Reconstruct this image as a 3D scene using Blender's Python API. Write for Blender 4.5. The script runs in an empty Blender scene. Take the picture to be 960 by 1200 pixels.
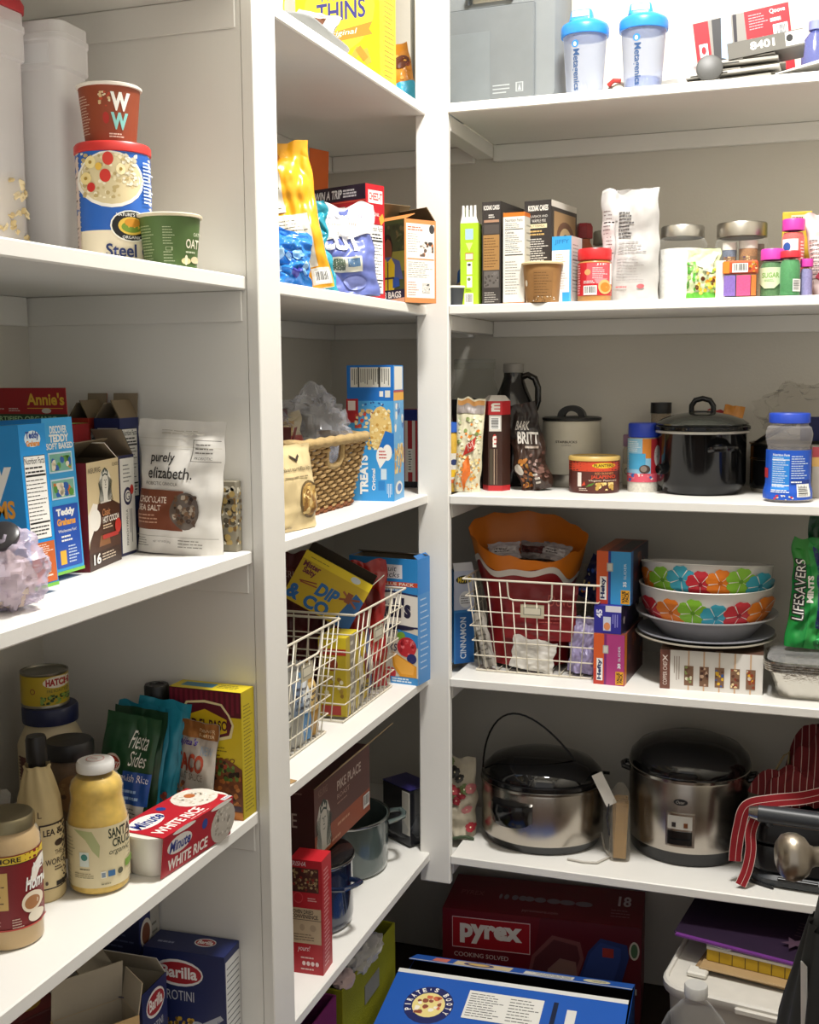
import bpy, bmesh, math, random
from mathutils import Vector, Matrix, noise
scene = bpy.context.scene
COL = scene.collection
PI = math.pi
R = math.radians
# ------------------------------------------------------------------ camera
def make_camera():
    yaw, pitch, roll = 0.3376, 0.1203, -0.0075
    fw = Vector((-math.sin(yaw)*math.cos(pitch), math.cos(yaw)*math.cos(pitch), -math.sin(pitch)))
    rt = Vector((math.cos(yaw), math.sin(yaw), 0)); up = rt.cross(fw)
    r2 = math.cos(roll)*rt + math.sin(roll)*up; u2 = -math.sin(roll)*rt + math.cos(roll)*up
    cd = bpy.data.cameras.new('camera'); cd.sensor_fit = 'VERTICAL'; cd.sensor_height = 24.0
    cd.lens = 1353.9/1200*24.0; cd.clip_start = 0.02
    co = bpy.data.objects.new('camera', cd); COL.objects.link(co)
    m = Matrix.Identity(4)
    for i in range(3):
        m[i][0] = r2[i]; m[i][1] = u2[i]; m[i][2] = -fw[i]
    m.translation = Vector((0.7848, -2.3532, 1.5)); co.matrix_world = m
    scene.camera = co
make_camera()
# ------------------------------------------------------------------ world, light, exposure
w = bpy.data.worlds.new('world'); scene.world = w; w.use_nodes = True
bgn = w.node_tree.nodes['Background']; bgn.inputs[0].default_value = (1.0, .97, .94, 1); bgn.inputs[1].default_value = 0.55
LAMP = (0.55, -0.70, 3.02)
ld = bpy.data.lights.new('ceiling_bulb', 'AREA'); ld.shape = 'DISK'; ld.size = .30; ld.energy = 58; ld.color = (1.0, .975, .935)
lo = bpy.data.objects.new('ceiling_bulb', ld); lo.location = LAMP; COL.objects.link(lo)
vs = scene.view_settings
vs.view_transform = 'Standard'; vs.look = 'None'; vs.gamma = 1.0; vs.exposure = 0.0; vs.use_curve_mapping = False
# ------------------------------------------------------------------ materials
def lin(h):
    h = h.lstrip('#'); h = h if len(h) == 6 else ''.join(a*2 for a in h); c = [int(h[i:i+2], 16)/255 for i in (0, 2, 4)]
    return tuple(x/12.92 if x <= .04045 else ((x+.055)/1.055)**2.4 for x in c)
MATS = {}
def M(col, rough=.5, metal=0., spec=.5, var=.06, vs_=30., bump=0., bs=200., trans=0., coat=0.):
    key = (col, rough, metal, spec, var, vs_, bump, bs, trans, coat)
    if key in MATS: return MATS[key]
    m = bpy.data.materials.new('mat_'+col.strip('#')); m.use_nodes = True
    nt = m.node_tree; b = nt.nodes['Principled BSDF']
    c = lin(col)
    if var > 0:
        tc = nt.nodes.new('ShaderNodeTexCoord'); n = nt.nodes.new('ShaderNodeTexNoise'); n.inputs['Scale'].default_value = vs_; n.inputs['Detail'].default_value = 3
        nt.links.new(tc.outputs['Object'], n.inputs['Vector'])
        mx = nt.nodes.new('ShaderNodeMix'); mx.data_type = 'RGBA'
        nt.links.new(n.outputs['Fac'], mx.inputs[0])
        mx.inputs[6].default_value = (*[x*(1-var*1.6) for x in c], 1); mx.inputs[7].default_value = (*[min(1, x*(1+var*1.6)) for x in c], 1)
        nt.links.new(mx.outputs[2], b.inputs['Base Color'])
        if bump > 0:
            n2 = nt.nodes.new('ShaderNodeTexNoise'); n2.inputs['Scale'].default_value = bs; n2.inputs['Detail'].default_value = 4
            nt.links.new(tc.outputs['Object'], n2.inputs['Vector'])
            bp = nt.nodes.new('ShaderNodeBump'); bp.inputs['Strength'].default_value = bump; bp.inputs['Distance'].default_value = .004
            nt.links.new(n2.outputs['Fac'], bp.inputs['Height']); nt.links.new(bp.outputs['Normal'], b.inputs['Normal'])
    else:
        b.inputs['Base Color'].default_value = (*c, 1)
    b.inputs['Roughness'].default_value = rough; b.inputs['Metallic'].default_value = metal
    b.inputs['Specular IOR Level'].default_value = spec
    if trans: b.inputs['Transmission Weight'].default_value = trans
    if coat: b.inputs['Coat Weight'].default_value = coat; b.inputs['Coat Roughness'].default_value = .05
    MATS[key] = m; return m
def INK(col): return M(col, .42, 0, .45, 0)
def SHEER(col='#ffffff', alpha=.25, rough=.12, bump=0., bs=60.):
    """thin clear plastic or glass: a see-through film with a glossy skin"""
    key = ('sheer', col, alpha, rough, bump)
    if key in MATS: return MATS[key]
    m = bpy.data.materials.new('sheer_'+col.strip('#')); m.use_nodes = True; nt = m.node_tree
    for n in list(nt.nodes): nt.nodes.remove(n)
    o = nt.nodes.new('ShaderNodeOutputMaterial'); t = nt.nodes.new('ShaderNodeBsdfTransparent'); g = nt.nodes.new('ShaderNodeBsdfPrincipled')
    c = lin(col); g.inputs['Base Color'].default_value = (*c, 1); g.inputs['Roughness'].default_value = rough; g.inputs['Specular IOR Level'].default_value = .7
    t.inputs[0].default_value = (*[.62+.38*x for x in c], 1)
    mx = nt.nodes.new('ShaderNodeMixShader'); lw = nt.nodes.new('ShaderNodeLayerWeight'); lw.inputs['Blend'].default_value = .5; fr = nt.nodes.new('ShaderNodeMath'); fr.operation = 'POWER'; fr.inputs[1].default_value = 4.; nt.links.new(lw.outputs['Facing'], fr.inputs[0]); f2 = nt.nodes.new('ShaderNodeMath'); f2.operation = 'MULTIPLY'; f2.inputs[1].default_value = .5; nt.links.new(fr.outputs[0], f2.inputs[0])
    ma = nt.nodes.new('ShaderNodeMath'); ma.operation = 'ADD'; ma.inputs[1].default_value = alpha; ma.use_clamp = True
    nt.links.new(f2.outputs[0], ma.inputs[0]); nt.links.new(ma.outputs[0], mx.inputs[0])
    nt.links.new(t.outputs[0], mx.inputs[1]); nt.links.new(g.outputs[0], mx.inputs[2]); nt.links.new(mx.outputs[0], o.inputs[0])
    if bump:
        tc = nt.nodes.new('ShaderNodeTexCoord'); n2 = nt.nodes.new('ShaderNodeTexNoise'); n2.inputs['Scale'].default_value = bs; n2.inputs['Detail'].default_value = 3
        nt.links.new(tc.outputs['Object'], n2.inputs['Vector'])
        bp = nt.nodes.new('ShaderNodeBump'); bp.inputs['Strength'].default_value = bump; bp.inputs['Distance'].default_value = .01
        nt.links.new(n2.outputs['Fac'], bp.inputs['Height']); nt.links.new(bp.outputs['Normal'], g.inputs['Normal'])
    MATS[key] = m; return m
def STEEL(col='#b8b4ae', rough=.28, aniso=True):
    key = ('steel', col, rough)
    if key in MATS: return MATS[key]
    m = bpy.data.materials.new('brushed_steel'); m.use_nodes = True; nt = m.node_tree; b = nt.nodes['Principled BSDF']
    b.inputs['Base Color'].default_value = (*lin(col), 1); b.inputs['Metallic'].default_value = 1; b.inputs['Roughness'].default_value = rough
    tc = nt.nodes.new('ShaderNodeTexCoord'); mp = nt.nodes.new('ShaderNodeMapping'); mp.inputs['Scale'].default_value = (3, 3, 260)
    n = nt.nodes.new('ShaderNodeTexNoise'); n.inputs['Scale'].default_value = 6
    nt.links.new(tc.outputs['Object'], mp.inputs[0]); nt.links.new(mp.outputs[0], n.inputs['Vector'])
    mr = nt.nodes.new('ShaderNodeMapRange'); mr.inputs[3].default_value = rough*.92; mr.inputs[4].default_value = rough*1.08
    nt.links.new(n.outputs['Fac'], mr.inputs[0]); nt.links.new(mr.outputs[0], b.inputs['Roughness'])
    MATS[key] = m; return m
# ------------------------------------------------------------------ mesh builder
class MB:
    def __init__(s): s.v = []; s.f = []; s.m = []; s.mats = []; s.sm = []
    def mi(s, mat):
        if mat not in s.mats: s.mats.append(mat)
        return s.mats.index(mat)
    def add(s, verts, faces, mat, smooth=False):
        o = len(s.v); k = s.mi(mat); s.v.extend([tuple(p) for p in verts])
        for f in faces: s.f.append(tuple(i+o for i in f)); s.m.append(k); s.sm.append(smooth)
    def box(s, x0, x1, y0, y1, z0, z1, mat, ch=0., T=None):
        if ch <= 0:
            vs_ = [(x, y, z) for z in (z0, z1) for y in (y0, y1) for x in (x0, x1)]
            fs = [(0, 2, 3, 1), (4, 5, 7, 6), (0, 1, 5, 4), (2, 6, 7, 3), (0, 4, 6, 2), (1, 3, 7, 5)]
        else:
            b = bmesh.new(); bmesh.ops.create_cube(b, size=1.)
            for v in b.verts: v.co = Vector(((x0+x1)/2+v.co.x*(x1-x0), (y0+y1)/2+v.co.y*(y1-y0), (z0+z1)/2+v.co.z*(z1-z0)))
            bmesh.ops.bevel(b, geom=list(b.edges), offset=ch, segments=1, affect='EDGES')
            b.verts.index_update(); vs_ = [tuple(v.co) for v in b.verts]; fs = [tuple(v.index for v in f.verts) for f in b.faces]; b.free()
        if T is not None: vs_ = [tuple(T @ Vector(p)) for p in vs_]
        s.add(vs_, fs, mat); return s
    def lathe(s, prof, mat, n=40, cx=0, cy=0, a0=0, a1=2*PI, sx=1., sy=1., smooth=True, T=None, ribs=0, ramp=0.):
        full = abs(a1-a0-2*PI) < 1e-6; k = n if full else n+1; vs_ = []; fs = []
        for (r, z) in prof:
            for i in range(k):
                a = a0+(a1-a0)*i/n
                rr = r*(1+ramp*math.cos(ribs*a)) if ribs else r
                vs_.append((cx+rr*math.cos(a)*sx, cy+rr*math.sin(a)*sy, z))
        for j in range(len(prof)-1):
            for i in range(n):
                i2 = (i+1) % k if full else i+1
                a, b, c, d = j*k+i, j*k+i2, (j+1)*k+i2, (j+1)*k+i
                if prof[j][0] < 1e-7: fs.append((a, c, d))
                elif prof[j+1][0] < 1e-7: fs.append((a, b, c))
                else: fs.append((a, b, c, d))
        if T is not None: vs_ = [tuple(T @ Vector(p)) for p in vs_]
        s.add(vs_, fs, mat, smooth); return s
    def tube(s, pts, r, mat, n=8, closed=False, cap=True, flat=1.):
        pts = [Vector(p) for p in pts]; N = len(pts); vs_ = []; fs = []; pu = None
        for i, p in enumerate(pts):
            if closed: t = (pts[(i+1) % N]-pts[i-1])
            else: t = pts[min(i+1, N-1)]-pts[max(i-1, 0)]
            t.normalize()
            if pu is None:
                ref = Vector((0, 0, 1)) if abs(t.z) < .9 else Vector((1, 0, 0)); pu = (ref-t*ref.dot(t)).normalized()
            else:
                pu = pu-t*pu.dot(t)
                pu = pu.normalized() if pu.length > 1e-6 else Vector((1, 0, 0))
            sd = t.cross(pu); rr = r[i] if isinstance(r, (list, tuple)) else r
            for k in range(n):
                a = 2*PI*k/n; q = p+pu*math.cos(a)*rr*flat+sd*math.sin(a)*rr; vs_.append(tuple(q))
        M_ = N if closed else N-1
        for i in range(M_):
            i2 = (i+1) % N
            for k in range(n):
                k2 = (k+1) % n; fs.append((i*n+k, i*n+k2, i2*n+k2, i2*n+k))
        if cap and not closed:
            fs.append(tuple(range(n-1, -1, -1))); fs.append(tuple((N-1)*n+k for k in range(n)))
        s.add(vs_, fs, mat, True); return s
    def grid(s, fn, nu, nv, mat, smooth=True, close_u=False):
        ku = nu if close_u else nu+1; vs_ = []; fs = []
        for j in range(nv+1):
            for i in range(ku): vs_.append(tuple(fn(i/nu, j/nv)))
        for j in range(nv):
            for i in range(nu):
                i2 = (i+1) % ku if close_u else i+1
                fs.append((j*ku+i, j*ku+i2, (j+1)*ku+i2, (j+1)*ku+i))
        s.add(vs_, fs, mat, smooth); return s
    def prism(s, pts, y0, y1, mat, T=None):
        """outline in x,z pushed from y0 to y1"""
        n = len(pts); vs_ = [(x, y0, z) for x, z in pts]+[(x, y1, z) for x, z in pts]
        fs = [tuple(range(n)), tuple(range(2*n-1, n-1, -1))]+[(i, i+n, (i+1) % n+n, (i+1) % n) for i in range(n)]
        if T is not None: vs_ = [tuple(T @ Vector(p)) for p in vs_]
        s.add(vs_, fs, mat); return s
    def build(s, name, parent=None, loc=None, rot=None, sharp=40, label=None):
        me = bpy.data.meshes.new(name); me.from_pydata(s.v, [], s.f)
        for m in s.mats: me.materials.append(m)
        if s.f:
            me.polygons.foreach_set('material_index', s.m); me.polygons.foreach_set('use_smooth', s.sm)
        me.update()
        if any(s.sm) and sharp: me.set_sharp_from_angle(angle=R(sharp))
        o = bpy.data.objects.new(name, me); COL.objects.link(o)
        if parent is not None: o.parent = parent
        if loc is not None: o.location = loc
        if rot is not None: o.rotation_euler = rot
        if label: o['label'] = label
        return o
def tag(o, label, cat, group=None, kind=None):
    o['label'] = label; o['category'] = cat
    if group: o['group'] = group
    if kind: o['kind'] = kind
    return o
def struct(o): o['kind'] = 'structure'; return o
def thing(name, label, cat, loc, rz=0., group=None, tilt=(0, 0)):
    o = bpy.data.objects.new(name, None); COL.objects.link(o); o.empty_display_size = .02
    o.location = loc; o.rotation_euler = (R(tilt[0]), R(tilt[1]), R(rz)); return tag(o, label, cat, group)
# ------------------------------------------------------------------ print engine (flat print on real faces)
TXT = {}
def glyphs(t, bold, shear):
    key = (t, bold, shear)
    if key in TXT: return TXT[key]
    cu = bpy.data.curves.new('t', 'FONT'); cu.body = t; cu.size = 1.; cu.offset = bold; cu.shear = shear; cu.resolution_u = 3; cu.space_line = .8; cu.align_x = 'CENTER'
    ob = bpy.data.objects.new('t', cu); me = ob.to_mesh()
    vs_ = [(v.co.x, v.co.y) for v in me.vertices]; fs = [tuple(p.vertices) for p in me.polygons]
    ob.to_mesh_clear(); bpy.data.objects.remove(ob); bpy.data.curves.remove(cu)
    if vs_:
        x0 = min(v[0] for v in vs_); x1 = max(v[0] for v in vs_); y0 = min(v[1] for v in vs_); y1 = max(v[1] for v in vs_)
        vs_ = [((x-x0)/max(x1-x0, 1e-6), (y-y0)/max(y1-y0, 1e-6)) for x, y in vs_]
    TXT[key] = (vs_, fs); return TXT[key]
def split_long(uv, faces, thr):
    uv = list(uv); out = []; mid = {}; st = []
    for f in faces:
        for k in range(1, len(f)-1): st.append((f[0], f[k], f[k+1]))
    while st:
        a, b, c = st.pop(); best = 0; e = 0
        for k, (i, j) in enumerate(((a, b), (b, c), (c, a))):
            d = math.hypot(uv[i][0]-uv[j][0], uv[i][1]-uv[j][1])
            if d > best: best = d; e = k
        if best <= thr: out.append((a, b, c)); continue
        i, j, k = ((a, b, c), (b, c, a), (c, a, b))[e]; key = (min(i, j), max(i, j))
        if key not in mid: mid[key] = len(uv); uv.append(((uv[i][0]+uv[j][0])/2, (uv[i][1]+uv[j][1])/2))
        m = mid[key]; st.append((i, m, k)); st.append((m, j, k))
    return uv, out
class Print:
    """mp(u,v,off) -> 3D point; W,H metric size of the panel (for rotation); sub = curved panel"""
    def __init__(s, mp, W=1., H=1., sub=False, base=.00012, step=.00004):
        s.mp = mp; s.W = W; s.H = H; s.sub = sub; s.off = base; s.step = step*(2.2 if sub else 1); s.mb = None; s.thr = .07
    def emit(s, uv, faces, col, rot=0, c=None, mat=None):
        s.off += s.step
        if rot:
            a = R(rot); ca, sa = math.cos(a), math.sin(a); o = []
            for u, v in uv:
                x, y = (u-c[0])*s.W, (v-c[1])*s.H; o.append((c[0]+(x*ca-y*sa)/s.W, c[1]+(x*sa+y*ca)/s.H))
            uv = o
        if s.sub: uv, faces = split_long(uv, faces, s.thr)
        s.mb.add([s.mp(u, v, s.off) for u, v in uv], faces, mat or INK(col), s.sub)
    def rect(s, u0, v0, u1, v1, col, rot=0, mat=None):
        nu = nv = 1
        uv = [(u0+(u1-u0)*i/nu, v0+(v1-v0)*j/nv) for j in range(nv+1) for i in range(nu+1)]; k = nu+1
        s.emit(uv, [(j*k+i, j*k+i+1, (j+1)*k+i+1, (j+1)*k+i) for j in range(nv) for i in range(nu)], col, rot, ((u0+u1)/2, (v0+v1)/2), mat)
    def ell(s, u0, v0, u1, v1, col, rot=0, n=20, mat=None, a0=0, a1=360):
        cx, cy, rx, ry = (u0+u1)/2, (v0+v1)/2, (u1-u0)/2, (v1-v0)/2; rings = 1
        uv = [(cx, cy)]; fs = []
        for k in range(1, rings+1):
            for i in range(n+1):
                a = R(a0)+R(a1-a0)*i/n; uv.append((cx+rx*k/rings*math.cos(a), cy+ry*k/rings*math.sin(a)))
        m = n+1
        for i in range(n): fs.append((0, 1+i, 2+i))
        for k in range(1, rings):
            for i in range(n): fs.append((1+(k-1)*m+i, 1+k*m+i, 2+k*m+i, 2+(k-1)*m+i))
        s.emit(uv, fs, col, rot, (cx, cy), mat)
    def poly(s, pts, col):
        from mathutils.geometry import tessellate_polygon
        s.emit(list(pts), [tuple(t_) for t_ in tessellate_polygon([[Vector((x, y, 0)) for x, y in pts]])], col)
    def text(s, t, u0, v0, u1, v1, col, bold=.0, shear=0., rot=0):
        vs_, fs = glyphs(t, bold, shear)
        cx, cy = (u0+u1)/2, (v0+v1)/2
        if rot in (90, -90):   # box given as seen on the panel; text runs up or down
            w2 = (v1-v0)*s.H/s.W/2; h2 = (u1-u0)*s.W/s.H/2
            u0, u1, v0, v1 = cx-w2, cx+w2, cy-h2, cy+h2
        s.emit([(u0+x*(u1-u0), v0+y*(v1-v0)) for x, y in vs_], fs, col, rot, (cx, cy))
    def lines(s, u0, v0, u1, v1, n, col, fill=.45, seed=1, vert=False, full=False):
        rd = random.Random(seed); uv = []; fs = []
        for i in range(n):
            L = 1. if full else rd.uniform(.62, 1.)
            if vert:
                a = u0+(u1-u0)*(i+.5-fill/2)/n; b = u0+(u1-u0)*(i+.5+fill/2)/n; q = [(a, v1-(v1-v0)*L), (b, v1-(v1-v0)*L), (b, v1), (a, v1)]
            else:
                a = v1-(v1-v0)*(i+.5+fill/2)/n; b = v1-(v1-v0)*(i+.5-fill/2)/n; q = [(u0, a), (u0+(u1-u0)*L, a), (u0+(u1-u0)*L, b), (u0, b)]
            # broken into word-like dashes
            if not full and not vert:
                x = u0; e = u0+(u1-u0)*L
                while x < e:
                    wd = (u1-u0)*rd.uniform(.08, .22); x2 = min(e, x+wd); k = len(uv); uv += [(x, a), (x2, a), (x2, b), (x, b)]; fs.append((k, k+1, k+2, k+3)); x = x2+(u1-u0)*.025
            else:
                k = len(uv); uv += q; fs.append((k, k+1, k+2, k+3))
        s.emit(uv, fs, col)
    def barcode(s, u0, v0, u1, v1, vert=False, seed=3):
        s.rect(u0, v0, u1, v1, '#f2f2ee'); rd = random.Random(seed); uv = []; fs = []; x = .08
        while x < .92:
            w_ = rd.uniform(.02, .07); x2 = min(.93, x+w_); k = len(uv)
            if vert: uv += [(u0+(u1-u0)*.1, v0+(v1-v0)*x), (u0+(u1-u0)*.82, v0+(v1-v0)*x), (u0+(u1-u0)*.82, v0+(v1-v0)*x2), (u0+(u1-u0)*.1, v0+(v1-v0)*x2)]
            else: uv += [(u0+(u1-u0)*x, v0+(v1-v0)*.2), (u0+(u1-u0)*x2, v0+(v1-v0)*.2), (u0+(u1-u0)*x2, v0+(v1-v0)*.92), (u0+(u1-u0)*x, v0+(v1-v0)*.92)]
            fs.append((k, k+1, k+2, k+3)); x = x2+rd.uniform(.025, .06)
        s.emit(uv, fs, '#1c1c1c')
    def nf(s, u0, v0, u1, v1, n=11, ink='#1a1a1a', seed=5, title=True):
        s.rect(u0, v0, u1, v1, '#1a1a1a'); e = .014; eu = (u1-u0)*e; ev = (v1-v0)*e*.6
        s.rect(u0+eu, v0+ev, u1-eu, v1-ev, '#f1efe9')
        p = (u0+eu*2.4, u1-eu*2.4); top = v1-ev*3; hh = (v1-v0)*.075
        if title: s.text('Nutrition Facts', p[0], top-hh, p[1], top, ink, .01)
        s.rect(p[0], v1-(v1-v0)*.25, p[1], v1-(v1-v0)*.225, ink); s.lines(p[0], v1-(v1-v0)*.22, p[1], v1-(v1-v0)*.12, 2, ink, .4, seed)
        s.lines(p[0], v0+(v1-v0)*.22, p[1], v1-(v1-v0)*.27, n, ink, .22, seed); s.rect(p[0], v0+(v1-v0)*.19, p[1], v0+(v1-v0)*.21, ink); s.lines(p[0], v0+(v1-v0)*.04, p[1], v0+(v1-v0)*.17, 3, ink, .35, seed+1)
    def blobs(s, u0, v0, u1, v1, cols, n, r, seed=1, asp=1.):
        rd = random.Random(seed)
        by = {}
        for i in range(n):
            c = rd.choice(cols); cx = rd.uniform(u0, u1); cy = rd.uniform(v0, v1); rr = rd.uniform(.55, 1.)*r; a0 = rd.uniform(0, 6)
            by.setdefault(c, []).append([(min(u1, max(u0, cx+rr*math.cos(a0+k*PI/4)*rd.uniform(.7, 1))), min(v1, max(v0, cy+rr*asp*s.W/s.H*math.sin(a0+k*PI/4)*rd.uniform(.7, 1)))) for k in range(8)])
        for c, ps in by.items():
            uv = []; fs = []
            for p in ps:
                k = len(uv); uv += p; fs.append(tuple(range(k, k+8)))
            s.emit(uv, fs, c)
    def run(s, items):
        for it in items:
            k, a = it[0], it[1:]
            kw = {}
            if a and isinstance(a[-1], dict): kw = a[-1]; a = a[:-1]
            getattr(s, {'r': 'rect', 'e': 'ell', 'p': 'poly', 't': 'text', 'l': 'lines', 'bar': 'barcode', 'nf': 'nf', 'b': 'blobs'}[k])(*a, **kw)
def print_part(name, parent, panels, label=None):
    """panels: list of (Print, items); one mesh"""
    mb = MB()
    for pr, items in panels: pr.mb = mb; pr.run(items)
    return mb.build(name, parent, sharp=0, label=label)
def face(w, d, h, side):
    if side == 'F': return Print(lambda u, v, o: (-w/2+u*w, -d/2-o, v*h), w, h)
    if side == 'B': return Print(lambda u, v, o: (w/2-u*w, d/2+o, v*h), w, h)
    if side == 'R': return Print(lambda u, v, o: (w/2+o, -d/2+u*d, v*h), d, h)
    if side == 'L': return Print(lambda u, v, o: (-w/2-o, d/2-u*d, v*h), d, h)
    if side == 'T': return Print(lambda u, v, o: (-w/2+u*w, -d/2+v*d, h+o), w, d)
def cyl_print(r, z0, z1, c, r1=None):
    """wraps a round body; u runs 0..1 across the half turned towards angle c (degrees), as one sees it"""
    r1 = r if r1 is None else r1
    def mp(u, v, o):
        q = 2*u-1; a = R(c)+(math.asin(max(-.999, min(.999, q))) if abs(q) < 1 else math.copysign(PI/2+(abs(q)-1)*1.2, q)); rr = r+(r1-r)*v+o+.0005; return (rr*math.cos(a), rr*math.sin(a), z0+(z1-z0)*v)
    return Print(mp, 2*r, z1-z0, True)
BOARD = '#8b7c66'
def carton(name, label, cat, loc, rz, size, col, faces=None, group=None, tilt=(0, 0), open_top=False, flaps=(), inner=BOARD, rough=.45, ch=.0012, body='carton'):
    w_, d_, h_ = size; t = thing(name, label, cat, loc, rz, group, tilt); mb = MB(); m = M(col, rough, 0, .4, .03)
    if not open_top: mb.box(-w_/2, w_/2, -d_/2, d_/2, 0, h_, m, ch)
    else:
        k = .0012; mi = M(inner, .8)
        mb.box(-w_/2, w_/2, -d_/2, -d_/2+k, 0, h_, m); mb.box(-w_/2, w_/2, d_/2-k, d_/2, 0, h_, m)
        mb.box(-w_/2, -w_/2+k, -d_/2+k, d_/2-k, 0, h_, m); mb.box(w_/2-k, w_/2, -d_/2+k, d_/2-k, 0, h_, m); mb.box(-w_/2+k, w_/2-k, -d_/2+k, d_/2-k, 0, k, mi)
        e = .0003
        mb.box(-w_/2+k, w_/2-k, -d_/2+k, -d_/2+k+e, k, h_-.001, mi); mb.box(-w_/2+k, w_/2-k, d_/2-k-e, d_/2-k, k, h_-.001, mi)
        mb.box(-w_/2+k, -w_/2+k+e, -d_/2+k, d_/2-k, k, h_-.001, mi); mb.box(w_/2-k-e, w_/2-k, -d_/2+k, d_/2-k, k, h_-.001, mi)
    mb.build(body, t)
    for fl in flaps:   # (side, length, angle from straight up, outward positive, colour)
        side, L, ang, fc = fl[:4]; items = fl[4] if len(fl) > 4 else None; k = .0012
        ww = w_ if side in 'FB' else d_
        fb = MB(); fb.box(-ww/2+.001, ww/2-.001, 0, k, 0, L, M(fc, rough, 0, .4, .03)); fb.box(-ww/2+.001, ww/2-.001, k, k+.0004, 0, L, M(inner, .8))
        rzz = {'F': 0, 'R': 90, 'B': 180, 'L': -90}[side]; lc = {'F': (0, -d_/2, h_), 'B': (0, d_/2, h_), 'R': (w_/2, 0, h_), 'L': (-w_/2, 0, h_)}[side]
        fo = fb.build('flap', t, lc, (R(ang), 0, R(rzz)))
        if items: print_part('print', fo, [(Print(lambda u, v, o, ww=ww, L=L: (-ww/2+u*ww, -o, v*L), ww, L), items)])
    if faces: print_part('print', t, [(face(w_, d_, h_, s_), it) for s_, it in faces.items()])
    return t
# ------------------------------------------------------------------ pouches and bags
def nz(x, y, z, s=1.): return noise.noise(Vector((x*s, y*s, z*s)))
def pouch_fn(w_, h_, d_, seed=0, wr=.004, top=.9, pinch=.06, gusset=.6, flare=0., bend=0.):
    """front/back of a soft standing pouch; side=-1 front, +1 back"""
    def fn(u, v, side, o=0.):
        e = abs(2*u-1)
        prof = max(0., 1-e**3.2)**.6
        vt = 1. if v < top*.45 else max(0., math.cos(PI/2*min(1, (v-top*.45)/(top*.55))))**.8
        vb = gusset+(1-gusset)*min(1, v/.22)
        body = prof*vt*vb
        z = v*h_
        x = (u-.5)*w_*(1-pinch*math.sin(PI*min(1, v/top))+flare*(v-.5))
        wv = nz(u*3.1+seed*7.3, v*4.3, seed*3.7+side*.9, 1.)*wr*2+nz(u*9+seed, v*11, seed*1.7+side, 1.)*wr
        y = side*(d_/2*body+.0006)+wv*(.35+.65*prof)*side*(1 if body > .05 else .5)+bend*v*v
        x += nz(v*5, seed, 2.)*wr*1.2
        z += nz(u*4, seed, 9.)*wr*(1.5 if v > .9 else .3)
        return (x, y+side*o, max(0., z))
    return fn
def pouch(name, label, cat, loc, rz, w_, h_, d_, col, items=None, group=None, tilt=(0, 0), seed=0, rough=.35, mat=None, back=None, body='pouch', n=(22, 30), metal=0., **kw):
    t = thing(name, label, cat, loc, rz, group, tilt); n = (60, 76) if kw.get('wr', 0) >= .006 else n; fn = pouch_fn(w_, h_, d_, seed, **kw); mb = MB(); m = mat or M(col, rough, metal, .5, .04)
    mb.grid(lambda u, v: fn(u, v, -1), n[0], n[1], m); mb.grid(lambda u, v: fn(1-u, v, 1), n[0], n[1], m)
    mb.grid(lambda u, v: fn(u, 0, -1+2*v), n[0], 2, m)
    mb.build(body, t, sharp=60)
    pn = []
    if items: pn.append((Print(lambda u, v, o: fn(u, v, -1, o+.0011+kw.get('wr', .004)*.15), w_, h_, True), items)); pn[-1][0].thr = .028 if kw.get('wr', 0) >= .006 else .05
    if back: pn.append((Print(lambda u, v, o: fn(1-u, v, 1, o+.0011+kw.get('wr', .004)*.3), w_, h_, True), back))
    if pn: print_part('print', t, pn)
    return t
def crumple(mb, rx, ry, rz_, mat, seed=0, amp=.3, fr=2.0, n=30, nv=18, flat=True):
    """crushed-film lump standing on z=0: broad facets with a few sharp folds"""
    def fn(u, v):
        a = 2*PI*u; b = PI*(v-.5); d = Vector((math.cos(a)*math.cos(b), math.sin(a)*math.cos(b), math.sin(b)))
        o = Vector((seed*5.1, seed*1.3, 0))
        k = 1+amp*(.9*noise.noise(d*fr+o)+.55*(1-2.2*abs(noise.noise(d*fr*1.9+o*.7)))-.3+.16*noise.noise(d*fr*5+o))
        p = Vector((d.x*rx*k, d.y*ry*k, rz_*(1+d.z*k)))
        if flat and p.z < 0: p.z = 0.0005
        return p
    mb.grid(fn, n, nv, mat, True, True)
    return mb
def rounded_rect(w_, d_, r, n=5):
    out = []
    for cx, cy, a0 in ((w_/2-r, d_/2-r, 0), (-w_/2+r, d_/2-r, 90), (-w_/2+r, -d_/2+r, 180), (w_/2-r, -d_/2+r, 270)):
        for i in range(n+1):
            a = R(a0+90*i/n); out.append((cx+r*math.cos(a), cy+r*math.sin(a)))
    return out
def loft(mb, secs, mat, cap0=True, cap1=True, smooth=True):
    """secs: list of lists of 3D points, same count"""
    n = len(secs[0]); vs_ = [p for s_ in secs for p in s_]; fs = []
    for j in range(len(secs)-1):
        for i in range(n):
            i2 = (i+1) % n; fs.append((j*n+i, j*n+i2, (j+1)*n+i2, (j+1)*n+i))
    if cap0: fs.append(tuple(range(n-1, -1, -1)))
    if cap1: fs.append(tuple((len(secs)-1)*n+i for i in range(n)))
    mb.add(vs_, fs, mat, smooth); return mb
def rr_loft(mb, prof, mat, cap0=True, cap1=True, smooth=True, ox=0, oy=0):
    """prof rows (w, d, r, z)"""
    return loft(mb, [[(x+ox, y+oy, z) for x, y in rounded_rect(a, b, min(r, a/2-1e-4, b/2-1e-4))] for a, b, r, z in prof], mat, cap0, cap1, smooth)
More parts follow.
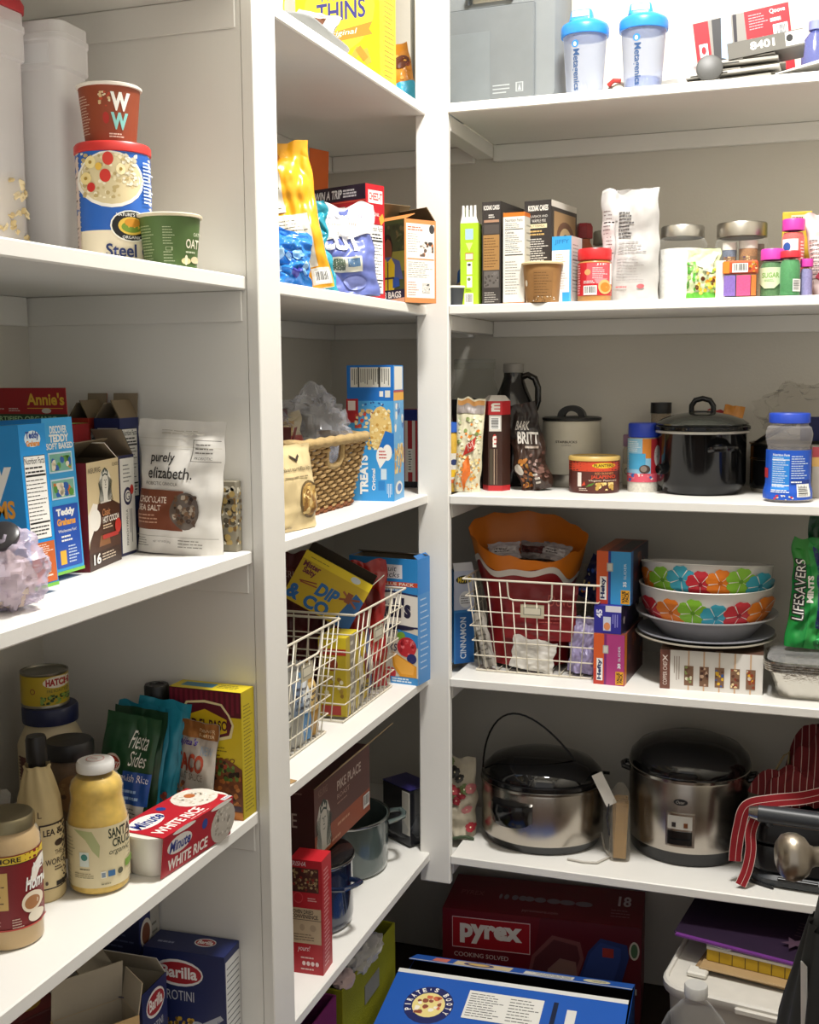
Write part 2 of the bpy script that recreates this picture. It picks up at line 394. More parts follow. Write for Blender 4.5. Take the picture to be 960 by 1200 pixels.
# ------------------------------------------------------------------ the pantry
XL, YB, XR, YF, ZC = -.381, .375, 1.50, -1.64, 3.06
TOPS = [2.050, 1.640, 1.238, .8355, .430]; TH = .020
T1, T2, T3, T4, T5 = TOPS
PAINT = M('#e8e6e0', .42, 0, .5, .02, 8., .05, 90.)
WALL = M('#d0ccc2', .7, 0, .3, .03, 5., .12, 160.)
def shell():
    a = MB().box(XL-.08, XL, YF, YB+.08, 0, ZC, WALL).build('wall_left'); struct(a)
    a = MB().box(XL, XR+.08, YB, YB+.08, 0, ZC, WALL).build('wall_back'); struct(a)
    a = MB().box(XR, XR+.08, YF, YB, 0, ZC, WALL).build('wall_right'); struct(a)
    m = MB(); m.box(XL-.08, .10, YF-.11, YF, 0, ZC, WALL); m.box(1.12, XR+.08, YF-.11, YF, 0, ZC, WALL); m.box(.10, 1.12, YF-.11, YF, 2.12, ZC, WALL); struct(m.build('wall_front'))
    struct(MB().box(XL-.08, XR+.08, YF-.11, YB+.08, ZC, ZC+.06, M('#e6e3dc', .8)).build('ceiling'))
    fl = MB().box(XL-.08, XR+.08, -4.2, YB+.08, -.05, -.004, M('#3a2b20', .7)).build('floor'); struct(fl)
    bw = .125; y = -4.2; k = 0; base = None
    m = MB().box(-.0, bw-.0016, 0, 1.22, -.004, 0, M('#5b4330', .38, 0, .5, .18, 12., .1, 60.)); me = None
    nx = int((XR+.08-(XL-.08))/bw)+1
    for i in range(nx):
        for j in range(4):
            yy = -4.2+j*1.22-((i*37) % 5)*.2
            x = XL-.08+i*bw
            if base is None: base = m.build('floorboard', fl); o = base
            else: o = base.copy(); COL.objects.link(o); o.parent = fl
            o.location = (x, max(-4.4, yy), 0)
            if yy+1.22 > YB+.07: o.scale = (1, max(.05, (YB+.07-max(-4.4, yy))/1.22), 1)
    # vertical board dividing the left run, with its face trim
    struct(MB().box(XL, 0, -.825, -.806, 0, ZC, PAINT).build('wall_divider'))
    struct(MB().box(0.0004, .0195, -.8255, -.7515, 0, ZC, PAINT, .0015).build('trim_1'))
    # corner post, ends above the floor
    struct(MB().box(-.0227, .0487, .0005, .0195, TOPS[4]-.068, ZC, PAINT, .0025).build('trim_2'))
    def shelf(name, label, x0, x1, y0, y1, z, nose):
        t = thing(name, label, 'shelf', ((x0+x1)/2, (y0+y1)/2, z-TH)); hx, hy = (x1-x0)/2, (y1-y0)/2
        MB().box(-hx, hx, -hy, hy, 0, TH, PAINT, .0022).build('board', t)
        cl = MB(); hh = .075; kk = .018
        return t, hx, hy
    nm = ['topmost', 'second', 'middle', 'fourth', 'lowest']
    # left bay / corner bay shelves against the left wall
    for i, z in enumerate(TOPS):
        t, hx, hy = shelf('wall_shelf', nm[i]+' white shelf board in the bay left of the divider', XL, 0, YF+.02, -.8255, z, 'x')
        MB().box(-hx, hx-.006, hy-.0036, hy-.0006, -.045, -.0005, PAINT, .0012).build('cleat', t)
        MB().box(-hx, -hx+.0075, -hy, hy-.009, -.045, -.0005, PAINT, .0012).build('cleat', t)
        t, hx, hy = shelf('wall_shelf', nm[i]+' white shelf board in the corner bay between divider and post', XL, 0, -.8055, YB, z, 'x')
        MB().box(-hx+.019, hx, hy-.018, hy, -.038, -.0005, PAINT, .0015).build('cleat', t)
        MB().box(-hx, -hx+.018, -hy, hy, -.038, -.0005, PAINT, .0015).build('cleat', t)
        t, hx, hy = shelf('wall_shelf', nm[i]+' white shelf board along the back wall right of the post', .0490, XR, .0, YB, z, 'y')
        MB().box(-hx, hx, hy-.018, hy, -.038, -.0005, PAINT, .0015).build('cleat', t)
        MB().box(-hx-.040, -hx+.0006, -hy+.021, hy-.02, -.032, -TH-.0005+.0195, PAINT, .0015).build('cleat', t)
shell()
# the ceiling lamp, out of frame
def lamp():
    t = thing('ceiling_lamp', 'round white flush ceiling lamp above the pantry', 'ceiling lamp', (LAMP[0], LAMP[1], ZC))
    MB().lathe([(0, -.001), (.16, -.001), (.16, -.028), (.152, -.030), (.152, -.022), (0, -.022)], M('#e8e6e0', .4)).build('housing', t)
    MB().lathe([(.151, -.0225), (.10, -.026), (0, -.028)], M('#f4f2ec', .6)).build('diffuser', t)
lamp()
# ================================================================== left bay, upper shelf
WH = '#f4f2ec'; BK = '#1b1a1a'
def siren(u0, v0, u1, v1, dark='#17251f', light='#f0eee6'):
    """crowned long-haired emblem drawn as flat shapes"""
    w_, h_ = u1-u0, v1-v0; P = lambda a, b: (u0+a*w_, v0+b*h_)
    it = [('p', [P(.5, .98), P(.76, .9), P(.92, .68), P(.88, .42), P(.98, .2), P(.9, 0), P(.1, 0), P(.02, .2), P(.12, .42), P(.08, .68), P(.24, .9)], light)]
    it.append(('p', [P(.30, .74), P(.26, .88), P(.40, .96), P(.5, 1.0), P(.60, .96), P(.74, .88), P(.70, .74), P(.5, .80)], dark))
    it.append(('p', [P(.34, .80), P(.36, .90), P(.43, .85), P(.5, .95), P(.57, .85), P(.64, .90), P(.66, .80), P(.5, .84)], light))
    for s in (-1, 1):
        for k in range(5):
            pts = []
            for j in range(9):
                f = j/8; x = .5+s*(.20+k*.062+.05*math.sin(f*5.5+k*.5)+.03*f); pts.append((x, .74-k*.035-f*(.70-k*.03)))
            it.append(('p', [P(x-.016, y) for x, y in pts]+[P(x+.016, y) for x, y in reversed(pts)], dark))
    for x in (.43, .57): it.append(('p', [P(x-.045, .635), P(x, .655), P(x+.045, .635), P(x, .622)], dark))
    it += [('r', *P(.485, .545), *P(.51, .63), dark), ('p', [P(.44, .505), P(.5, .52), P(.56, .505), P(.5, .49)], dark), ('p', [P(.40, .44), P(.5, .40), P(.60, .44), P(.5, .42)], dark)]
    return it
def tall_container(label, loc, rz, fill, lid):
    t = thing('food_container', label, 'container', loc, rz); t.scale = (1, 1, 1.14); fr = SHEER('#f4f2f4', .55, .35)
    pr = [(.066, .066, .012, .0), (.068, .068, .014, .003), (.072, .072, .016, .235), (.080, .080, .018, .238), (.080, .080, .018, .268), (.083, .083, .019, .270), (.083, .083, .019, .276), (.079, .079, .018, .277), (.079, .079, .018, .290)]
    rr_loft(MB(), pr, fr, True, False).build('tub', t, sharp=35)
    MB().box(-.022, .022, -.0412, -.0400, .242, .264, SHEER('#f6f6f8', .6, .4)).build('label_plate', t)
    if fill:
        rd = random.Random(4); m = MB(); rr_loft(m, [(.062, .062, .012, .003), (.063, .063, .012, .10)], M('#e3cfa0', .8, var=.2, vs_=60))
        m.build('flour_bed', t)
        for k in range(70):
            a = MB(); L = rd.uniform(.010, .016); c = rd.choice(['#ead8ae', '#dcc592', '#efe2c2'])
            pts = [(L*(i/5-.5), .004*math.sin(i*1.3), .002*math.cos(i)) for i in range(6)]
            a.tube(pts, [.002, .004, .0045, .0045, .004, .002], M(c, .8), 6, flat=.5)
            f_ = k % 2
            x = rd.uniform(-.028, .028); o = a.build('cereal_flake', t, ((x, -.0325, rd.uniform(.006, .10)) if f_ else (.0325, rd.uniform(-.028, .028), rd.uniform(.006, .10))) if k < 52 else (rd.uniform(-.027, .027), rd.uniform(-.027, .027), .105), (rd.uniform(0, 6), rd.uniform(0, .6), rd.uniform(0, 6)))
    if lid:
        m = MB(); rr_loft(m, [(.084, .084, .02, .2905), (.085, .085, .02, .300), (.078, .078, .018, .306)], M('#b5202b', .4)); m.build('lid', t)
        MB().tube([(.02, -.0425, .296), (.034, -.047, .290), (.042, -.045, .289)], .004, M('#b5202b', .4), 8).build('lid_tab', t)
    return t
tall_container('tall translucent tub with red lid half filled with pale cereal at the left edge', (-.256, -1.052, T2), -2, True, True)
tall_container('tall empty translucent tub standing beside the fruit oatmeal canister', (-.222, -.957, T2), 3, False, False)
def oat_canister():
    t = thing('oatmeal_canister', 'blue and cream oatmeal canister with red lid and fruit bowl picture', 'canister', (-.118, -.975, T2))
    r = .0485; h = .154
    MB().lathe([(0, 0), (r, 0), (r, h), (0, h)], M('#e9dcc0', .5)).build('tube', t)
    MB().lathe([(r+.0003, h-.004), (r+.0022, h-.003), (r+.0022, h+.006), (r, h+.009), (r-.006, h+.009), (r-.008, h+.005), (0, h+.005)], M('#c8302c', .4)).build('lid', t)
    MB().lathe([(r+.0003, 0), (r+.001, .001), (r+.001, .004), (r, .005)], M('#cfcabd', .3, .8)).build('rim', t)
    it = [('r', 0, .3, 1, 1, '#2560b8'), ('r', 0, 0, 1, .3, '#ebdfc4'), ('r', -.1, 0, .04, .97, '#e4cfc4'), ('l', -.09, .03, .03, .93, 22, '#6a5148', {'fill': .4}),
          ('e', .02, .50, .88, 1.0, '#f2eee4'), ('e', .05, .53, .85, .985, '#d8c9a0')]
    it += [('b', .08, .58, .76, .99, ['#e8dcb8', '#c8b485', '#f3ead0', '#bba673'], 90, .035), ('b', .6, .7, .8, .98, ['#e9e2cf', '#c9c1a8'], 40, .03, {'seed': 9})]
    for x, y, s, c in ((.2, .9, .13, '#f0dfa2'), (.42, .93, .14, '#d23a2c'), (.14, .76, .13, '#ecd795'), (.38, .78, .14, '#cf3228'), (.58, .84, .12, '#f1e3b4'), (.2, .68, .1, '#c92f2a'), (.3, .86, .08, '#e5b94a')): it.append(('e', x-s/2, y-s*.42, x+s/2, y+s*.42, c))
    for x, y in ((.2, .9), (.14, .76), (.58, .84)): it.append(('e', x-.02, y-.015, x+.02, y+.015, '#a98a3a'))
    it += [('e', .42, .2, .96, .48, '#f2efe2'), ('e', .44, .21, .94, .47, BK), ('e', .52, .26, .86, .42, '#d9b64a'), ('e', .56, .28, .82, .38, '#6f8a2e'), ('e', .60, .33, .8, .41, '#c98a2a'), ('t', "NATURE'S PATH", .5, .425, .88, .455, WH), ('t', 'ORGANIC', .57, .225, .81, .252, WH), ('t', 'Steel Cut', .36, .06, 1.12, .18, '#1f2f63', {'bold': .02}), ('l', .86, .55, .99, .93, 12, '#cfdcf2', {'fill': .5})]
    print_part('label', t, [(cyl_print(r, .005, h-.004, -55), it)])
    c = thing('oatmeal_cup', 'brown paper oatmeal cup with big white and aqua double letters stacked on the canister', 'cup', (-.120, -.975, T2+h+.0095))
    MB().lathe([(0, .003), (.031, .003), (.0315, 0), (.033, 0), (.0405, .072), (.0405, .073), (0, .073)], M('#8f3f20', .5)).build('cup', c)
    MB().lathe([(.0405, .0715), (.043, .072), (.0432, .075), (.041, .0765), (0, .0765)], M('#efe9de', .5)).build('lid', c)
    it = [('t', 'W', .50, .55, .82, .9, WH, {'bold': .05}), ('t', 'W', .50, .2, .8, .52, '#8fd3cd', {'bold': .05}), ('b', .3, .62, .5, .9, ['#e9d9b8', '#d8b98a', '#c0492c'], 18, .035), ('e', .36, .3, .47, .52, '#b3281f'), ('l', -.02, .1, .16, .85, 14, '#d9b9a3', {'fill': .3}), ('l', .46, .04, .8, .14, 2, '#e8d6c6', {'fill': .5})]
    print_part('print', c, [(cyl_print(.033, .003, .07, -55, .0403), it)])
oat_canister()
def green_cup():
    c = thing('oatmeal_cup', 'green oatmeal cup with cream lid on the upper left shelf', 'cup', (-.040, -.965, T2))
    MB().lathe([(0, .003), (.032, .003), (.0325, 0), (.034, 0), (.0405, .066), (0, .066)], M('#4f6a35', .5)).build('cup', c)
    MB().lathe([(.0405, .0655), (.0435, .066), (.0437, .069), (.0415, .0705), (0, .0705)], M('#d9cdb0', .5)).build('lid', c)
    MB().box(-.044, -.034, -.016, .012, .067, .0695, M('#d9cdb0', .5)).build('pull_tab', c)
    it = [('t', 'OATM', .74, .36, 1.06, .56, '#f0ead2', {'bold': .02}), ('l', .74, .24, 1.0, .32, 1, '#cfd6b8'), ('e', .66, .02, .84, .16, '#efe0a8'), ('e', .72, .0, .78, .22, '#f5edcf'), ('e', .84, .05, 1., .2, '#e8d9b0'), ('l', .34, .42, .54, .82, 7, '#b8c49c', {'fill': .3}), ('l', .34, .05, .54, .3, 4, '#b8c49c', {'fill': .3}), ('r', .38, .3, .5, .38, '#b8c49c'), ('r', .39, .31, .48, .37, '#4f6a35'), ('l', .02, .1, .2, .85, 12, '#a9b68c', {'fill': .3}), ('t', 'OATMEAL', .86, .62, 1.08, .7, '#dfe3c8')]
    print_part('print', c, [(cyl_print(.034, .003, .064, -55, .0403), it)])
green_cup()
def dark_jar():
    c = thing('glass_jar', 'dark glass jar half hidden behind the fruit oatmeal canister', 'jar', (-.205, -.872, T2))
    MB().lathe([(0, 0), (.033, 0), (.035, .004), (.035, .10), (.029, .115), (.029, .122), (0, .122)], M('#5b4a38', .25)).build('jar', c)
    MB().lathe([(.031, .115), (.033, .116), (.033, .14), (.031, .142), (0, .142)], M('#3c4038', .4)).build('lid', c)
dark_jar()
# ================================================================== left bay, middle shelf
def teddy(label, loc, rz, size, tilt, second):
    w_, d_, h_ = size
    blue = '#1d86cf'
    F = [('r', 0, 0, 1, 1, '#2a8fd3'), ('r', 0, .0, 1, .02, '#7cc24a'), ('e', .12, .2, .93, .42, '#8f1f24'), ('t', 'Chocolate', .2, .26, .86, .36, '#f4eee4', {'bold': .02}),
         ('t', 'Teddy', .1, .52, .9, .82, '#f5f3ee', {'bold': .06, 'shear': .2}), ('t', 'GRAHAMS', .15, .44, .9, .55, '#e9a23a', {'bold': .04})]
    if not second:
        Rr = [('r', 0, 0, 1, 1, '#1c93dc'), ('e', .2, .86, .8, .96, '#dceaf2'), ('t', 'Teddy', .25, .90, .75, .955, '#2a4f9e', {'bold': .05}), ('t', 'Grahams', .25, .865, .75, .9, '#d98a2a', {'bold': .05}), ('nf', .1, .30, .9, .81), ('r', .06, .03, .96, .28, '#c8642f'), ('l', .12, .19, .9, .27, 6, '#f0d9c8', {'fill': .4}), ('l', .12, .1, .4, .16, 3, '#f0d9c8'), ('l', .5, .06, .8, .15, 4, '#f4e6da'), ('r', 0, 0, 1, .022, '#7cc24a')]
    else:
        Rr = [('r', 0, 0, 1, 1, '#3aa3e0'), ('t', 'DISCOVER', .24, .9, .8, .95, WH, {'bold': .03}), ('t', 'TEDDY', .2, .845, .84, .895, WH, {'bold': .05}), ('t', 'SOFT BAKED', .08, .80, .96, .84, WH, {'bold': .03}), ('r', .12, .65, .9, .78, '#cfe6f4'), ('r', .15, .66, .87, .77, '#7db7a3'), ('b', .2, .665, .85, .755, ['#5c9a3c', '#d97a2a', '#2a5fb0', '#f2e5cc'], 14, .12), ('r', .12, .48, .9, .61, '#cfe6f4'), ('r', .15, .49, .87, .60, '#7db7a3'), ('b', .2, .495, .85, .585, ['#5c9a3c', '#d97a2a', '#2a5fb0', '#f2e5cc'], 14, .12, {'seed': 4}), ('r', .1, .04, .94, .44, '#1d4fae'), ('t', 'Teddy', .2, .36, .82, .42, WH, {'bold': .06}), ('t', 'Grahams', .2, .31, .82, .355, '#e9a23a', {'bold': .05}), ('t', 'Wholesome Fun!', .22, .265, .82, .285, WH), ('l', .3, .2, .75, .25, 2, WH), ('r', .22, .06, .42, .15, '#e6b23a'), ('l', .5, .06, .85, .18, 6, '#c8d6ee', {'fill': .4}), ('r', 0, 0, 1, .02, '#7cc24a')]
    return carton('cracker_box', label, 'box', loc, rz, size, blue, {'F': F, 'R': Rr, 'T': [('r', 0, 0, 1, 1, '#55ae62'), ('r', .05, .1, .95, .9, '#2a8fd3')]}, 'blue cookie boxes', tilt)
teddy('nearer blue cookie box whose narrow side shows a nutrition panel over an orange block', (-.152, -1.206, T3+.004), 0, (.14, .05, .197), (0, -3.2), False)
teddy('farther blue cookie box whose side shows two green picture tiles', (-.199, -1.108, T3+.004), 2, (.158, .066, .200), (0, -3.0), True)
carton('cracker_box', 'red and green organic cracker box with its printed flap standing up', 'box', (-.285, -.935, T3), 0, (.135, .05, .192), '#8f1d22',
       {'F': [('r', 0, 0, 1, 1, '#a32026'), ('r', 0, .9, 1, 1, '#8fb84a'), ('t', "Annie's", .15, .5, .85, .75, '#e7b93c', {'bold': .03})], 'T': [('r', 0, 0, 1, 1, '#8fb84a')]}, None, (0, 0), False,
       [('F', .052, 3, '#a32026', [('r', 0, 0, 1, .28, '#24462c'), ('t', 'CERTIFIED ORGANIC', .02, .08, .86, .22, '#a9cf9a', {'bold': .02}), ('t', "Annie's", .5, .52, .97, .86, '#e7b93c', {'bold': .03}), ('l', .5, .42, .95, .46, 1, '#e7b93c', {'full': True}), ('e', .68, .3, .8, .44, '#cfc7bb'), ('l', .26, .34, .44, .46, 2, '#d9b9b0'), ('t', 'grahams', .0, .38, .2, .46, '#e8d2c8'), ('r', .05, .56, .12, .86, '#e8d2c8'), ('r', .07, .62, .1, .8, '#a32026')])], rough=.5)
for lab, loc, c, w_, fl in (('red snack box with open flap behind the blue cookie boxes', (-.253, -.862, T3), '#b0382c', .036, '#8c3a24'), ('navy snack box with open flap next to the red snack box', (-.203, -.862, T3), '#28305e', .044, '#6d6250')):
    carton('snack_box', lab, 'box', loc, 0, (w_, .05, .198), c, {'F': [('nf', .12, .42, .92, .93), ('l', .12, .1, .9, .36, 8, '#e6d8cf', {'fill': .35})], 'R': [('r', 0, 0, 1, 1, c), ('nf', .1, .4, .9, .92)]}, None, (0, 0), True, [('B', .036, 6, fl), ('R', .030, -28, '#7a6a52'), ('L', .028, -35, '#7a6a52')])
def cocoa():
    tan = '#d9c59a'
    Rr = [('r', 0, 0, 1, 1, tan), ('p', [(0, 0), (1, 0), (1, .55), (.62, .64), (.3, .6), (.1, .42), (0, .2)], '#4b2c1c'), ('p', [(0, .52), (.16, .62), (.3, .6), (.2, .4), (0, .25)], '#efe8dc'), ('e', .05, .36, .38, .56, '#f1ece2'), ('r', .0, .0, 1, .16, '#3a2317'),
          ('p', [(.3, .2), (.66, .2), (.62, .3), (.36, .3)], '#8a5a34')] + siren(.34, .60, .76, .93, '#2b3a34', '#e6e2d6') + [('t', 'KEURIG', .04, .90, .4, .945, '#3a3028'), ('t', 'CLASSIC', .78, .93, .98, .96, '#3a3028'), ('t', 'Classic', .42, .48, .66, .545, '#e8a06a', {'shear': .2}), ('t', 'HOT COCOA', .42, .41, .94, .47, '#f3ece0', {'bold': .02}), ('l', .42, .35, .8, .4, 2, '#e0c7a8'), ('r', .4, .26, .9, .3, '#b4322a'), ('e', .8, .28, 1.0, .42, '#c8372d'), ('t', '16', .1, .05, .32, .15, WH, {'bold': .03}), ('l', .36, .06, .9, .14, 3, '#cdbba6')]
    t = carton('cocoa_box', 'maroon and tan hot cocoa pod box with crowned emblem and open lid', 'box', (-.163, -1.0116, T3), 12, (.062, .112, .146), '#7d2226', {'R': Rr, 'F': [('r', 0, 0, 1, 1, '#7a2024'), ('l', .1, .05, .9, .07, 1, '#c9a9a0')]}, None, (0, 0), True, [('B', .05, -62, '#e6e0d2'), ('L', .055, -60, '#6a5c48')], '#77684f')
cocoa()
carton('pod_box', 'white sided navy pod box behind the maroon cocoa box', 'box', (-.182, -.914, T3), 6, (.05, .05, .146), '#26284c', {'R': [('r', .12, .03, 1, .97, '#e4e2da'), ('e', .3, .5, .8, .68, '#26284c'), ('e', .38, .53, .72, .65, '#e4e2da'), ('t', 'G', .42, .55, .66, .63, '#26284c'), ('e', .7, .6, .92, .7, '#c8372d'), ('l', .3, .72, .8, .92, 5, '#777', {'fill': .3}), ('t', 'FRENCH VANILLA', .4, .1, .52, .46, '#333', {'rot': 90}), ('l', .6, .1, .8, .46, 2, '#888', {'vert': True})]}, None, (0, 0), True, [('B', .05, -40, '#4e4740')])
def granola():
    it = [('r', .02, .80, .98, .805, '#cfcabc'), ('t', 'purely', .18, .665, .47, .76, '#2a2624', {'bold': .012}), ('t', 'elizabeth.', .18, .565, .70, .65, '#2a2624', {'bold': .012}), ('t', 'PROBIOTIC GRANOLA', .14, .515, .55, .54, '#4a4540'),
          ('r', .0, .18, .62, .48, '#74402a'), ('t', 'CHOCOLATE', .06, .38, .42, .43, '#e9d9c8', {'bold': .02}), ('t', 'SEA SALT', .06, .32, .36, .365, '#e9d9c8', {'bold': .02}), ('l', .06, .22, .38, .30, 3, '#c99f86', {'fill': .35}), ('e', .48, .19, .82, .47, '#5e5248')]
    it += [('b', .52, .22, .78, .45, ['#4a3626', '#8a7a66', '#6d5138', '#a89a88', '#332318'], 46, .035)]
    it += [('r', .66, .70, .67, .86, '#6a655e'), ('r', .66, .855, .98, .86, '#6a655e'), ('r', .66, .70, .98, .705, '#6a655e'), ('l', .7, .75, .95, .84, 3, '#6a655e', {'fill': .3}), ('t', 'PROBIOTIC', .7, .715, .9, .735, '#3a3530'), ('r', .02, .13, .98, .134, '#9a958c'), ('l', .05, .05, .2, .12, 4, '#7a756c', {'fill': .3}), ('t', 'NET WT 8 OZ (227g)', .26, .08, .46, .1, '#4a4540'), ('l', .55, .05, .9, .12, 3, '#7a756c', {'fill': .3}), ('l', .3, .89, .9, .93, 2, '#b9b3a6', {'fill': .3}), ('r', .02, .86, .64, .863, '#c4beb0')]
    pouch('granola_bag', 'white stand-up granola pouch with brown label block and round window', 'pouch', (-.092, -.878, T3), 3, .140, .195, .05, '#dedad2', it, None, (-3, 2), 11, .5, wr=.0035, gusset=.75)
granola()
carton('cereal_box', 'narrow patterned box standing behind the granola pouch', 'box', (-.043, -.836, T3), 0, (.055, .018, .105), '#8d8674', {'F': [('b', .5, .1, 1, .95, ['#d8d2c0', '#7a5a2c', '#4d4434', '#b49a5e'], 50, .12)], 'R': [('b', 0, .1, 1, .95, ['#d8d2c0', '#7a5a2c', '#4d4434', '#b49a5e'], 40, .2)]})
def lilac_bag():
    t = thing('plastic_bag', 'knotted pale lilac plastic bag beside the nearer blue cookie box', 'bag', (-.062, -1.300, T3))
    crumple(MB(), .042, .045, .046, SHEER('#e4d9ec', .42, .25), 3, .30, 1.9, 48, 32).build('film', t)
    crumple(MB(), .030, .030, .030, M('#d9c6bb', .7), 6, .3, 2).build('contents', t, (0, 0, .004))
    MB().lathe([(0, 0), (.020, 0), (.021, .002), (.021, .006), (.017, .009), (0, .009)], M('#2c2a2c', .35), 24).build('lid', t, (.004, -.012, .083), (R(38), R(14), 0))
lilac_bag()
# ================================================================== left bay, lower shelf
def label_cyl(t, r, z0, z1, c, items, r1=None, name='label'): return print_part(name, t, [(cyl_print(r, z0, z1, c, r1), items)])
GLASS = SHEER('#f8faf8', .03, .04)
def gravy_jar():
    t = thing('gravy_jar', 'gravy jar with dark red label and dull metal lid at the left edge', 'jar', (-.099, -1.279, T4)); r = .0385
    MB().lathe([(0, .001), (r-.003, .001), (r-.001, .004), (r-.0012, .125), (r-.008, .138), (0, .138)], M('#c8a878', .35, 0, .5, .1, 40)).build('gravy', t)
    MB().lathe([(r-.004, 0), (r, .004), (r, .122), (r-.003, .133), (r-.010, .141), (r-.010, .146)], GLASS).build('glass', t)
    MB().lathe([(r-.008, .1385), (r-.0055, .139), (r-.0055, .151), (r-.008, .154), (0, .154)], M('#8a8064', .38, .85)).build('lid', t)
    it = [('r', 0, 0, 1, 1, '#7c1b1f'), ('r', 0, .88, 1, .985, '#e0c13a'), ('r', 0, .872, 1, .882, '#241a12'), ('t', '50% MORE', .1, .9, .72, .965, '#241a12', {'bold': .02}), ('r', .06, .28, .52, .78, '#d2ae66'), ('l', .1, .31, .48, .75, 10, '#5a3a20', {'fill': .35}),
          ('p', [(.76, .6), (.84, .62), (.86, .76), (.94, .86), (1., .86), (1., .8), (.9, .58)], '#f0e8dc'), ('t', 'HEINZ', .88, .70, 1.14, .82, WH, {'bold': .03}), ('t', 'Home', .76, .48, 1.04, .66, WH, {'bold': .03, 'shear': .3}), ('e', .7, .18, .98, .46, '#e8d9c0'), ('e', .74, .22, .94, .4, '#a8744a'), ('e', .78, .04, .98, .2, '#eadfca'), ('l', .56, .02, .72, .16, 4, '#d9b8a8', {'fill': .4}), ('l', .04, .06, .5, .2, 3, '#c79a92', {'fill': .3}), ('r', 0, .0, 1, .02, '#c0463a')]
    label_cyl(t, r, .026, .116, -55, it)
gravy_jar()
def sauce_bottle():
    t = thing('sauce_bottle', 'tan paper wrapped sauce bottle with black cap', 'bottle', (-.134, -1.172, T4)); r = .029
    prof = [(0, 0), (.027, 0), (.029, .004), (.029, .105), (.026, .13), (.020, .155), (.0155, .170), (.0165, .1745)]
    m = MB()
    def fn(u, v):
        k = v*(len(prof)-1); i = min(int(k), len(prof)-2); f = k-i; rr = prof[i][0]*(1-f)+prof[i+1][0]*f; z = prof[i][1]*(1-f)+prof[i+1][1]*f; a = 2*PI*u
        w_ = max(0, (z-.09)/.08); rr *= 1+.06*w_*math.sin(a*9+z*60)+.03*w_*nz(math.cos(a)*3, math.sin(a)*3, z*40)
        return (rr*math.cos(a), rr*math.sin(a), z+.004*w_*w_*nz(math.cos(a)*2, math.sin(a)*2, 4))
    m.grid(fn, 60, 35, M('#c6b284', .6, 0, .4, .08), True, True); m.build('paper_wrap', t)
    MB().lathe([(.0105, .160), (.0105, .178), (.0125, .1785), (.013, .181), (.013, .207), (.0115, .2115), (0, .2115)], M('#15110f', .35), ribs=18, ramp=.02).build('cap', t)
    it = [('r', .50, .0, 1.05, .98, '#2c1d18'), ('r', .53, .02, 1.05, .955, '#cbb88c'), ('t', 'LEA &', .58, .80, .95, .90, '#2c1d18', {'bold': .03}), ('e', .80, .62, .96, .72, '#3c2c22'), ('t', 'THE', .80, .5, .93, .57, '#4a382c'), ('t', 'WORC', .60, .36, .97, .45, '#33241c', {'bold': .01}), ('l', .78, .26, .96, .34, 2, '#4a382c'), ('r', .80, .03, 1.0, .1, '#1c1512'), ('e', .58, .07, .64, .13, '#4a382c')]
    label_cyl(t, r, .018, .105, -55, it); label_cyl(t, .0272, .112, .120, -55, [('t', 'ALL', .3, 0, .7, 1, '#4a382c')], .0262, 'print')
sauce_bottle()
def applesauce_jar():
    t = thing('applesauce_jar', 'curvy glass applesauce jar with white lid and cream label', 'jar', (-.082, -1.122, T4)); r = .0388
    pr = [(.036, 0), (r, .005), (r, .094), (.0365, .103), (.0355, .110), (.0335, .118), (.0335, .126), (.0345, .134), (.032, .143), (.026, .149), (.0215, .152), (.0215, .158)]
    MB().lathe([(0, .001)]+[(a-.0012, max(b, .002)) for a, b in pr[:10]]+[(0, .149)], M('#d9b452', .4, 0, .5, .25, 70)).build('applesauce', t)
    MB().lathe(pr, GLASS).build('glass', t)
    MB().lathe([(.0205, .1555), (.0238, .156), (.0243, .158), (.0243, .166), (.0225, .169), (.012, .1695), (.0115, .1705), (0, .1705)], M('#e9e7e3', .3)).build('lid', t)
    print_part('lid_print', t, [(Print(lambda u, v, o: ((u-.5)*.03, (v-.5)*.03, .1706+o), .03, .03), [('e', .1, .1, .9, .9, '#d8a6a4'), ('e', .16, .16, .84, .84, '#e9e7e3'), ('l', .25, .4, .75, .6, 2, '#c98a88')])])
    it = [('r', 0, 0, 1, 1, '#d8cba4'), ('p', [(.12, .97), (.4, .94), (.52, .7), (.5, .5), (.4, .62), (.3, .8)], '#aab07c'), ('t', 'SANTA', .66, .79, 1.0, .955, '#2f3a2c', {'bold': .02}), ('t', 'CRUZ', .72, .64, 1.0, .78, '#2f3a2c', {'bold': .02}), ('t', 'organic', .66, .5, .98, .61, '#4a4c3c', {'shear': .3}),
          ('r', .2, .36, .34, .6, '#cfd9d2'), ('e', .22, .46, .32, .57, '#3f7f78'), ('l', .2, .3, .42, .33, 1, '#4a4a3a'), ('l', .12, .16, .48, .26, 3, '#8a8468', {'fill': .3}), ('r', .52, .16, .60, .27, '#e8e6da'), ('r', .53, .17, .59, .25, '#7a8a9a'), ('r', .63, .17, .74, .27, '#3a6a9a'), ('e', .78, .17, .86, .27, '#5a5a48'), ('r', .9, .24, 1., .36, '#7aa044'), ('l', .52, .04, .74, .08, 1, '#8a8468'), ('l', .02, .5, .14, .85, 6, '#9a9478', {'fill': .3})]
    label_cyl(t, r, .012, .092, -55, it)
applesauce_jar()
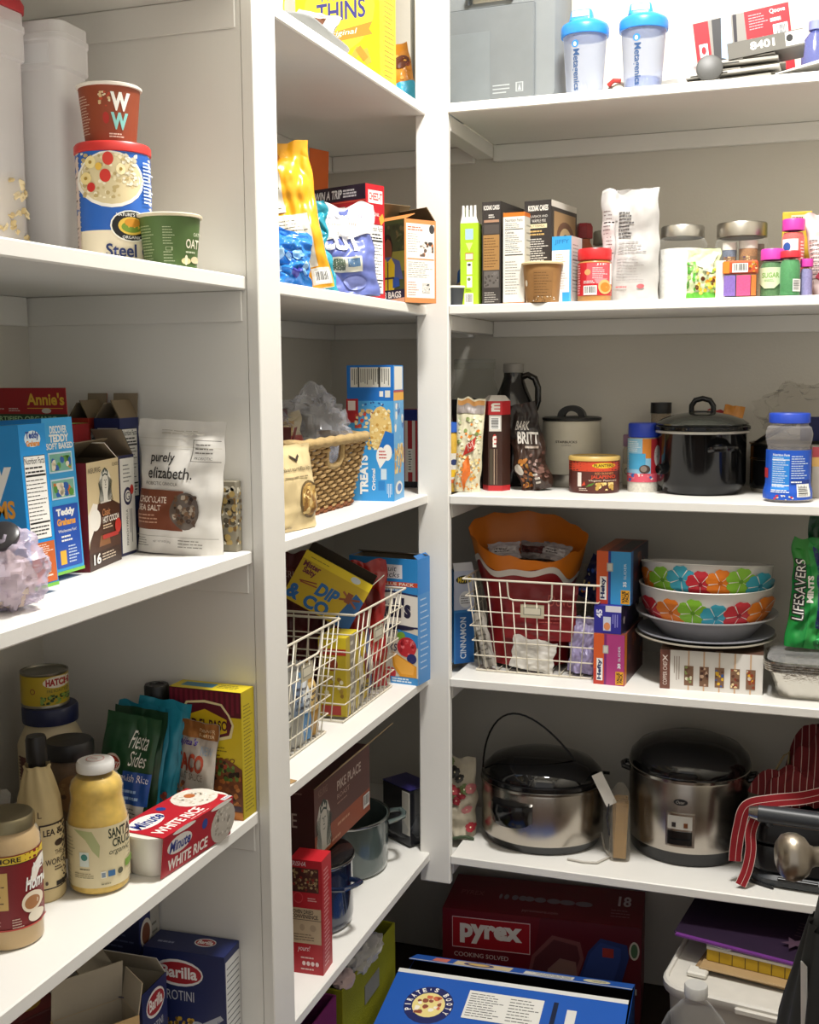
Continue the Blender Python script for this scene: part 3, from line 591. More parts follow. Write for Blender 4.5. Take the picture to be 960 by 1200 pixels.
def mayo_and_can():
    t = thing('mayonnaise_jar', 'cream mayonnaise jar with navy lid behind the paper wrapped bottle', 'jar', (-.295, -.928, T4)); r = .049
    MB().lathe([(0, 0), (r-.003, 0), (r, .005), (r, .112), (r-.004, .122), (.036, .142), (.0355, .147), (0, .147)], M('#cdbf9c', .35), ribs=5, ramp=.012).build('jar', t)
    label_cyl(t, r, .02, .100, -55, [('r', 0, 0, 1, 1, '#5a2c24'), ('r', .1, .3, .9, .7, '#27336a')])
    MB().lathe([(.036, .1455), (.0405, .146), (.041, .149), (.041, .168), (.039, .171), (0, .171)], M('#1a2248', .4), ribs=40, ramp=.006).build('lid', t)
    c = thing('food_can', 'small yellow tin of green chiles stacked on the navy lidded jar', 'can', (-.303, -.928, T4+.1715)); r = .0345; h = .052
    MB().lathe([(0, .002), (r-.002, .002), (r-.001, 0), (r+.0008, 0), (r+.0008, .003), (r, .004), (r, h-.004), (r+.0008, h-.003), (r+.0008, h), (r-.001, h), (r-.002, h-.003), (r-.012, h-.003), (r-.013, h-.0035), (0, h-.0035)], M('#8f8c80', .35, .9)).build('tin', c)
    it = [('r', 0, 0, 1, 1, '#c2a82a'), ('e', .48, .58, 1.1, .98, '#ece4d2'), ('t', 'HATCH', .54, .66, .99, .9, '#a8221e', {'bold': .05}), ('t', 'FIRE ROASTED', .56, .44, .98, .54, '#4a5a28'), ('e', .22, .4, .32, .6, '#8a4a2a'), ('e', .235, .43, .305, .57, '#c2a82a')]
    it += [('b', .42, .04, 1., .36, ['#3f5a26', '#6a8a3a', '#2c4420', '#8aa84a'], 40, .05)]
    label_cyl(c, r, .004, h-.004, -55, it)
mayo_and_can()
def spice_jar():
    t = thing('salsa_jar', 'squat glass jar with tilted black lid and brown contents behind the applesauce', 'jar', (-.183, -1.038, T4)); r = .032
    MB().lathe([(0, 0), (r, 0), (r, .125), (r-.004, .135), (0, .135)], M('#5c4228', .4, 0, .5, .35, 90)).build('contents', t)
    MB().lathe([(r-.002, 0), (r+.001, .003), (r+.001, .130), (r-.004, .139)], GLASS).build('glass', t)
    MB().lathe([(r-.004, .136), (r+.001, .137), (r+.002, .140), (r+.002, .156), (r-.001, .160), (0, .161)], M('#17171a', .4)).build('lid', t)
    label_cyl(t, r+.001, .02, .11, -55, [('e', .2, .5, .9, 1.1, '#7a5a36'), ('b', .2, .55, .9, .98, ['#6a4a2a', '#8a6a40', '#4a341e'], 30, .06)])
spice_jar()
def side_dish(lab, loc, rz, tilt, col, front, seed):
    if front:
        it = [('e', .1, .52, .42, .68, '#e0d2c2'), ('e', .12, .55, .4, .66, '#b3402c'), ('t', 'Knorr', .14, .57, .4, .64, '#f0e6da', {'shear': .3}), ('t', 'Fiesta', .52, .74, .86, .88, '#e9ece2', {'shear': .35}), ('t', 'Sides', .56, .60, .88, .72, '#e9ece2', {'shear': .35}), ('r', .5, .30, 1.0, .56, '#1f4f9c'), ('t', 'Spanish Rice', .36, .46, .96, .54, '#eef0f2'), ('l', .5, .32, .92, .43, 2, '#9ec0e6', {'fill': .4}), ('e', .0, .28, .48, .54, '#3a2c20'), ('r', .48, .14, .96, .30, '#b9b7ae'), ('l', .52, .16, .92, .28, 4, '#5a5a56', {'fill': .35}), ('b', .1, .0, .98, .16, ['#c8942a', '#a87422', '#6a8a3a', '#d8b04a'], 50, .06)]
    else:
        it = [('b', .3, .05, .9, .3, ['#7a2c28', '#a84a34', '#3a2a26'], 16, .08, {'seed': seed}), ('r', .9, .0, .98, .98, col)]
    return pouch('side_dish_pouch', lab, 'pouch', loc, rz, .083, .180, .015, col, it, 'rice side dish pouches', tilt, seed, .35, wr=.003, gusset=.35, pinch=.02)
side_dish('front dark green rice pouch with white lettering and blue block', (-.150, -.985, T4), 8, (-9, 8), '#1e4a2c', True, 2)
side_dish('dark green rice pouch directly behind the front rice pouch', (-.152, -.954, T4), 8, (-9, 6), '#1c3f28', False, 5)
side_dish('teal rice pouch in front of its teal twin', (-.160, -.930, T4), 10, (-7, 7), '#1f7f97', False, 3)
side_dish('teal rice pouch hindmost in the row of rice pouches', (-.147, -.896, T4), 10, (-5, 8), '#2389a0', False, 7)
def cap_bottle():
    t = thing('spice_bottle', 'small spice bottle with black cap and red label next to the taco dinner box', 'bottle', (-.156, -.8515, T4)); r = .0175
    MB().lathe([(0, 0), (r, 0), (r+.001, .003), (r+.001, .160), (r-.002, .165), (0, .165)], M('#a8412a', .35)).build('bottle', t)
    MB().lathe([(r-.002, .166), (r+.0015, .166), (r+.0015, .190), (r, .193), (r-.006, .193), (r-.007, .191), (0, .191)], M('#1c1c1e', .4)).build('cap', t)
cap_bottle()
pouch('taco_sauce_pouch', 'silver taco sauce pouch with brown lettering leaning by the yellow dinner box', 'pouch', (-.076, -.890, T4), -4, .064, .150, .014, '#b9b2a6',
      [('r', 0, .84, 1, 1, '#8a5a2c'), ('t', 'DINNER', .48, .9, .9, .94, '#d8c29a'), ('t', 'STARTER', .48, .86, .9, .89, '#d8c29a'), ('t', "Fajita's", -.1, .74, .5, .83, '#4a3a8c', {'bold': .02, 'shear': .3}), ('t', 'NEW', .62, .68, .94, .77, '#8aa0b4'), ('t', 'TACO', -.12, .5, .74, .68, '#9a3e26', {'bold': .04}), ('t', 'SKILLET SAUCE', -.12, .42, .74, .49, '#7a6a5a'), ('r', .3, .1, 1., .26, '#1d1c1e'), ('l', .4, .14, .95, .24, 2, '#d8d4cc', {'fill': .5}), ('b', -.02, .2, .28, .4, ['#8a4a2a', '#c87a3a'], 14, .08)], None, (-5, 4), 4, .3, wr=.002, gusset=.5)
def taco_box():
    y_ = '#d9c326'
    F = [('r', 0, 0, 1, 1, y_), ('r', 0, .8, 1, 1, '#5a1626')]
    for k in range(14): F.append(('r', k/14+.01, .82+(k % 2)*.02, k/14+.045, .99, '#7a2034'))
    F += [('p', [(.14, .66), (.1, .74), (.16, .82), (.24, .9), (.5, .92), (.74, .9), (.84, .82), (.9, .74), (.86, .64), (.5, .58)], '#e9dfa8'), ('p', [(.16, .67), (.13, .74), (.18, .81), (.26, .885), (.5, .9), (.72, .885), (.82, .81), (.87, .74), (.83, .66), (.5, .6)], '#5a1626'), ('p', [(.2, .68), (.2, .78), (.5, .85), (.8, .78), (.8, .68), (.5, .62)], '#d4b51e'), ('t', 'OLD EL PASO', .17, .69, .81, .77, '#4a1420', {'bold': .03}), ('p', [(.4, .665), (.6, .665), (.5, .69)], '#4a1420'), ('l', .6, .52, .84, .57, 2, '#7a6a20', {'fill': .3}), ('t', 'Taco', .6, .44, .9, .5, '#7a4a1c', {'shear': .3})]
    F += [('p', [(.0, .06), (1, .06), (1, .4), (.8, .47), (.5, .48), (.2, .42), (0, .34)], '#7a4424'), ('b', .02, .07, .98, .36, ['#b0662e', '#6a3a20', '#c8803c', '#8a5028', '#4a2a18'], 110, .045), ('b', .4, .3, .96, .46, ['#4a6a2a', '#6a8a3a', '#3a2a1c', '#a04028'], 50, .045, {'seed': 8}), ('r', 0, 0, 1, .06, '#c87a2a'), ('r', .2, .07, .98, .11, '#4a3440')]
    carton('taco_dinner_box', 'yellow and burgundy taco dinner box against the divider', 'box', (-.0635, -.8475, T4), -1, (.122, .040, .196), y_, {'F': F, 'R': [('r', 0, 0, 1, 1, '#b8a41e'), ('l', .15, .05, .85, .9, 30, '#6a6018', {'fill': .3})], 'T': [('r', 0, 0, 1, 1, '#d9c326'), ('r', .1, .3, .55, .8, '#3a7a9a'), ('l', .6, .3, .95, .8, 3, '#6a6018')]})
taco_box()
def rice_twin():
    t = thing('rice_cup_pack', 'red sleeve holding two white microwave rice cups at the shelf edge', 'rice cups', (-.0375, -1.003, T4), -5)
    for s in (-1, 1):
        m = MB(); rr_loft(m, [(.052, .066, .018, 0), (.056, .070, .02, .003), (.068, .084, .024, .054), (.076, .092, .024, .0555), (.076, .092, .024, .0585)], M('#e6e3d8', .4), oy=s*.0465); m.build('cup', t)
    z0, z1, L = .002, .0595, .083
    sec = [[(-.034, y, z0), (-.0405, y, z1), (.0405, y, z1), (.034, y, z0), (.033, y, z0), (.0395, y, z1-.0008), (-.0395, y, z1-.0008), (-.033, y, z0)] for y in (-L, L)]
    loft(MB(), sec, M('#b31f2b', .35), True, True, False).build('sleeve', t)
    top = Print(lambda u, v, o: (.0405-v*.081, -L+u*2*L, z1+o), 2*L, .081)
    sd = Print(lambda u, v, o: (.034+.0065*v+o, -L+u*2*L, z0+(z1-z0)*v), 2*L, .058)
    fr = Print(lambda u, v, o: (-.034+u*.068, -L-o, z0+v*(z1-z0)), .07, .058)
    it = [('r', 0, 0, 1, 1, '#b81f2c'), ('e', .03, .46, .42, .92, '#f1eee8'), ('t', 'Minute', .06, .55, .40, .82, '#27357e', {'bold': .03, 'shear': .2}), ('t', 'WHITE RICE', .05, .12, .66, .34, '#f4efe8', {'bold': .03}), ('l', .42, .04, .8, .09, 1, '#e8b8b4'), ('e', .46, .72, .54, .9, '#27418e'), ('e', .62, .2, 1.06, 1.0, '#e4ddd0'), ('b', .68, .3, .98, .92, ['#f2ede2', '#cfc4b0', '#e8dfce'], 90, .02), ('e', .8, .62, .9, .82, '#b86a3a'), ('r', .88, .02, 1, .12, '#dcd9d4'), ('t', 'Mmm', .9, .04, .99, .1, '#3a5aa0')]
    it2 = [('r', 0, 0, 1, 1, '#a91d29'), ('e', .06, .42, .40, .86, '#d9d4cc'), ('t', 'Minute', .09, .5, .38, .78, '#27357e', {'bold': .03, 'shear': .2}), ('t', 'WHITE RICE', .08, .08, .64, .36, '#efe8e0', {'bold': .03}), ('e', .54, .6, .62, .86, '#27418e'), ('e', .68, -.05, 1.05, .95, '#b9b2a6'), ('b', .73, .1, .98, .85, ['#cfc8bc', '#9a9286', '#b8b0a2'], 60, .02), ('e', .12, .9, .44, 1.02, '#eae6de'), ('e', .66, .9, .98, 1.02, '#eae6de')]
    print_part('print', t, [(top, it), (sd, it2)])
rice_twin()
def clear_bag():
    t = thing('plastic_bag', 'crumpled clear plastic bag behind the gravy jar', 'bag', (-.245, -1.165, T4))
    crumple(MB(), .045, .055, .062, SHEER('#e6e4e0', .18, .1), 9, .4, 2.4, 34, 22).build('film', t)
    crumple(MB(), .034, .04, .035, M('#8c6f58', .6, 0, .5, .3, 50), 12, .3, 3).build('contents', t, (0, 0, .002))
    MB().box(-.03, .03, -.001, .001, 0, .02, M('#c9c2b8', .4)).build('paper_strip', t, (.03, -.03, .05), (R(20), R(-28), R(35)))
clear_bag()
# ================================================================== left bay, bottom shelf
NAVY = '#1c2552'
def pasta_logo(u0, v0, u1, v1): return [('e', u0, v0, u1, v1, '#e8e6e4'), ('e', u0+.05*(u1-u0), v0+.1*(v1-v0), u1-.03*(u1-u0), v1-.1*(v1-v0), '#a82630'), ('t', 'Barilla', u0+.16*(u1-u0), v0+.3*(v1-v0), u1-.12*(u1-u0), v0+.74*(v1-v0), '#f2efec', {'bold': .03})]
carton('pasta_box', 'upright navy pasta box with spoon of rotini on the front', 'box', (-.1055, -.858, T5), 3, (.137, .056, .190), NAVY,
       {'F': [('r', 0, 0, 1, 1, '#202a5a')]+pasta_logo(.12, .70, .74, .93)+[('t', 'ROTINI', .28, .58, .62, .665, '#c6c8d0'), ('e', .5, .2, .8, .42, '#b9bcc6'), ('p', [(.7, .4), (.94, .5), (.98, .47), (.74, .33)], '#aeb2bc'), ('b', .26, .22, .66, .44, ['#c8a23a', '#a8842a', '#e0bc5a', '#7a5e1e'], 46, .035), ('l', .9, .1, .94, .45, 2, '#6a7294', {'vert': True})],
        'R': [('r', .08, 0, 1, .94, '#c9cac8'), ('l', .15, .05, .92, .9, 16, '#4a4c56', {'fill': .2, 'full': True})], 'T': [('r', 0, 0, 1, 1, '#1e2757')]+pasta_logo(.52, .4, .78, .85)+[('l', .1, .3, .4, .5, 1, '#8a90ac')]}, 'navy pasta boxes')
carton('pasta_box', 'smaller opened navy pasta box turned sideways before the upright one', 'box', (-.160, -.955, T5), 2, (.092, .072, .172), NAVY,
       {'R': [('r', 0, 0, 1, 1, '#232c60')]+pasta_logo(.16, .70, .9, .95)+[('t', 'ROTINI', .3, .58, .8, .65, '#c6c8d0'), ('l', .3, .5, .8, .56, 2, '#9aa0b8', {'fill': .3}), ('b', .2, .1, .8, .4, ['#c8a23a', '#a8842a', '#e0bc5a'], 30, .06)]}, 'navy pasta boxes', (0, 0), True, [('B', .042, -35, '#b9b6ae'), ('L', .05, 40, '#a9895a'), ('F', .03, 70, NAVY)], '#a39a88')
carton('pasta_box', 'tall navy box with white side panel and bowl picture behind the pasta', 'box', (-.226, -.858, T5), 0, (.092, .058, .236), '#1a2146',
       {'F': [('l', .1, .3, .9, .95, 16, '#4a5478', {'fill': .3})], 'R': [('r', 0, 0, .55, 1, '#242e66'), ('r', .55, 0, 1, 1, '#b5b2aa'), ('e', .05, .74, .6, .95, '#d9d4ca'), ('e', .12, .77, .52, .92, '#7a4a34'), ('e', .1, .5, .5, .66, '#cfc8b8'), ('l', .62, .1, .95, .9, 14, '#6a675e', {'fill': .3})]}, 'navy pasta boxes')
def open_tan():
    carton('open_carton', 'open tan carton with white flap raised below the gravy jar shelf', 'box', (-.135, -1.072, T5), -34, (.06, .105, .180), '#c9a878',
           {'R': [('r', 0, 0, 1, 1, '#cfae7c'), ('t', 'Chickpea', .3, .87, .8, .95, '#6a4a30', {'shear': .3}), ('t', 'BOWL', .45, .8, .65, .85, '#6a4a30')]}, None, (0, 0), True, [('L', .06, -8, '#b5a68e'), ('B', .045, 10, '#c9b89a')], '#b9ae9a')
open_tan()
carton('snack_box', 'dark red box with yellow emblem low at the left edge', 'box', (-.292, -1.03, T5), -20, (.09, .09, .150), '#5a1c1e', {'T': [('r', .05, .05, .95, .95, '#7a2426'), ('e', .2, .2, .8, .8, '#b8922c'), ('e', .35, .3, .6, .5, '#3a1414')]})
# ================================================================== corner bay, top shelf
def cracker_tall():
    y_ = '#dcb80e'
    F = [('r', 0, 0, 1, 1, y_), ('e', .1, .3, .95, .9, '#e6cb34'), ('t', 'WHEAT', .28, .68, .84, .82, '#3a3a8a', {'bold': .02}), ('t', 'THINS', .26, .53, .84, .67, '#34347e', {'bold': .02}), ('p', [(.28, .44), (.92, .49), (.88, .44), (.92, .40), (.28, .37)], '#d9822a'), ('t', 'Original', .34, .41, .74, .46, '#f6efe0', {'shear': .2})]
    for k in range(9): F.append(('r', .5+.045*k-.1*(k % 3), .17+.025*(k % 4), .66+.045*k-.1*(k % 3), .22+.025*(k % 4), ['#d99a3a', '#c8802a', '#e8b45a'][k % 3], {'rot': 18*k}))
    F += [('t', 'bite', .74, .06, .9, .1, '#4a3a1a', {'shear': .3})]
    carton('cracker_box', 'big yellow cracker box on the top shelf of the corner bay', 'box', (-.128, -.118, T1), -6, (.188, .072, .262), y_, {'F': F, 'R': [('r', 0, 0, 1, 1, '#e0b81a'), ('r', 0, .0, .18, 1, '#f0c81a'), ('l', .3, .1, .95, .95, 24, '#7a661a', {'fill': .2})]})
cracker_tall()
def tray():
    t = thing('plastic_tray', 'pale grey shallow plastic tray lying at the front of the top shelf', 'tray', (-.082, -.470, T1), 4)
    m = MB(); rr_loft(m, [(.10, .20, .03, 0), (.104, .206, .034, .002), (.135, .27, .05, .020), (.142, .28, .054, .021), (.142, .28, .054, .0235), (.134, .268, .05, .0225), (.102, .202, .03, .0045), (.10, .20, .03, .004)], M('#8f9190', .5)); m.build('tray', t)
tray()
pouch('snack_bag', 'small yellow snack bag with red picture at the trim edge of the top shelf', 'bag', (-.150, -.480, T1+.026), 18, .11, .11, .03, '#e8c82a', [('e', .3, .3, .75, .75, '#c0392b'), ('b', .35, .35, .7, .7, ['#e0a070', '#d05040', '#f0d8b0'], 12, .08), ('r', .8, 0, .98, 1, '#e9e6da')], None, (-12, 0), 3, .3)
pouch('snack_bag', 'white and brown opened snack wrapper on the grey tray', 'bag', (-.100, -.385, T1+.026), -14, .10, .07, .03, '#e6e2da', [('p', [(.4, .2), (.9, .3), (.7, .9), (.5, .8)], '#5a3420')], None, (-20, 18), 8, .3)
pouch('chip_bag', 'blue and orange chip bag tucked behind the big yellow cracker box', 'bag', (-.072, .068, T1), 8, .085, .15, .03, '#c8842a', [('r', 0, 0, 1, .42, '#3aa6cf'), ('b', .3, .45, 1, .85, ['#d98a2a', '#8a3a1c', '#e8b05a'], 16, .09), ('e', .5, .62, .98, .82, '#5a2a1a')], None, (-6, -14), 13, .3)
# ================================================================== corner bay, second shelf
def bags_shelf():
    t = carton('popcorn_box', 'popcorn carton turned cornerwise with photo side and lifted brown lid at the shelf corner', 'box', (-.027, -.068, T2), 58, (.082, .112, .165), '#d98a4a',
        {'F': [('r', 0, 0, 1, 1, '#d98a52'), ('r', .06, .06, .95, .95, '#ece8e0'), ('l', .1, .86, .7, .92, 2, '#c8603a', {'fill': .5}), ('l', .1, .6, .5, .84, 8, '#9a968c', {'fill': .3}), ('e', .78, .84, .95, .95, '#3a3a3c'), ('b', .48, .56, .92, .74, ['#4a4038', '#c87a4a', '#6a5a50', '#e8ddd0'], 26, .07), ('r', .08, .52, .93, .535, '#d98a52'), ('l', .1, .3, .9, .5, 8, '#a8a49a', {'fill': .3}), ('l', .1, .08, .44, .26, 6, '#c09a8a', {'fill': .35}), ('r', .55, .12, .8, .24, '#c9c6be'), ('b', .56, .13, .79, .23, ['#3a3a3c', '#e6e3dc'], 20, .03)],
         'L': [('r', 0, 0, 1, 1, '#4e5a34'), ('r', 0, .6, 1, .95, '#3f4a30'), ('b', 0, .62, 1, .94, ['#35402a', '#56603c', '#6a6440'], 30, .06), ('r', 0, .38, 1, .62, '#8a8a3e'), ('e', .36, .5, .66, .84, '#2a201c'), ('e', .4, .5, .64, .78, '#7a4c34'), ('p', [(.36, .3), (.3, .5), (.42, .56), (.6, .56), (.86, .5), (.96, .28)], '#54618e'), ('p', [(.36, .16), (.34, .42), (.44, .55), (.5, .5), (.62, .55), (.72, .46), (.7, .16)], '#d9c22a'), ('r', .5, .16, .53, .5, '#2a2a40'), ('p', [(.66, .18), (.86, .2), (.84, .3), (.66, .32)], '#2f58a8'), ('l', .36, .28, .7, .33, 1, '#2a2a40', {'full': True}), ('r', 0, 0, 1, .16, '#2c2c44'), ('t', '18 BAGS', .34, .06, .9, .14, '#f0ece4', {'bold': .03}), ('p', [(0, 0), (1, 0), (1, .06), (0, .03)], '#e0a88a')]}, None, (0, 0), True,
        [('B', .05, -38, '#7a6648'), ('R', .035, -40, '#7a6648'), ('L', .03, -66, '#d98a4a')], '#7f6c4e')
bags_shelf()
carton('cracker_box', 'red cheese cracker box with nutrition panel on its side on the second shelf', 'box', (-.105, -.178, T2), -20, (.146, .055, .222), '#b81f2a',
       {'F': [('r', 0, 0, 1, 1, '#bd1f2b'), ('r', 0, .87, 1, 1, '#2a1a2e'), ('t', 'WIN A TRIP', .08, .895, .58, .97, '#f2eef0', {'bold': .03, 'shear': .2}), ('l', .6, .895, .9, .97, 3, '#d9d4d8', {'fill': .6}), ('r', 0, .855, 1, .862, '#e86a4a'), ('t', 'CHEEZ-IT', -.02, .66, .88, .82, '#f4f0ea', {'bold': .05}), ('b', .1, .05, .9, .5, ['#e08a2a', '#d0701c'], 20, .08)],
        'R': [('r', 0, 0, 1, 1, '#b81f2a'), ('r', .14, .84, .9, .95, '#f0ebe4'), ('t', 'CHEEZ-IT', .18, .865, .88, .93, '#b81f2a', {'bold': .03}), ('t', 'ORIGINAL', .3, .73, .72, .76, '#f0ebe4'), ('p', [(.7, .72), (.9, .76), (1, .7), (.8, .65)], '#e8a03a'), ('nf', .12, .06, .9, .66)]})
carton('snack_box', 'torn open orange snack box at the back of the second shelf', 'box', (-.262, -.020, T2), -20, (.068, .06, .245), '#c8601e',
       {'F': [('r', 0, 0, 1, .8, '#e4e0d8'), ('r', 0, .88, 1, 1, '#c8601e')], 'R': [('t', 'RITZ', .25, .6, .75, .9, '#e9c9a8', {'rot': 90})]}, None, (0, 0), True, [('B', .075, 2, '#c8601e'), ('R', .085, 3, '#c05a1c')], '#a85a26')
def soft_bags():
    pouch('chip_bag', 'tall orange-yellow chip bag showing its back label near the trim', 'bag', (-.066, -.498, T2), 30, .125, .255, .05, '#e8a51e', [('r', .12, .52, .5, .80, '#cfc9bb'), ('l', .15, .54, .47, .78, 9, '#5a5648', {'fill': .3}), ('r', .2, .14, .82, .5, '#d2ccbe'), ('l', .24, .17, .78, .47, 12, '#6a665a', {'fill': .28}), ('r', .7, .02, .98, .13, '#d2ccbe'), ('bar', .74, .03, .94, .11), ('e', .2, .86, .6, .95, '#b8701c')], None, (-6, -9), 21, .28, wr=.006, pinch=.1, gusset=.4)
    pouch('chip_bag', 'crumpled bright blue snack bag lying low beside the trim', 'bag', (-.040, -.625, T2), 50, .11, .10, .035, '#2f7fd0', [('b', .1, .05, .9, .6, ['#7fb4e6', '#1f4fae', '#a8d0f0', '#3a3a9a'], 18, .1)], None, (-16, 10), 23, .25, wr=.010)
    pouch('chip_bag', 'teal folded chip bag between the orange bag and the white and blue bag', 'bag', (-.070, -.425, T2), 30, .09, .165, .025, '#2a93a8', [('p', [(.2, .1), (.75, .05), (.6, .5), (.3, .45)], '#3fc0cc'), ('e', .05, .7, .3, .85, '#bfe3e8'), ('p', [(.2, .45), (.7, .5), (.6, .65), (.25, .6)], '#3c4c4c')], None, (-8, -8), 25, .25, wr=.011)
    pouch('chip_bag', 'white topped blue kettle chip bag before the red cracker box', 'bag', (-.062, -.322, T2), 38, .155, .172, .06, '#6470b0', [('p', [(-.02, 1), (1.02, 1), (1.02, .68), (.6, .6), (.35, .72), (-.02, .62)], '#e6e4e2'), ('p', [(.1, .75), (.6, .8), (.5, .6), (.25, .58)], '#bdb9b4'), ('t', 'Kettle Cooked', .2, .84, .84, .91, '#8a8aa0'), ('t', 'Potato Chips', .3, .75, .84, .81, '#b08a80'), ('t', 'CUT', .22, .47, .78, .68, '#eeecf2', {'bold': .05}), ('r', .36, .24, .76, .4, '#c9c8b8'), ('r', .39, .26, .54, .38, '#4a5a48'), ('r', .57, .29, .73, .38, '#4a6a8a'), ('e', .5, .06, .8, .2, '#7882be')], None, (-7, -3), 27, .32, wr=.007)
soft_bags()
# ================================================================== corner bay, middle shelf: wicker basket
def wicker():
    t = thing('wicker_basket', 'tan woven wicker basket with wrapped rim and handle hole', 'basket', (-.186, -.350, T3), 90)
    Lb, Wb, Lt, Wt, H = .292, .196, .336, .250, .132; cols = ['#a5875a', '#96784c', '#b09264']
    def ring(z, amp, ph, n=150):
        f = z/H; L, W_ = Lb+(Lt-Lb)*f, Wb+(Wt-Wb)*f; c = rounded_rect(L, W_, .03, 8); pts = [Vector((*p, z)) for p in c]; seg = [0]
        for i in range(len(pts)): seg.append(seg[-1]+(pts[(i+1) % len(pts)]-pts[i]).length)
        out = []
        for k in range(n):
            s_ = seg[-1]*k/n; i = max(j for j in range(len(pts)) if seg[j] <= s_+1e-9); g = (s_-seg[i])/max(1e-9, seg[i+1]-seg[i]); p = pts[i].lerp(pts[(i+1) % len(pts)], g)
            d = Vector((p.x/L, p.y/W_, 0)); tn = (pts[(i+1) % len(pts)]-pts[i]).normalized(); nrm = Vector((tn.y, -tn.x, 0))
            out.append(p+nrm*amp*math.cos(PI*(k*48/n)+ph)+Vector((0, 0, .0012*math.sin(PI*(k*48/n)+ph))))
        return out
    rows = 16; dz = H/(rows+1)
    for j in range(rows):
        z = .011+j*dz; pts = ring(z, .0030, PI*(j % 2)); m = M(cols[j % 3], .75, 0, .3, .2, 40)
        mb = MB()
        if z > H-.048:   # leave the handle holes open on the two long sides
            runs = []; cur = []
            for p in pts+[pts[0]]:
                hole = abs(p.x) < .036 and abs(p.y) > .06
                if hole:
                    if len(cur) > 1: runs.append(cur)
                    cur = []
                else: cur.append(p)
            if len(cur) > 1: runs.append(cur)
            for r_ in runs: mb.tube(r_, .0031, m, 6, flat=1.12)
        else: mb.tube(pts, .0031, m, 6, closed=True, flat=1.12)
        mb.build('weaver', t)
    st = MB().tube([(0, 0, 0), (0, 0, 1)], .0022, M('#7a5f3a', .8), 6); so = None
    lo_, hi_ = ring(.004, 0, 0, 48), ring(H, 0, 0, 48)
    for k in range(48):
        a, b = lo_[k], hi_[k]
        if abs(b.x) < .034 and abs(b.y) > .06: b = a.lerp(b, .62)
        d = b-a
        if so is None: o = so = st.build('stake', t)
        else: o = so.copy(); COL.objects.link(o)
        o.parent = t; o.location = a; o.scale = (1, 1, d.length); o.rotation_mode = 'QUATERNION'; o.rotation_quaternion = Vector((0, 0, 1)).rotation_difference(d)
    for k, (ph, zz) in enumerate(((0, .003), (PI, .0075))): MB().tube(ring(zz, .003, ph), .0045, M('#7a4a2c', .75, 0, .3, .2, 40), 6, closed=True).build('foot_braid', t)
    MB().tube(ring(H+.004, 0, 0, 120), .0095, M('#b59a6a', .7, 0, .3, .15, 60, .6, 260), 10, closed=True).build('rim', t)
    for s in (-1, 1):
        y = s*(.119); MB().tube([(-.038, y, H-.006), (-.037, y*.985, H-.030), (-.026, y*.97, H-.042), (0, y*.968, H-.045), (.026, y*.97, H-.042), (.037, y*.985, H-.030), (.038, y, H-.006)], .0062, M('#b59a6a', .7, 0, .3, .15, 60, .6, 260), 8).build('handle_wrap', t)
    MB().box(-Lb/2+.01, Lb/2-.01, -Wb/2+.01, Wb/2-.01, .002, .006, M('#6a5232', .8)).build('floor_panel', t)
wicker()
def basket_goods():
    b = thing('plastic_bag', 'crinkled clear plastic bag spilling over the wicker basket', 'bag', (-.135, -.285, T3+.08)); crumple(MB(), .062, .075, .075, SHEER('#e4e6ee', .20, .08), 31, .4, 2.2, 40, 26).build('film', b)
    pouch('tortilla_bag', 'red and green tortilla chip bag inside the wicker basket', 'bag', (-.205, -.330, T3+.05), 30, .15, .135, .05, '#d9c9a0', [('r', 0, .35, 1, .62, '#c23a26'), ('b', .1, .62, .9, .85, ['#d9b04a', '#e6cc84', '#c8963a'], 40, .07), ('p', [(.4, .2), (.9, .3), (.7, .4), (.4, .38)], '#2f6a3c')], None, (-14, -8), 33, .35, wr=.006)
    carton('snack_box', 'small red open box at the near end of the wicker basket', 'box', (-.150, -.452, T3+.05), 20, (.08, .05, .085), '#b02a30', {'F': [('r', 0, 0, 1, .8, '#b83038'), ('r', .1, .1, .7, .6, '#e0d8d0'), ('l', .15, .15, .65, .55, 5, '#8a3a3a')], 'R': [('r', 0, 0, 1, 1, '#a8282e'), ('l', .2, .2, .8, .7, 5, '#e0b8b0')]}, None, (0, 0), True, [('F', .035, -30, '#5a2420'), ('R', .03, 15, '#7a2a28')], '#5a2a22')
    carton('snack_box', 'grey printed box at the back of the wicker basket', 'box', (-.200, -.225, T3+.03), 8, (.07, .03, .15), '#8a877e', {'F': [('l', .1, .4, .9, .95, 8, '#4a4842', {'fill': .3})]})
    pouch('snack_bag', 'dark red plastic pouch at the back of the wicker basket', 'bag', (-.262, -.355, T3+.06), 25, .13, .15, .04, '#6a2036', None, None, (-6, 10), 36, .3, wr=.008)
    p = thing('scissors', 'scissors with dark blue grey loop handles upright in the wicker basket', 'scissors', (-.115, -.478, T3+.07), 20, None, (0, -18))
    for s in (-1, 1):
        MB().tube([(s*.011+.009*math.cos(a*PI/8), 0, .075+.013*math.sin(a*PI/8)) for a in range(16)], .0026, M('#2c3448', .35), 7, closed=True).build('handle', p)
        MB().prism([(s*.008, .063), (s*.002, .03), (-s*.004, -.02), (-s*.001, -.02), (s*.013, .063)], -.0012+s*.001, .0008+s*.001, STEEL('#a8a8a8', .3)).build('blade', p)
basket_goods()
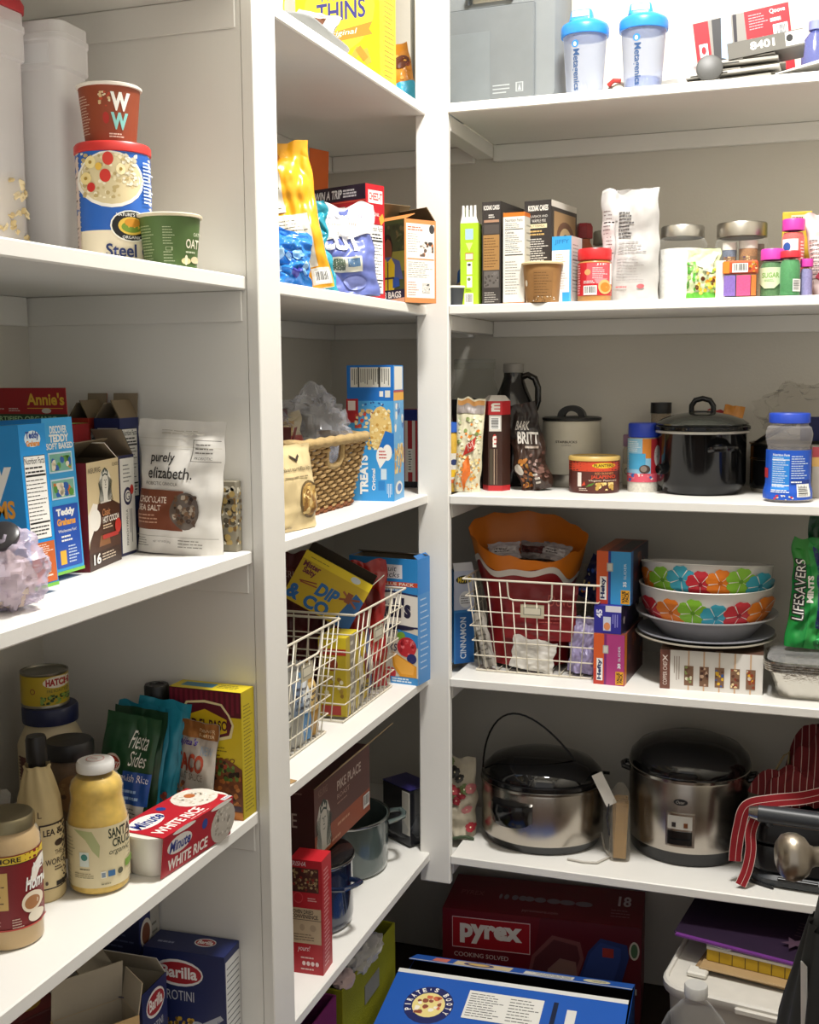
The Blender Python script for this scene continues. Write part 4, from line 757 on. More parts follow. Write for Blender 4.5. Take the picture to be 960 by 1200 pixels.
def treats():
    b_ = '#2c86d0'
    F = [('r', 0, 0, 1, .76, '#4aa0dc'), ('r', 0, .74, 1, 1, '#1f70c4'), ('r', .08, .84, .94, .985, '#d8d6cc'), ('l', .1, .85, .92, .975, 18, '#5a5a54', {'vert': True, 'fill': .35}), ('r', .68, .84, .72, .985, '#2a2a28'), ('r', .24, .84, .27, .985, '#2a2a28'), ('r', .70, .77, .78, .81, '#e6e6e0'), ('r', .82, .765, .93, .815, '#dcdcd4'), ('r', -.02, .58, .24, .755, '#b02a30'), ('r', .02, .67, .18, .74, '#e6d8d0'), ('b', .28, .695, .8, .735, ['#3a3a80', '#a8d0ec', '#2a60a8'], 10, .03), ('b', .16, .54, .56, .68, ['#d8b878', '#a05a3a', '#c84838', '#e8d4a0'], 26, .06)]
    F += [('e', .48, .36, .96, .70, '#e2c27a'), ('b', .5, .38, .94, .68, ['#f0dca0', '#d8b060', '#e8cc88', '#c89a4a', '#f6e8bc'], 80, .045), ('b', .4, .32, .72, .46, ['#f0dca0', '#d8b060', '#e8cc88'], 30, .045), ('p', [(.74, .30), (1., .36), (1., .5), (.82, .52), (.66, .38)], '#1f6fc0'), ('p', [(.3, 0), (1, 0), (1, .3), (.66, .38), (.2, .38)], '#3a98da'), ('e', .62, .27, .82, .40, '#f0eeea'), ('e', .76, .30, .96, .42, '#f0eeea'), ('p', [(.62, .32), (.94, .36), (.7, .24)], '#f0eeea'), ('l', .68, .31, .88, .38, 3, '#c0504a'), ('t', 'TREATS', .26, .05, .44, .34, '#f4f2ee', {'bold': .05, 'rot': 90}), ('t', 'Original', .52, .08, .62, .24, '#f4f2ee', {'bold': .02, 'rot': 90}), ('r', .72, .16, .84, .24, '#c9dcea'), ('r', .66, .08, .8, .15, '#2a80c8'), ('l', .84, .02, .96, .13, 4, '#cfe2f0', {'vert': True})]
    Rr = [('r', 0, 0, 1, .8, '#5aa4d8'), ('r', .1, .82, .9, .99, '#e4e2da'), ('r', 0, .74, 1, .80, '#e0a42a'), ('r', 0, .80, 1, .815, '#a82a30'), ('b', .05, .45, .95, .72, ['#2a60a8', '#e6e4de', '#7ab4dc'], 14, .14), ('b', .05, .2, .95, .42, ['#f0dca0', '#d8b060', '#e8cc88', '#c89a4a'], 40, .12), ('e', .1, .04, .8, .14, '#e6e4de'), ('e', .3, .06, .7, .12, '#3a70b4')]
    carton('cereal_bar_box', 'tall blue crispy marshmallow treats box standing by the wicker basket', 'box', (-.076, -.108, T3), 6, (.098, .085, .277), b_, {'F': F, 'R': Rr, 'T': [('r', 0, 0, 1, 1, '#2470bc')]})
treats()
carton('stuffing_box', 'red and white striped box with navy band at the rear of the middle shelf', 'box', (-.085, .165, T3), 0, (.06, .07, .178), '#a82a2e', {'F': [('r', 0, .86, 1, 1, '#1f2f74'), ('r', .3, 0, .42, .86, '#d9d2c8'), ('r', .6, 0, .72, .86, '#d9d2c8'), ('r', .42, .2, .6, .5, '#e0dbd2'), ('l', .44, .22, .58, .48, 8, '#3a3a3a'), ('r', 0, 0, 1, .08, '#1a1a20')]})
def tan_paper_bag():
    t = pouch('tortilla_chip_bag', 'tan paper chip bag with leaf shaped window near the trim', 'paper bag', (-.046, -.588, T3), 84, .145, .142, .055, '#d2bd8e', [('t', 'baked tortilla chip co.', .1, .68, .94, .745, '#4a4030'), ('l', .14, .61, .9, .64, 1, '#8a7a5a'), ('p', [(.40, .86), (.5, .80), (.6, .86), (.6, .89), (.5, .835), (.40, .89)], '#3a3028'), ('e', .38, .12, .9, .57, '#6a5636'), ('e', .41, .15, .87, .54, '#b08a4a'), ('b', .44, .18, .84, .5, ['#d9b46a', '#a87c3c', '#e6c888', '#8a6230'], 26, .07), ('l', .1, .03, .3, .06, 1, '#8a7a5a')], None, (-3, 0), 41, .6, wr=.003, gusset=.8, pinch=.12, top=.96)
tan_paper_bag()
# ================================================================== corner bay, fourth shelf: wire baskets
WIRE = M('#d8d0bd', .4, 0, .5, .05)
UNIT = {}
def unit_wire(r):
    if r not in UNIT:
        mb = MB().tube([(0, 0, 0), (0, 0, 1)], r, WIRE, 6); me = bpy.data.meshes.new('wire'); me.from_pydata(mb.v, [], mb.f); me.materials.append(WIRE); me.polygons.foreach_set('use_smooth', [True]*len(mb.f)); UNIT[r] = me
    return UNIT[r]
def wire(parent, a, b, r=.0012):
    o = bpy.data.objects.new('wire', unit_wire(r)); COL.objects.link(o); a = Vector(a); d = Vector(b)-a
    o.parent = parent; o.location = a; o.scale = (1, 1, d.length); o.rotation_mode = 'QUATERNION'; o.rotation_quaternion = Vector((0, 0, 1)).rotation_difference(d); return o
def wire_basket(label, loc, rz, Lb, Wb, Lt, Wt, H, nl=11, nw=8, rows=6, notch=(.3, .7), nd=.045, ox=0.):
    t = thing('wire_basket', label, 'basket', loc, rz, 'cream wire baskets'); z0 = .003
    def P(u, v, f): return ((u-.5)*(Lb+(Lt-Lb)*f)+ox*f, (v-.5)*(Wb+(Wt-Wb)*f), z0+(H-z0)*f)
    for j in range(rows):
        f = j/rows*.98; c = [P(0, 0, f), P(1, 0, f), P(1, 1, f), P(0, 1, f)]
        if j == rows-1 and nd > H/rows:
            a = P(notch[0]+.0, 0, f); b = P(notch[1], 0, f); MB().tube([b, c[1], c[2], c[3], c[0], a], .0014, WIRE, 6).build('wire_ring', t)
        else: MB().tube(c, .0014 if j else .002, WIRE, 6, closed=True).build('wire_ring', t)
    fn = 1-nd/H
    rim = [P(0, 0, 1), P(1, 0, 1), P(1, 1, 1), P(0, 1, 1)]
    MB().tube([P(notch[0], 0, 1), P(notch[0]+.002, 0, fn+.05), P(notch[0]+.008, 0, fn+.015), P(notch[0]+.035, 0, fn), P(notch[1]-.035, 0, fn), P(notch[1]-.008, 0, fn+.015), P(notch[1]-.002, 0, fn+.05), P(notch[1], 0, 1)], .0020, WIRE, 7).build('handle_loop', t)
    MB().tube(rim, .0024, WIRE, 7, closed=True).build('rim', t)
    for k in range(1, nl):
        u = k/nl; inn = notch[0]+.02 < u < notch[1]-.02
        wire(t, P(u, 0, 0), P(u, 0, fn if inn else 1)); wire(t, P(u, 1, 0), P(u, 1, 1)); wire(t, P(u, 0, 0), P(u, 1, 0))
    for k in range(1, nw):
        v = k/nw; wire(t, P(0, v, 0), P(0, v, 1)); wire(t, P(1, v, 0), P(1, v, 1))
    f = .62; a, b = P(.42, 0, f), P(.60, 0, f+.14)
    m = MB(); m.box(a[0], b[0], a[1]-.004, a[1]-.0025, a[2], b[2], M('#bdb49a', .5)); o = m.build('label_holder', t)
    print_part('card', o, [(Print(lambda u, v, o_: (a[0]+u*(b[0]-a[0]), a[1]-.004-o_, a[2]+v*(b[2]-a[2])), .05, .03), [('r', .12, .2, .88, .8, '#8a8678'), ('r', .16, .27, .84, .73, '#cfc8b2')])])
    return t
wire_basket('cream wire basket in the corner bay holding the yellow dip box and the red pouch', (-.145, -.2405, T4), 90, .270, .195, .288, .250, .212, ox=.006)
wire_basket('cream wire basket in the corner bay next to the trim holding purple and green packets', (-.150, -.566, T4), 90, .250, .190, .270, .245, .216)
def wire_goods():
    carton('pretzel_box', 'tilted yellow pretzel dip box with open torn end on the wire basket', 'box', (-.152, -.262, T4+.185), 16, (.150, .042, .105), '#cfb01e',
           {'F': [('r', 0, 0, 1, 1, '#c9aa1c'), ('r', 0, .84, 1, 1, '#e6cc1e'), ('l', .1, .9, .5, .93, 1, '#8a7414'), ('e', .7, .86, .84, .98, '#c8d2dc'), ('t', 'Mister\nSalty', .05, .56, .3, .82, '#6a1f2e', {'bold': .04}), ('p', [(.74, 0), (1, 0), (1, .62), (.86, .7)], '#2a5f9c'), ('t', 'DIP', .36, .32, .68, .58, '#2467ac', {'bold': .05, 'shear': .15}), ('t', '&', .02, .05, .2, .34, '#2467ac', {'bold': .05}), ('t', 'CO', .28, .02, .64, .28, '#2467ac', {'bold': .05}), ('r', .1, .46, .34, .485, '#8a4020', {'rot': 14}), ('r', .12, .42, .36, .445, '#9a4a24', {'rot': 6}), ('r', .68, .52, .96, .56, '#8a4a28', {'rot': 20}), ('r', .68, .52, .96, .56, '#9a5630', {'rot': -28}), ('r', .76, .46, .84, .66, '#8a4a28')]}, None, (-10, 29), True, [('R', .03, 20, '#d8d2c4'), ('B', .022, -20, '#4a3c28')], '#3a3024')
    pouch('snack_pouch', 'tall red foil pouch standing at the far end of the wire basket', 'pouch', (-.105, -.140, T4+.006), 26, .115, .268, .05, '#96221f', [('e', .62, .62, .9, .78, '#6a1a1a'), ('p', [(.2, .7), (.45, .75), (.4, .86), (.25, .84)], '#c04a34')], None, (-2, 0), 51, .25, wr=.008)
    pouch('snack_pouch', 'dark red foil pouch behind the yellow dip box', 'pouch', (-.235, -.150, T4+.006), 22, .12, .285, .05, '#5a1c1e', [('t', 'CRISPY TEA', .2, .8, .9, .85, '#a88a84', {'rot': -8})], None, (0, 0), 53, .3, wr=.006)
    carton('snack_box', 'small upright yellow box at the near corner of the wire basket', 'box', (-.078, -.318, T4+.006), 4, (.056, .08, .155), '#b8a22a', {'F': [('r', 0, .86, 1, 1, '#e0c82a'), ('r', 0, .78, 1, .86, '#b8322a'), ('e', .3, .58, .7, .74, '#8a3a24'), ('b', .1, .1, .9, .5, ['#8a6a2a', '#a88a3a', '#d8d0b0'], 20, .1), ('r', .1, .02, .8, .14, '#a83a34')], 'R': [('r', .3, 0, .7, 1, '#8a8478'), ('l', .35, .05, .65, .95, 8, '#d0cabc', {'fill': .4})], 'T': [('r', 0, 0, 1, 1, '#d8c02a')]})
    rd = random.Random(7)
    for k, (c, c2, lab) in enumerate((('#8f8a80', '#d0c8b8', 'grey bar wrapper next to the small yellow box'), ('#b49a2a', '#7a3a3a', 'yellow bar wrapper in the middle of the wire basket'), ('#6a7494', '#b8b2a6', 'blue grey bar wrapper in the wire basket near the red pouch'))):
        pouch('snack_bar', lab, 'snack bar', (-.062-.004*k, -.258+.034*k, T4+.008), 92+4*k, .030, .135, .016, c, [('r', .1, .3, .9, .7, c2), ('l', .2, .1, .8, .25, 3, '#3a3a3a')], 'bars upright in the wire baskets', (0, -4+4*k), 60+k, .25, wr=.002)
    g = [('#2c4a38', 'dark green packet nearest the trim in the wire basket', '#6a8a70'), ('#314f3c', 'dark green packet second from the trim in the wire basket', '#9aa890'), ('#8e8d86', 'silver grey packet beside the dark green packets', '#c8c6be'), ('#a3a199', 'pale silver packet in the middle of the near wire basket', '#7a8aa0'), ('#5a86b0', 'light blue packet in the near wire basket', '#e0e4e8'), ('#a8803c', 'orange brown packet at the far end of the near wire basket', '#d8b878')]
    for k, (c, lab, c2) in enumerate(g):
        pouch('snack_bar', lab, 'snack bar', (-.070, -.655+.038*k, T4+.006), 84+5*(k % 3), .046, .150-.008*(k % 3), .02, c, [('r', .1, .35, .9, .75, c2), ('l', .2, .4, .8, .7, 4, '#3a3a44'), ('r', .0, .9, 1, 1, '#8a8a88')], 'packets upright in the near wire basket', (-4, 6-5*(k % 3)), 70+k, .25, wr=.003)
    for k in range(5):
        pouch('snack_bar', ['purple wrapper lowest and nearest the trim in the wire basket', 'purple wrapper second from the trim at the basket bottom', 'lilac and green wrapper low in the near wire basket', 'purple and white wrapper low in the near wire basket', 'violet wrapper low at the far end of the near wire basket'][k], 'snack bar', (-.078, -.650+.048*k, T4+.006), 88, .046, .055, .018, ['#6a4a9a', '#7a5aac', '#8a7ab4', '#5a4290', '#6f50a8'][k], [('r', .2, .2, .8, .6, '#d8d4dc'), ('b', .2, .2, .8, .6, ['#5a9a5a', '#4a3a7a'], 6, .14)], 'purple wrappers low in the wire basket', (-8, 0), 80+k, .25, wr=.004)
wire_goods()
carton('fruit_snack_box', 'tall light blue fruit snack box with fruit picture beside the corner post', 'box', (-.0745, -.040, T4), -7, (.165, .060, .272), '#3d86cc',
       {'F': [('r', 0, 0, 1, 1, '#d9d4c6'), ('r', 0, .72, 1, 1, '#2f8ad0'), ('r', .35, .84, .78, .95, '#e6e4ea'), ('t', 'Fruit\nSnacks', .42, .85, .74, .94, '#2a2a4a', {'shear': .2}), ('r', 0, .78, 1, .815, '#c8482a'), ('t', 'VALUE PACK', .45, .785, .95, .81, '#f2e8d8', {'bold': .02}), ('l', .5, .735, .9, .765, 1, '#cfe0ee'), ('p', [(.02, .5), (.1, .45), (1, .45), (1, .72), (.6, .745), (.1, .71), (.02, .66)], '#2a2f5a'), ('p', [(.04, .51), (.12, .465), (1, .465), (1, .705), (.6, .73), (.12, .695), (.04, .65)], '#e9e6de'), ('t', "Welch's", .12, .53, .9, .69, '#23233e', {'bold': .05}), ('l', .5, .49, .8, .505, 1, '#23233e'), ('e', .4, .43, .95, .475, '#23233e'), ('t', 'FRUIT', .4, .36, .7, .42, '#3a3a5a', {'shear': .2}), ('t', 'Snacks', .3, .26, .7, .35, '#3a3a5a', {'shear': .2}), ('p', [(.7, .44), (1, .40), (1, .3), (.8, .3)], '#2f8ad0'), ('e', .7, .35, .82, .42, '#7aa83a'), ('e', .7, .22, .98, .38, '#c02f38'), ('b', .73, .24, .95, .36, ['#d84a50', '#a82430', '#e87a80'], 22, .03), ('e', .84, .17, .98, .25, '#2a2f6a'), ('p', [(.62, .26), (.98, .15), (.98, .06), (.74, .06), (.64, .14)], '#e09a2c'), ('p', [(.64, .24), (.95, .15), (.93, .08), (.76, .08), (.67, .15)], '#efb04a'), ('e', .5, .03, .68, .13, '#c43a40'), ('r', .6, .0, 1, .055, '#3a8ed0'), ('l', .62, .01, .98, .05, 2, '#d9e6f0', {'fill': .6})],
        'R': [('r', 0, 0, 1, 1, '#4a8ccc'), ('r', 0, .72, 1, 1, '#2f82cc'), ('l', .2, .1, .9, .7, 12, '#b8d0e8', {'fill': .2})]}, None, (0, 0), True, [('R', .012, -50, '#2a6aa8'), ('B', .02, -70, '#3a3a40')])
def brown_wedge():
    t = thing('cardboard_scrap', 'folded brown cardboard scrap beside the trim under the wire basket', 'cardboard', (-.022, -.715, T4), 80)
    MB().prism([(-.03, 0), (.03, 0), (.028, .012), (.006, .055), (-.03, .062)], -.001, .001, M('#9a7a4a', .8)).build('panel', t); MB().box(-.03, .03, -.018, -.001, 0, .0012, M('#a8885a', .8)).build('fold', t)
brown_wedge()
# ================================================================== corner bay, lowest shelf
def enamel_pot(name, label, loc, rz, r, h, col, inner, lid, hz):
    t = thing(name, label, 'pot', loc, rz); m = M(col, .16, 0, .6, .04, 20, coat=.6)
    MB().lathe([(0, .002), (r*.86, .002), (r*.90, .0), (r*.97, .006), (r, .02), (r, h-.006), (r+.003, h-.003), (r+.003, h), (r-.002, h), (r-.004, h-.006), (r-.005, .012), (0, .010)], m).build('pot', t)
    MB().lathe([(r+.0032, h-.004), (r+.0045, h-.002), (r+.0045, h+.001), (r+.003, h+.002), (r+.001, h+.001)], STEEL('#8a8a86', .25)).build('rim', t)
    for s in (-1, 1):
        MB().tube([(s*(r-.002), -.030, h*hz), (s*(r+.016), -.029, h*hz+.004), (s*(r+.032), -.022, h*hz+.007), (s*(r+.036), 0, h*hz+.008), (s*(r+.032), .022, h*hz+.007), (s*(r+.016), .029, h*hz+.004), (s*(r-.002), .030, h*hz)], .0062, m, 8, flat=.75).build('handle', t)
    if lid:
        MB().lathe([(r+.001, h+.0022), (r+.001, h+.006), (r*.7, h+.013), (0, h+.016)], M('#1a1a1c', .12, 0, .6)).build('lid', t)
    return t
enamel_pot('enamel_pot', 'glossy navy enamel pot with loop handles under the brown pod carton', (-.124, -.375, T5), -22, .086, .135, '#16233e', '#111', True, .72)
enamel_pot('enamel_pan', 'grey green enamel pan with broad loop handle behind the navy pot', (-.158, -.120, T5), 28, .098, .120, '#4e5a58', '#333', False, .86)
def pike():
    c1 = '#5c3028'
    Rr = [('r', 0, 0, 1, 1, '#5e3229'), ('r', 0, 0, 1, .34, '#a0491f'), ('t', 'KEURIG', .07, .84, .22, .94, '#8a6a5c')]+siren(.02, .06, .28, .78, '#243a30', '#cfcabe')+[('t', 'PIKE PLACE', .38, .72, .82, .86, '#cdb9ac', {'bold': .02}), ('t', 'ROAST', .38, .6, .6, .67, '#b89a8a'), ('l', .38, .52, .64, .56, 1, '#a88474'), ('l', .38, .2, .7, .28, 1, '#cf9a78'), ('l', .28, .05, .5, .12, 1, '#cf9a78'), ('bar', .86, .1, .98, .3)]
    carton('pod_carton', 'brown coffee pod carton with crowned emblem resting on the pots', 'box', (-.142, -.305, T5+.1525), 0, (.128, .285, .142), c1, {'R': Rr, 'F': [('r', 0, 0, 1, 1, '#4a201e'), ('t', 'PLACE', .1, .45, .72, .65, '#b8a294'), ('l', .6, .9, .9, .95, 1, '#8a6a60')]}, None, (0, 0), False, [('R', .075, 47, '#b09a72')], '#a89068')
pike()
carton('fruit_box', 'red freeze dried fruit box in front of the navy pot', 'box', (-.044, -.543, T5), 4, (.060, .050, .213), '#b02029',
       {'F': [('r', 0, 0, 1, 1, '#b3212b'), ('t', 'TRISHA', .0, .945, .5, .985, '#e9dfe2', {'shear': .3}), ('r', .06, .72, .9, .93, '#4a2620'), ('b', .08, .73, .88, .92, ['#7a5a3a', '#5a3a2a', '#9a8458', '#8a2a24', '#b8a078'], 60, .06), ('e', .1, .62, .4, .72, '#c84a4c'), ('e', .12, .63, .38, .71, '#b3212b'), ('l', .55, .64, .9, .68, 2, '#e0b8b4', {'fill': .4}), ('r', .04, .27, .96, .58, '#bda98a'), ('t', 'OVEN DRIED', .08, .53, .72, .565, '#2a2420', {'bold': .02}), ('t', 'CONVENIENCE.', .04, .49, .88, .525, '#2a2420', {'bold': .02}), ('r', .04, .475, .96, .48, '#4a4038'), ('e', .28, .38, .44, .44, '#a8947a'), ('e', .6, .38, .8, .44, '#a8947a'), ('l', .1, .29, .9, .36, 3, '#6a5a48', {'fill': .3}), ('t', 'yours!', .2, .19, .6, .25, '#f0dede', {'shear': .3}), ('l', .3, .13, .9, .16, 1, '#e0b8b4')]+[('e', .34+.14*k, .075, .45+.14*k, .115, '#eed6d4') for k in range(4)]+[('l', .3, .03, .9, .06, 1, '#e0b8b4')],
        'R': [('r', 0, 0, 1, 1, '#b02029'), ('l', .2, .05, .8, .92, 24, '#dca8a6', {'fill': .35})], 'T': [('r', 0, 0, 1, 1, '#bf222c')]})
carton('snack_box', 'narrow white edged red packet between the trim and the red fruit box', 'box', (-.066, -.640, T5), 0, (.03, .05, .19), '#9a2228', {'R': [('r', 0, 0, .5, 1, '#d8cfd0'), ('r', .5, 0, 1, 1, '#8a2a3a')]})
def black_box():
    t = thing('wrapped_box', 'black plastic wrapped box with white panel beside the post base', 'box', (-.072, .062, T5), -32)
    MB().box(-.05, .05, -.035, .035, .004, .135, M('#15161c', .25, 0, .6), .002).build('carton', t); MB().box(.024, .050, -.0365, -.0352, .03, .13, M('#c9c4b8', .5)).build('white_panel', t)
    crumple(MB(), .064, .048, .045, SHEER('#c8ccd0', .06, .08), 91, .14, 2.2, 34, 20).build('film', t); MB().box(-.05, .05, -.035, .035, .1352, .137, M('#2a2460', .3)).build('lid', t)
black_box()
# ================================================================== right shelves: top shelf
def tool_case():
    t = thing('tool_case', 'large grey moulded plastic tool case with carry handle', 'case', (.092, .165, T1), -3); w_, h_, d_ = .345, .285, .10
    m = M('#7d8284', .45, 0, .5, .03); m2 = M('#8d9294', .45, 0, .5, .03)
    prof = rounded_rect(w_, h_, .03, 5)
    def sec(k, y): return [(x*k, y, h_/2+z*k) for x, z in prof]
    mb = MB(); loft(mb, [sec(.96, d_/2), sec(1, d_/2-.012), sec(1, -d_/2+.022), sec(.94, -d_/2+.004), sec(.925, -d_/2)], m); mb.build('shell', t, sharp=30)
    MB().box(-.150, .118, -d_/2-.005, -d_/2-.0005, .018, .215, M('#6f7476', .5), .003).build('front_panel', t)
    MB().box(-.150, .020, -d_/2-.0062, -d_/2-.0052, .018, .165, M('#747a7c', .5), .0005).build('label_field', t)
    MB().box(-.02, .055, -d_/2-.003, -d_/2+.001, .225, .250, M('#c9c4b4', .5), .002).build('handle_opening', t); MB().tube([(-.03, -d_/2-.002, .226), (-.025, -d_/2-.016, .242), (.06, -d_/2-.016, .242), (.065, -d_/2-.002, .226)], .007, M('#5e6365', .4), 8).build('handle', t)
    print_part('print', t, [(Print(lambda u, v, o: (.026+u*.075, -d_/2-.0052-o, .030+v*.03), .075, .03), [('r', 0, .7, .5, .78, '#a9aeb0'), ('r', 0, .45, .5, .53, '#a9aeb0'), ('r', 0, .2, .4, .28, '#a9aeb0'), ('r', .68, .2, .9, .85, '#a9aeb0'), ('r', .71, .24, .87, .8, '#7a7f81'), ('p', [(.74, .3), (.79, .72), (.84, .3)], '#a9aeb0')])])
    MB().box(.147, .158, -d_/2+.004, -d_/2+.0085, .02, .27, m2, .002).build('edge_rib', t)
tool_case()
def shaker(label, x, rz, fill):
    t = thing('shaker_bottle', label, 'bottle', (x, .075, T1), rz, 'blue lidded shaker bottles'); fr = SHEER('#c9d2e6', .38, .25)
    MB().lathe([(0, .002), (.033, .002), (.034, 0), (.036, .003), (.0435, .118), (.0445, .120), (.0445, .124)], fr).build('cup', t)
    MB().lathe([(.0435, .1215), (.048, .122), (.0485, .125), (.0485, .138), (.046, .144), (.030, .153), (.022, .155), (0, .155)], M('#2a86e0', .32)).build('lid', t)
    rr_loft(MB(), [(.050, .036, .010, .1535), (.042, .030, .008, .172), (.040, .028, .008, .174)], M('#2f8de6', .3), ox=-.006).build('spout_cap', t); MB().box(-.024, .012, -.0185, -.0150, .158, .172, M('#b9d2ee', .25), .002).build('flip_tab', t)
    m = MB()
    for k in range(7):
        a = k*PI/7; m.tube([(.016*math.sin(b*PI/6)*math.cos(a), .016*math.sin(b*PI/6)*math.sin(a), .022+.016*math.cos(b*PI/6)) for b in range(12)], .0011, M('#e4e4e4', .3, .5), 5, closed=True)
    m.build('whisk_ball', t)
    if fill: MB().lathe([(0, .004), (.033, .004), (.034, .03), (0, .03)], SHEER('#7f9be0', .45, .3)).build('inner_compartment', t)
    pr = cyl_print(.036, .003, .118, -85, .0435)
    print_part('print', t, [(pr, [('e', .24, .80, .40, .92, '#2f7fd0'), ('e', .28, .82, .35, .89, '#e9edf6'), ('t', 'Metagenics', .22, .08, .42, .77, '#274a78', {'rot': -90, 'bold': .02})])])
shaker('blue lidded shaker bottle next to the grey tool case', .318, 0, False)
shaker('blue lidded shaker bottle farther from the tool case with a bluish base', .436, 6, True)
def top_clutter():
    t = thing('wire_whisk', 'small coiled whisk with red trim lying between the shaker bottles', 'utensil', (.378, .120, T1), 0)
    MB().tube([(.018*math.cos(a*PI/8), .01*math.sin(a*PI/8), .022+.018*math.sin(a*PI/8)) for a in range(16)], .004, M('#c9c2b4', .3, .6), 8, closed=True).build('coil', t); MB().tube([(-.018, -.004, .034), (-.006, -.008, .042), (.008, -.006, .040)], .005, M('#b83a34', .4), 8).build('trim', t); MB().lathe([(0, 0), (.012, 0), (.013, .02), (0, .024)], M('#8a8478', .4), 20).build('hub', t)
    b = thing('plastic_bag', 'white crumpled plastic bag behind the papers on the top right shelf', 'bag', (.480, .250, T1)); crumple(MB(), .06, .05, .045, SHEER('#f2f2f2', .5, .3), 101, .35, 2.2, 30, 20).build('film', b)
    rd = random.Random(3)
    cols = ['#8f8c84', '#65625a', '#b9b6ae', '#7a766c', '#a09c94', '#4a463e']
    labs = ['grey booklet at the bottom of the paper pile', 'dark grey leaflet second from the bottom of the paper pile', 'white sheet in the middle of the paper pile', 'grey brown folder in the upper half of the paper pile', 'pale leaflet near the top of the paper pile', 'dark leaflet on top of the paper pile left of the grey box']
    for k in range(6):
        w_ = .20-.012*k; tt = thing('booklet', labs[k], 'paper', (.590+.012*k-.02*(k > 3), .110+.01*(k % 2), T1+.0012+k*.0085), rd.uniform(-8, 8), 'papers piled on the top right shelf', (0, -2.2))
        m = MB(); m.box(-w_/2, w_/2, -.075, .075, 0, .006 if k % 2 == 0 else .004, M(cols[k], .5), .001); m.build('pages', tt)
        MB().box(-w_/2+.01, -w_/2+.08, -.076, -.0752, .001, .0035, M('#f0eee8' if k % 2 else '#3a3834', .5)).build('fore_edge', tt)
    c = thing('lens_cap', 'round dark grey cap in front of the paper pile', 'cap', (.570, .028, T1)); MB().lathe([(0, 0), (.024, 0), (.025, .003), (.025, .010), (.022, .012), (0, .012)], M('#4a4a48', .5)).build('cap', c, (0, 0, .026), (R(78), 0, R(6)))
    carton('device_box', 'long grey box with white number lying tilted on the papers', 'box', (.672, .090, T1+.052), 2, (.140, .10, .030), '#6a6862', {'F': [('r', 0, 0, 1, 1, '#6a6862'), ('t', '8401', .30, .3, .62, .8, '#eceae4', {'bold': .03}), ('r', .76, .1, 1, .95, '#d8d6d0'), ('e', .77, .35, .86, .8, '#2c2c2c')], 'R': [('r', 0, 0, 1, 1, '#d8d8d8'), ('r', 0, .5, 1, 1, '#6a74b4'), ('l', .1, .1, .9, .45, 3, '#8a8a90')], 'T': [('r', 0, 0, 1, 1, '#a5a39a'), ('r', .6, 0, 1, 1, '#7a84c0')]}, None, (0, -7))
    R_ = [('r', 0, 0, 1, 1, '#b5202c'), ('r', .16, 0, .54, 1, '#8d8a84'), ('p', [(.18, 0), (.3, 0), (.3, 1), (.2, 1)], '#3a3a3c'), ('p', [(.26, .1), (.38, 0), (.40, 1), (.3, 1)], '#a8c4e4'), ('p', [(.4, 0), (.43, 0), (.46, 1), (.42, 1)], '#2c2830'), ('r', .04, .2, .13, .5, '#e6dcdc'), ('e', .06, .26, .11, .44, '#b5202c'), ('l', .58, .55, .78, .92, 6, '#d89aa0', {'fill': .35}), ('t', 'Qoove', .80, .82, .96, .94, '#f4eaea', {'bold': .02}), ('bar', .82, .2, .97, .58), ('l', .80, .64, .96, .74, 1, '#f0e0e0', {'fill': .8}), ('t', 'FC CE', .58, .08, .80, .2, '#f0dada'), ('t', 'Bluetooth', .58, .3, .72, .38, '#f0dada')]
    R2 = []
    for it in R_:
        if it[0] == 'p': R2.append(('p', [(a, .38+b*.62) for a, b in it[1]], it[2]))
        elif it[0] == 't': R2.append((it[0], it[1], it[2], .38+it[3]*.62, it[4], .38+it[5]*.62)+it[6:])
        else: R2.append((it[0], it[1], .38+it[2]*.62, it[3], .38+it[4]*.62)+it[5:])
    carton('device_box', 'red electronics box with barcode propped on the grey number box', 'box', (.632, .215, T1+.030), 2, (.188, .05, .142), '#b5202c', {'F': R2}, None, (0, -8))
    bt = thing('water_bottle', 'translucent blue bottle at the right end of the top right shelf', 'bottle', (.762, .20, T1)); MB().lathe([(0, 0), (.026, 0), (.028, .004), (.028, .10), (.012, .122), (.012, .135), (0, .135)], SHEER('#5a68b8', .45, .15)).build('bottle', bt); MB().lathe([(.0125, .124), (.015, .125), (.015, .142), (0, .143)], M('#8a92c4', .4)).build('cap', bt)
    pp = thing('paper_sheet', 'loose white sheets sloping at the right end of the top right shelf', 'paper', (.770, .055, T1), -6, None, (0, -9)); MB().box(-.07, .07, -.06, .06, .012, .014, M('#eceae6', .5)).build('sheet', pp); MB().box(-.065, .075, -.055, .065, .0165, .018, M('#dedcd8', .5)).build('sheet', pp, None, (0, R(-3), 0))
top_clutter()
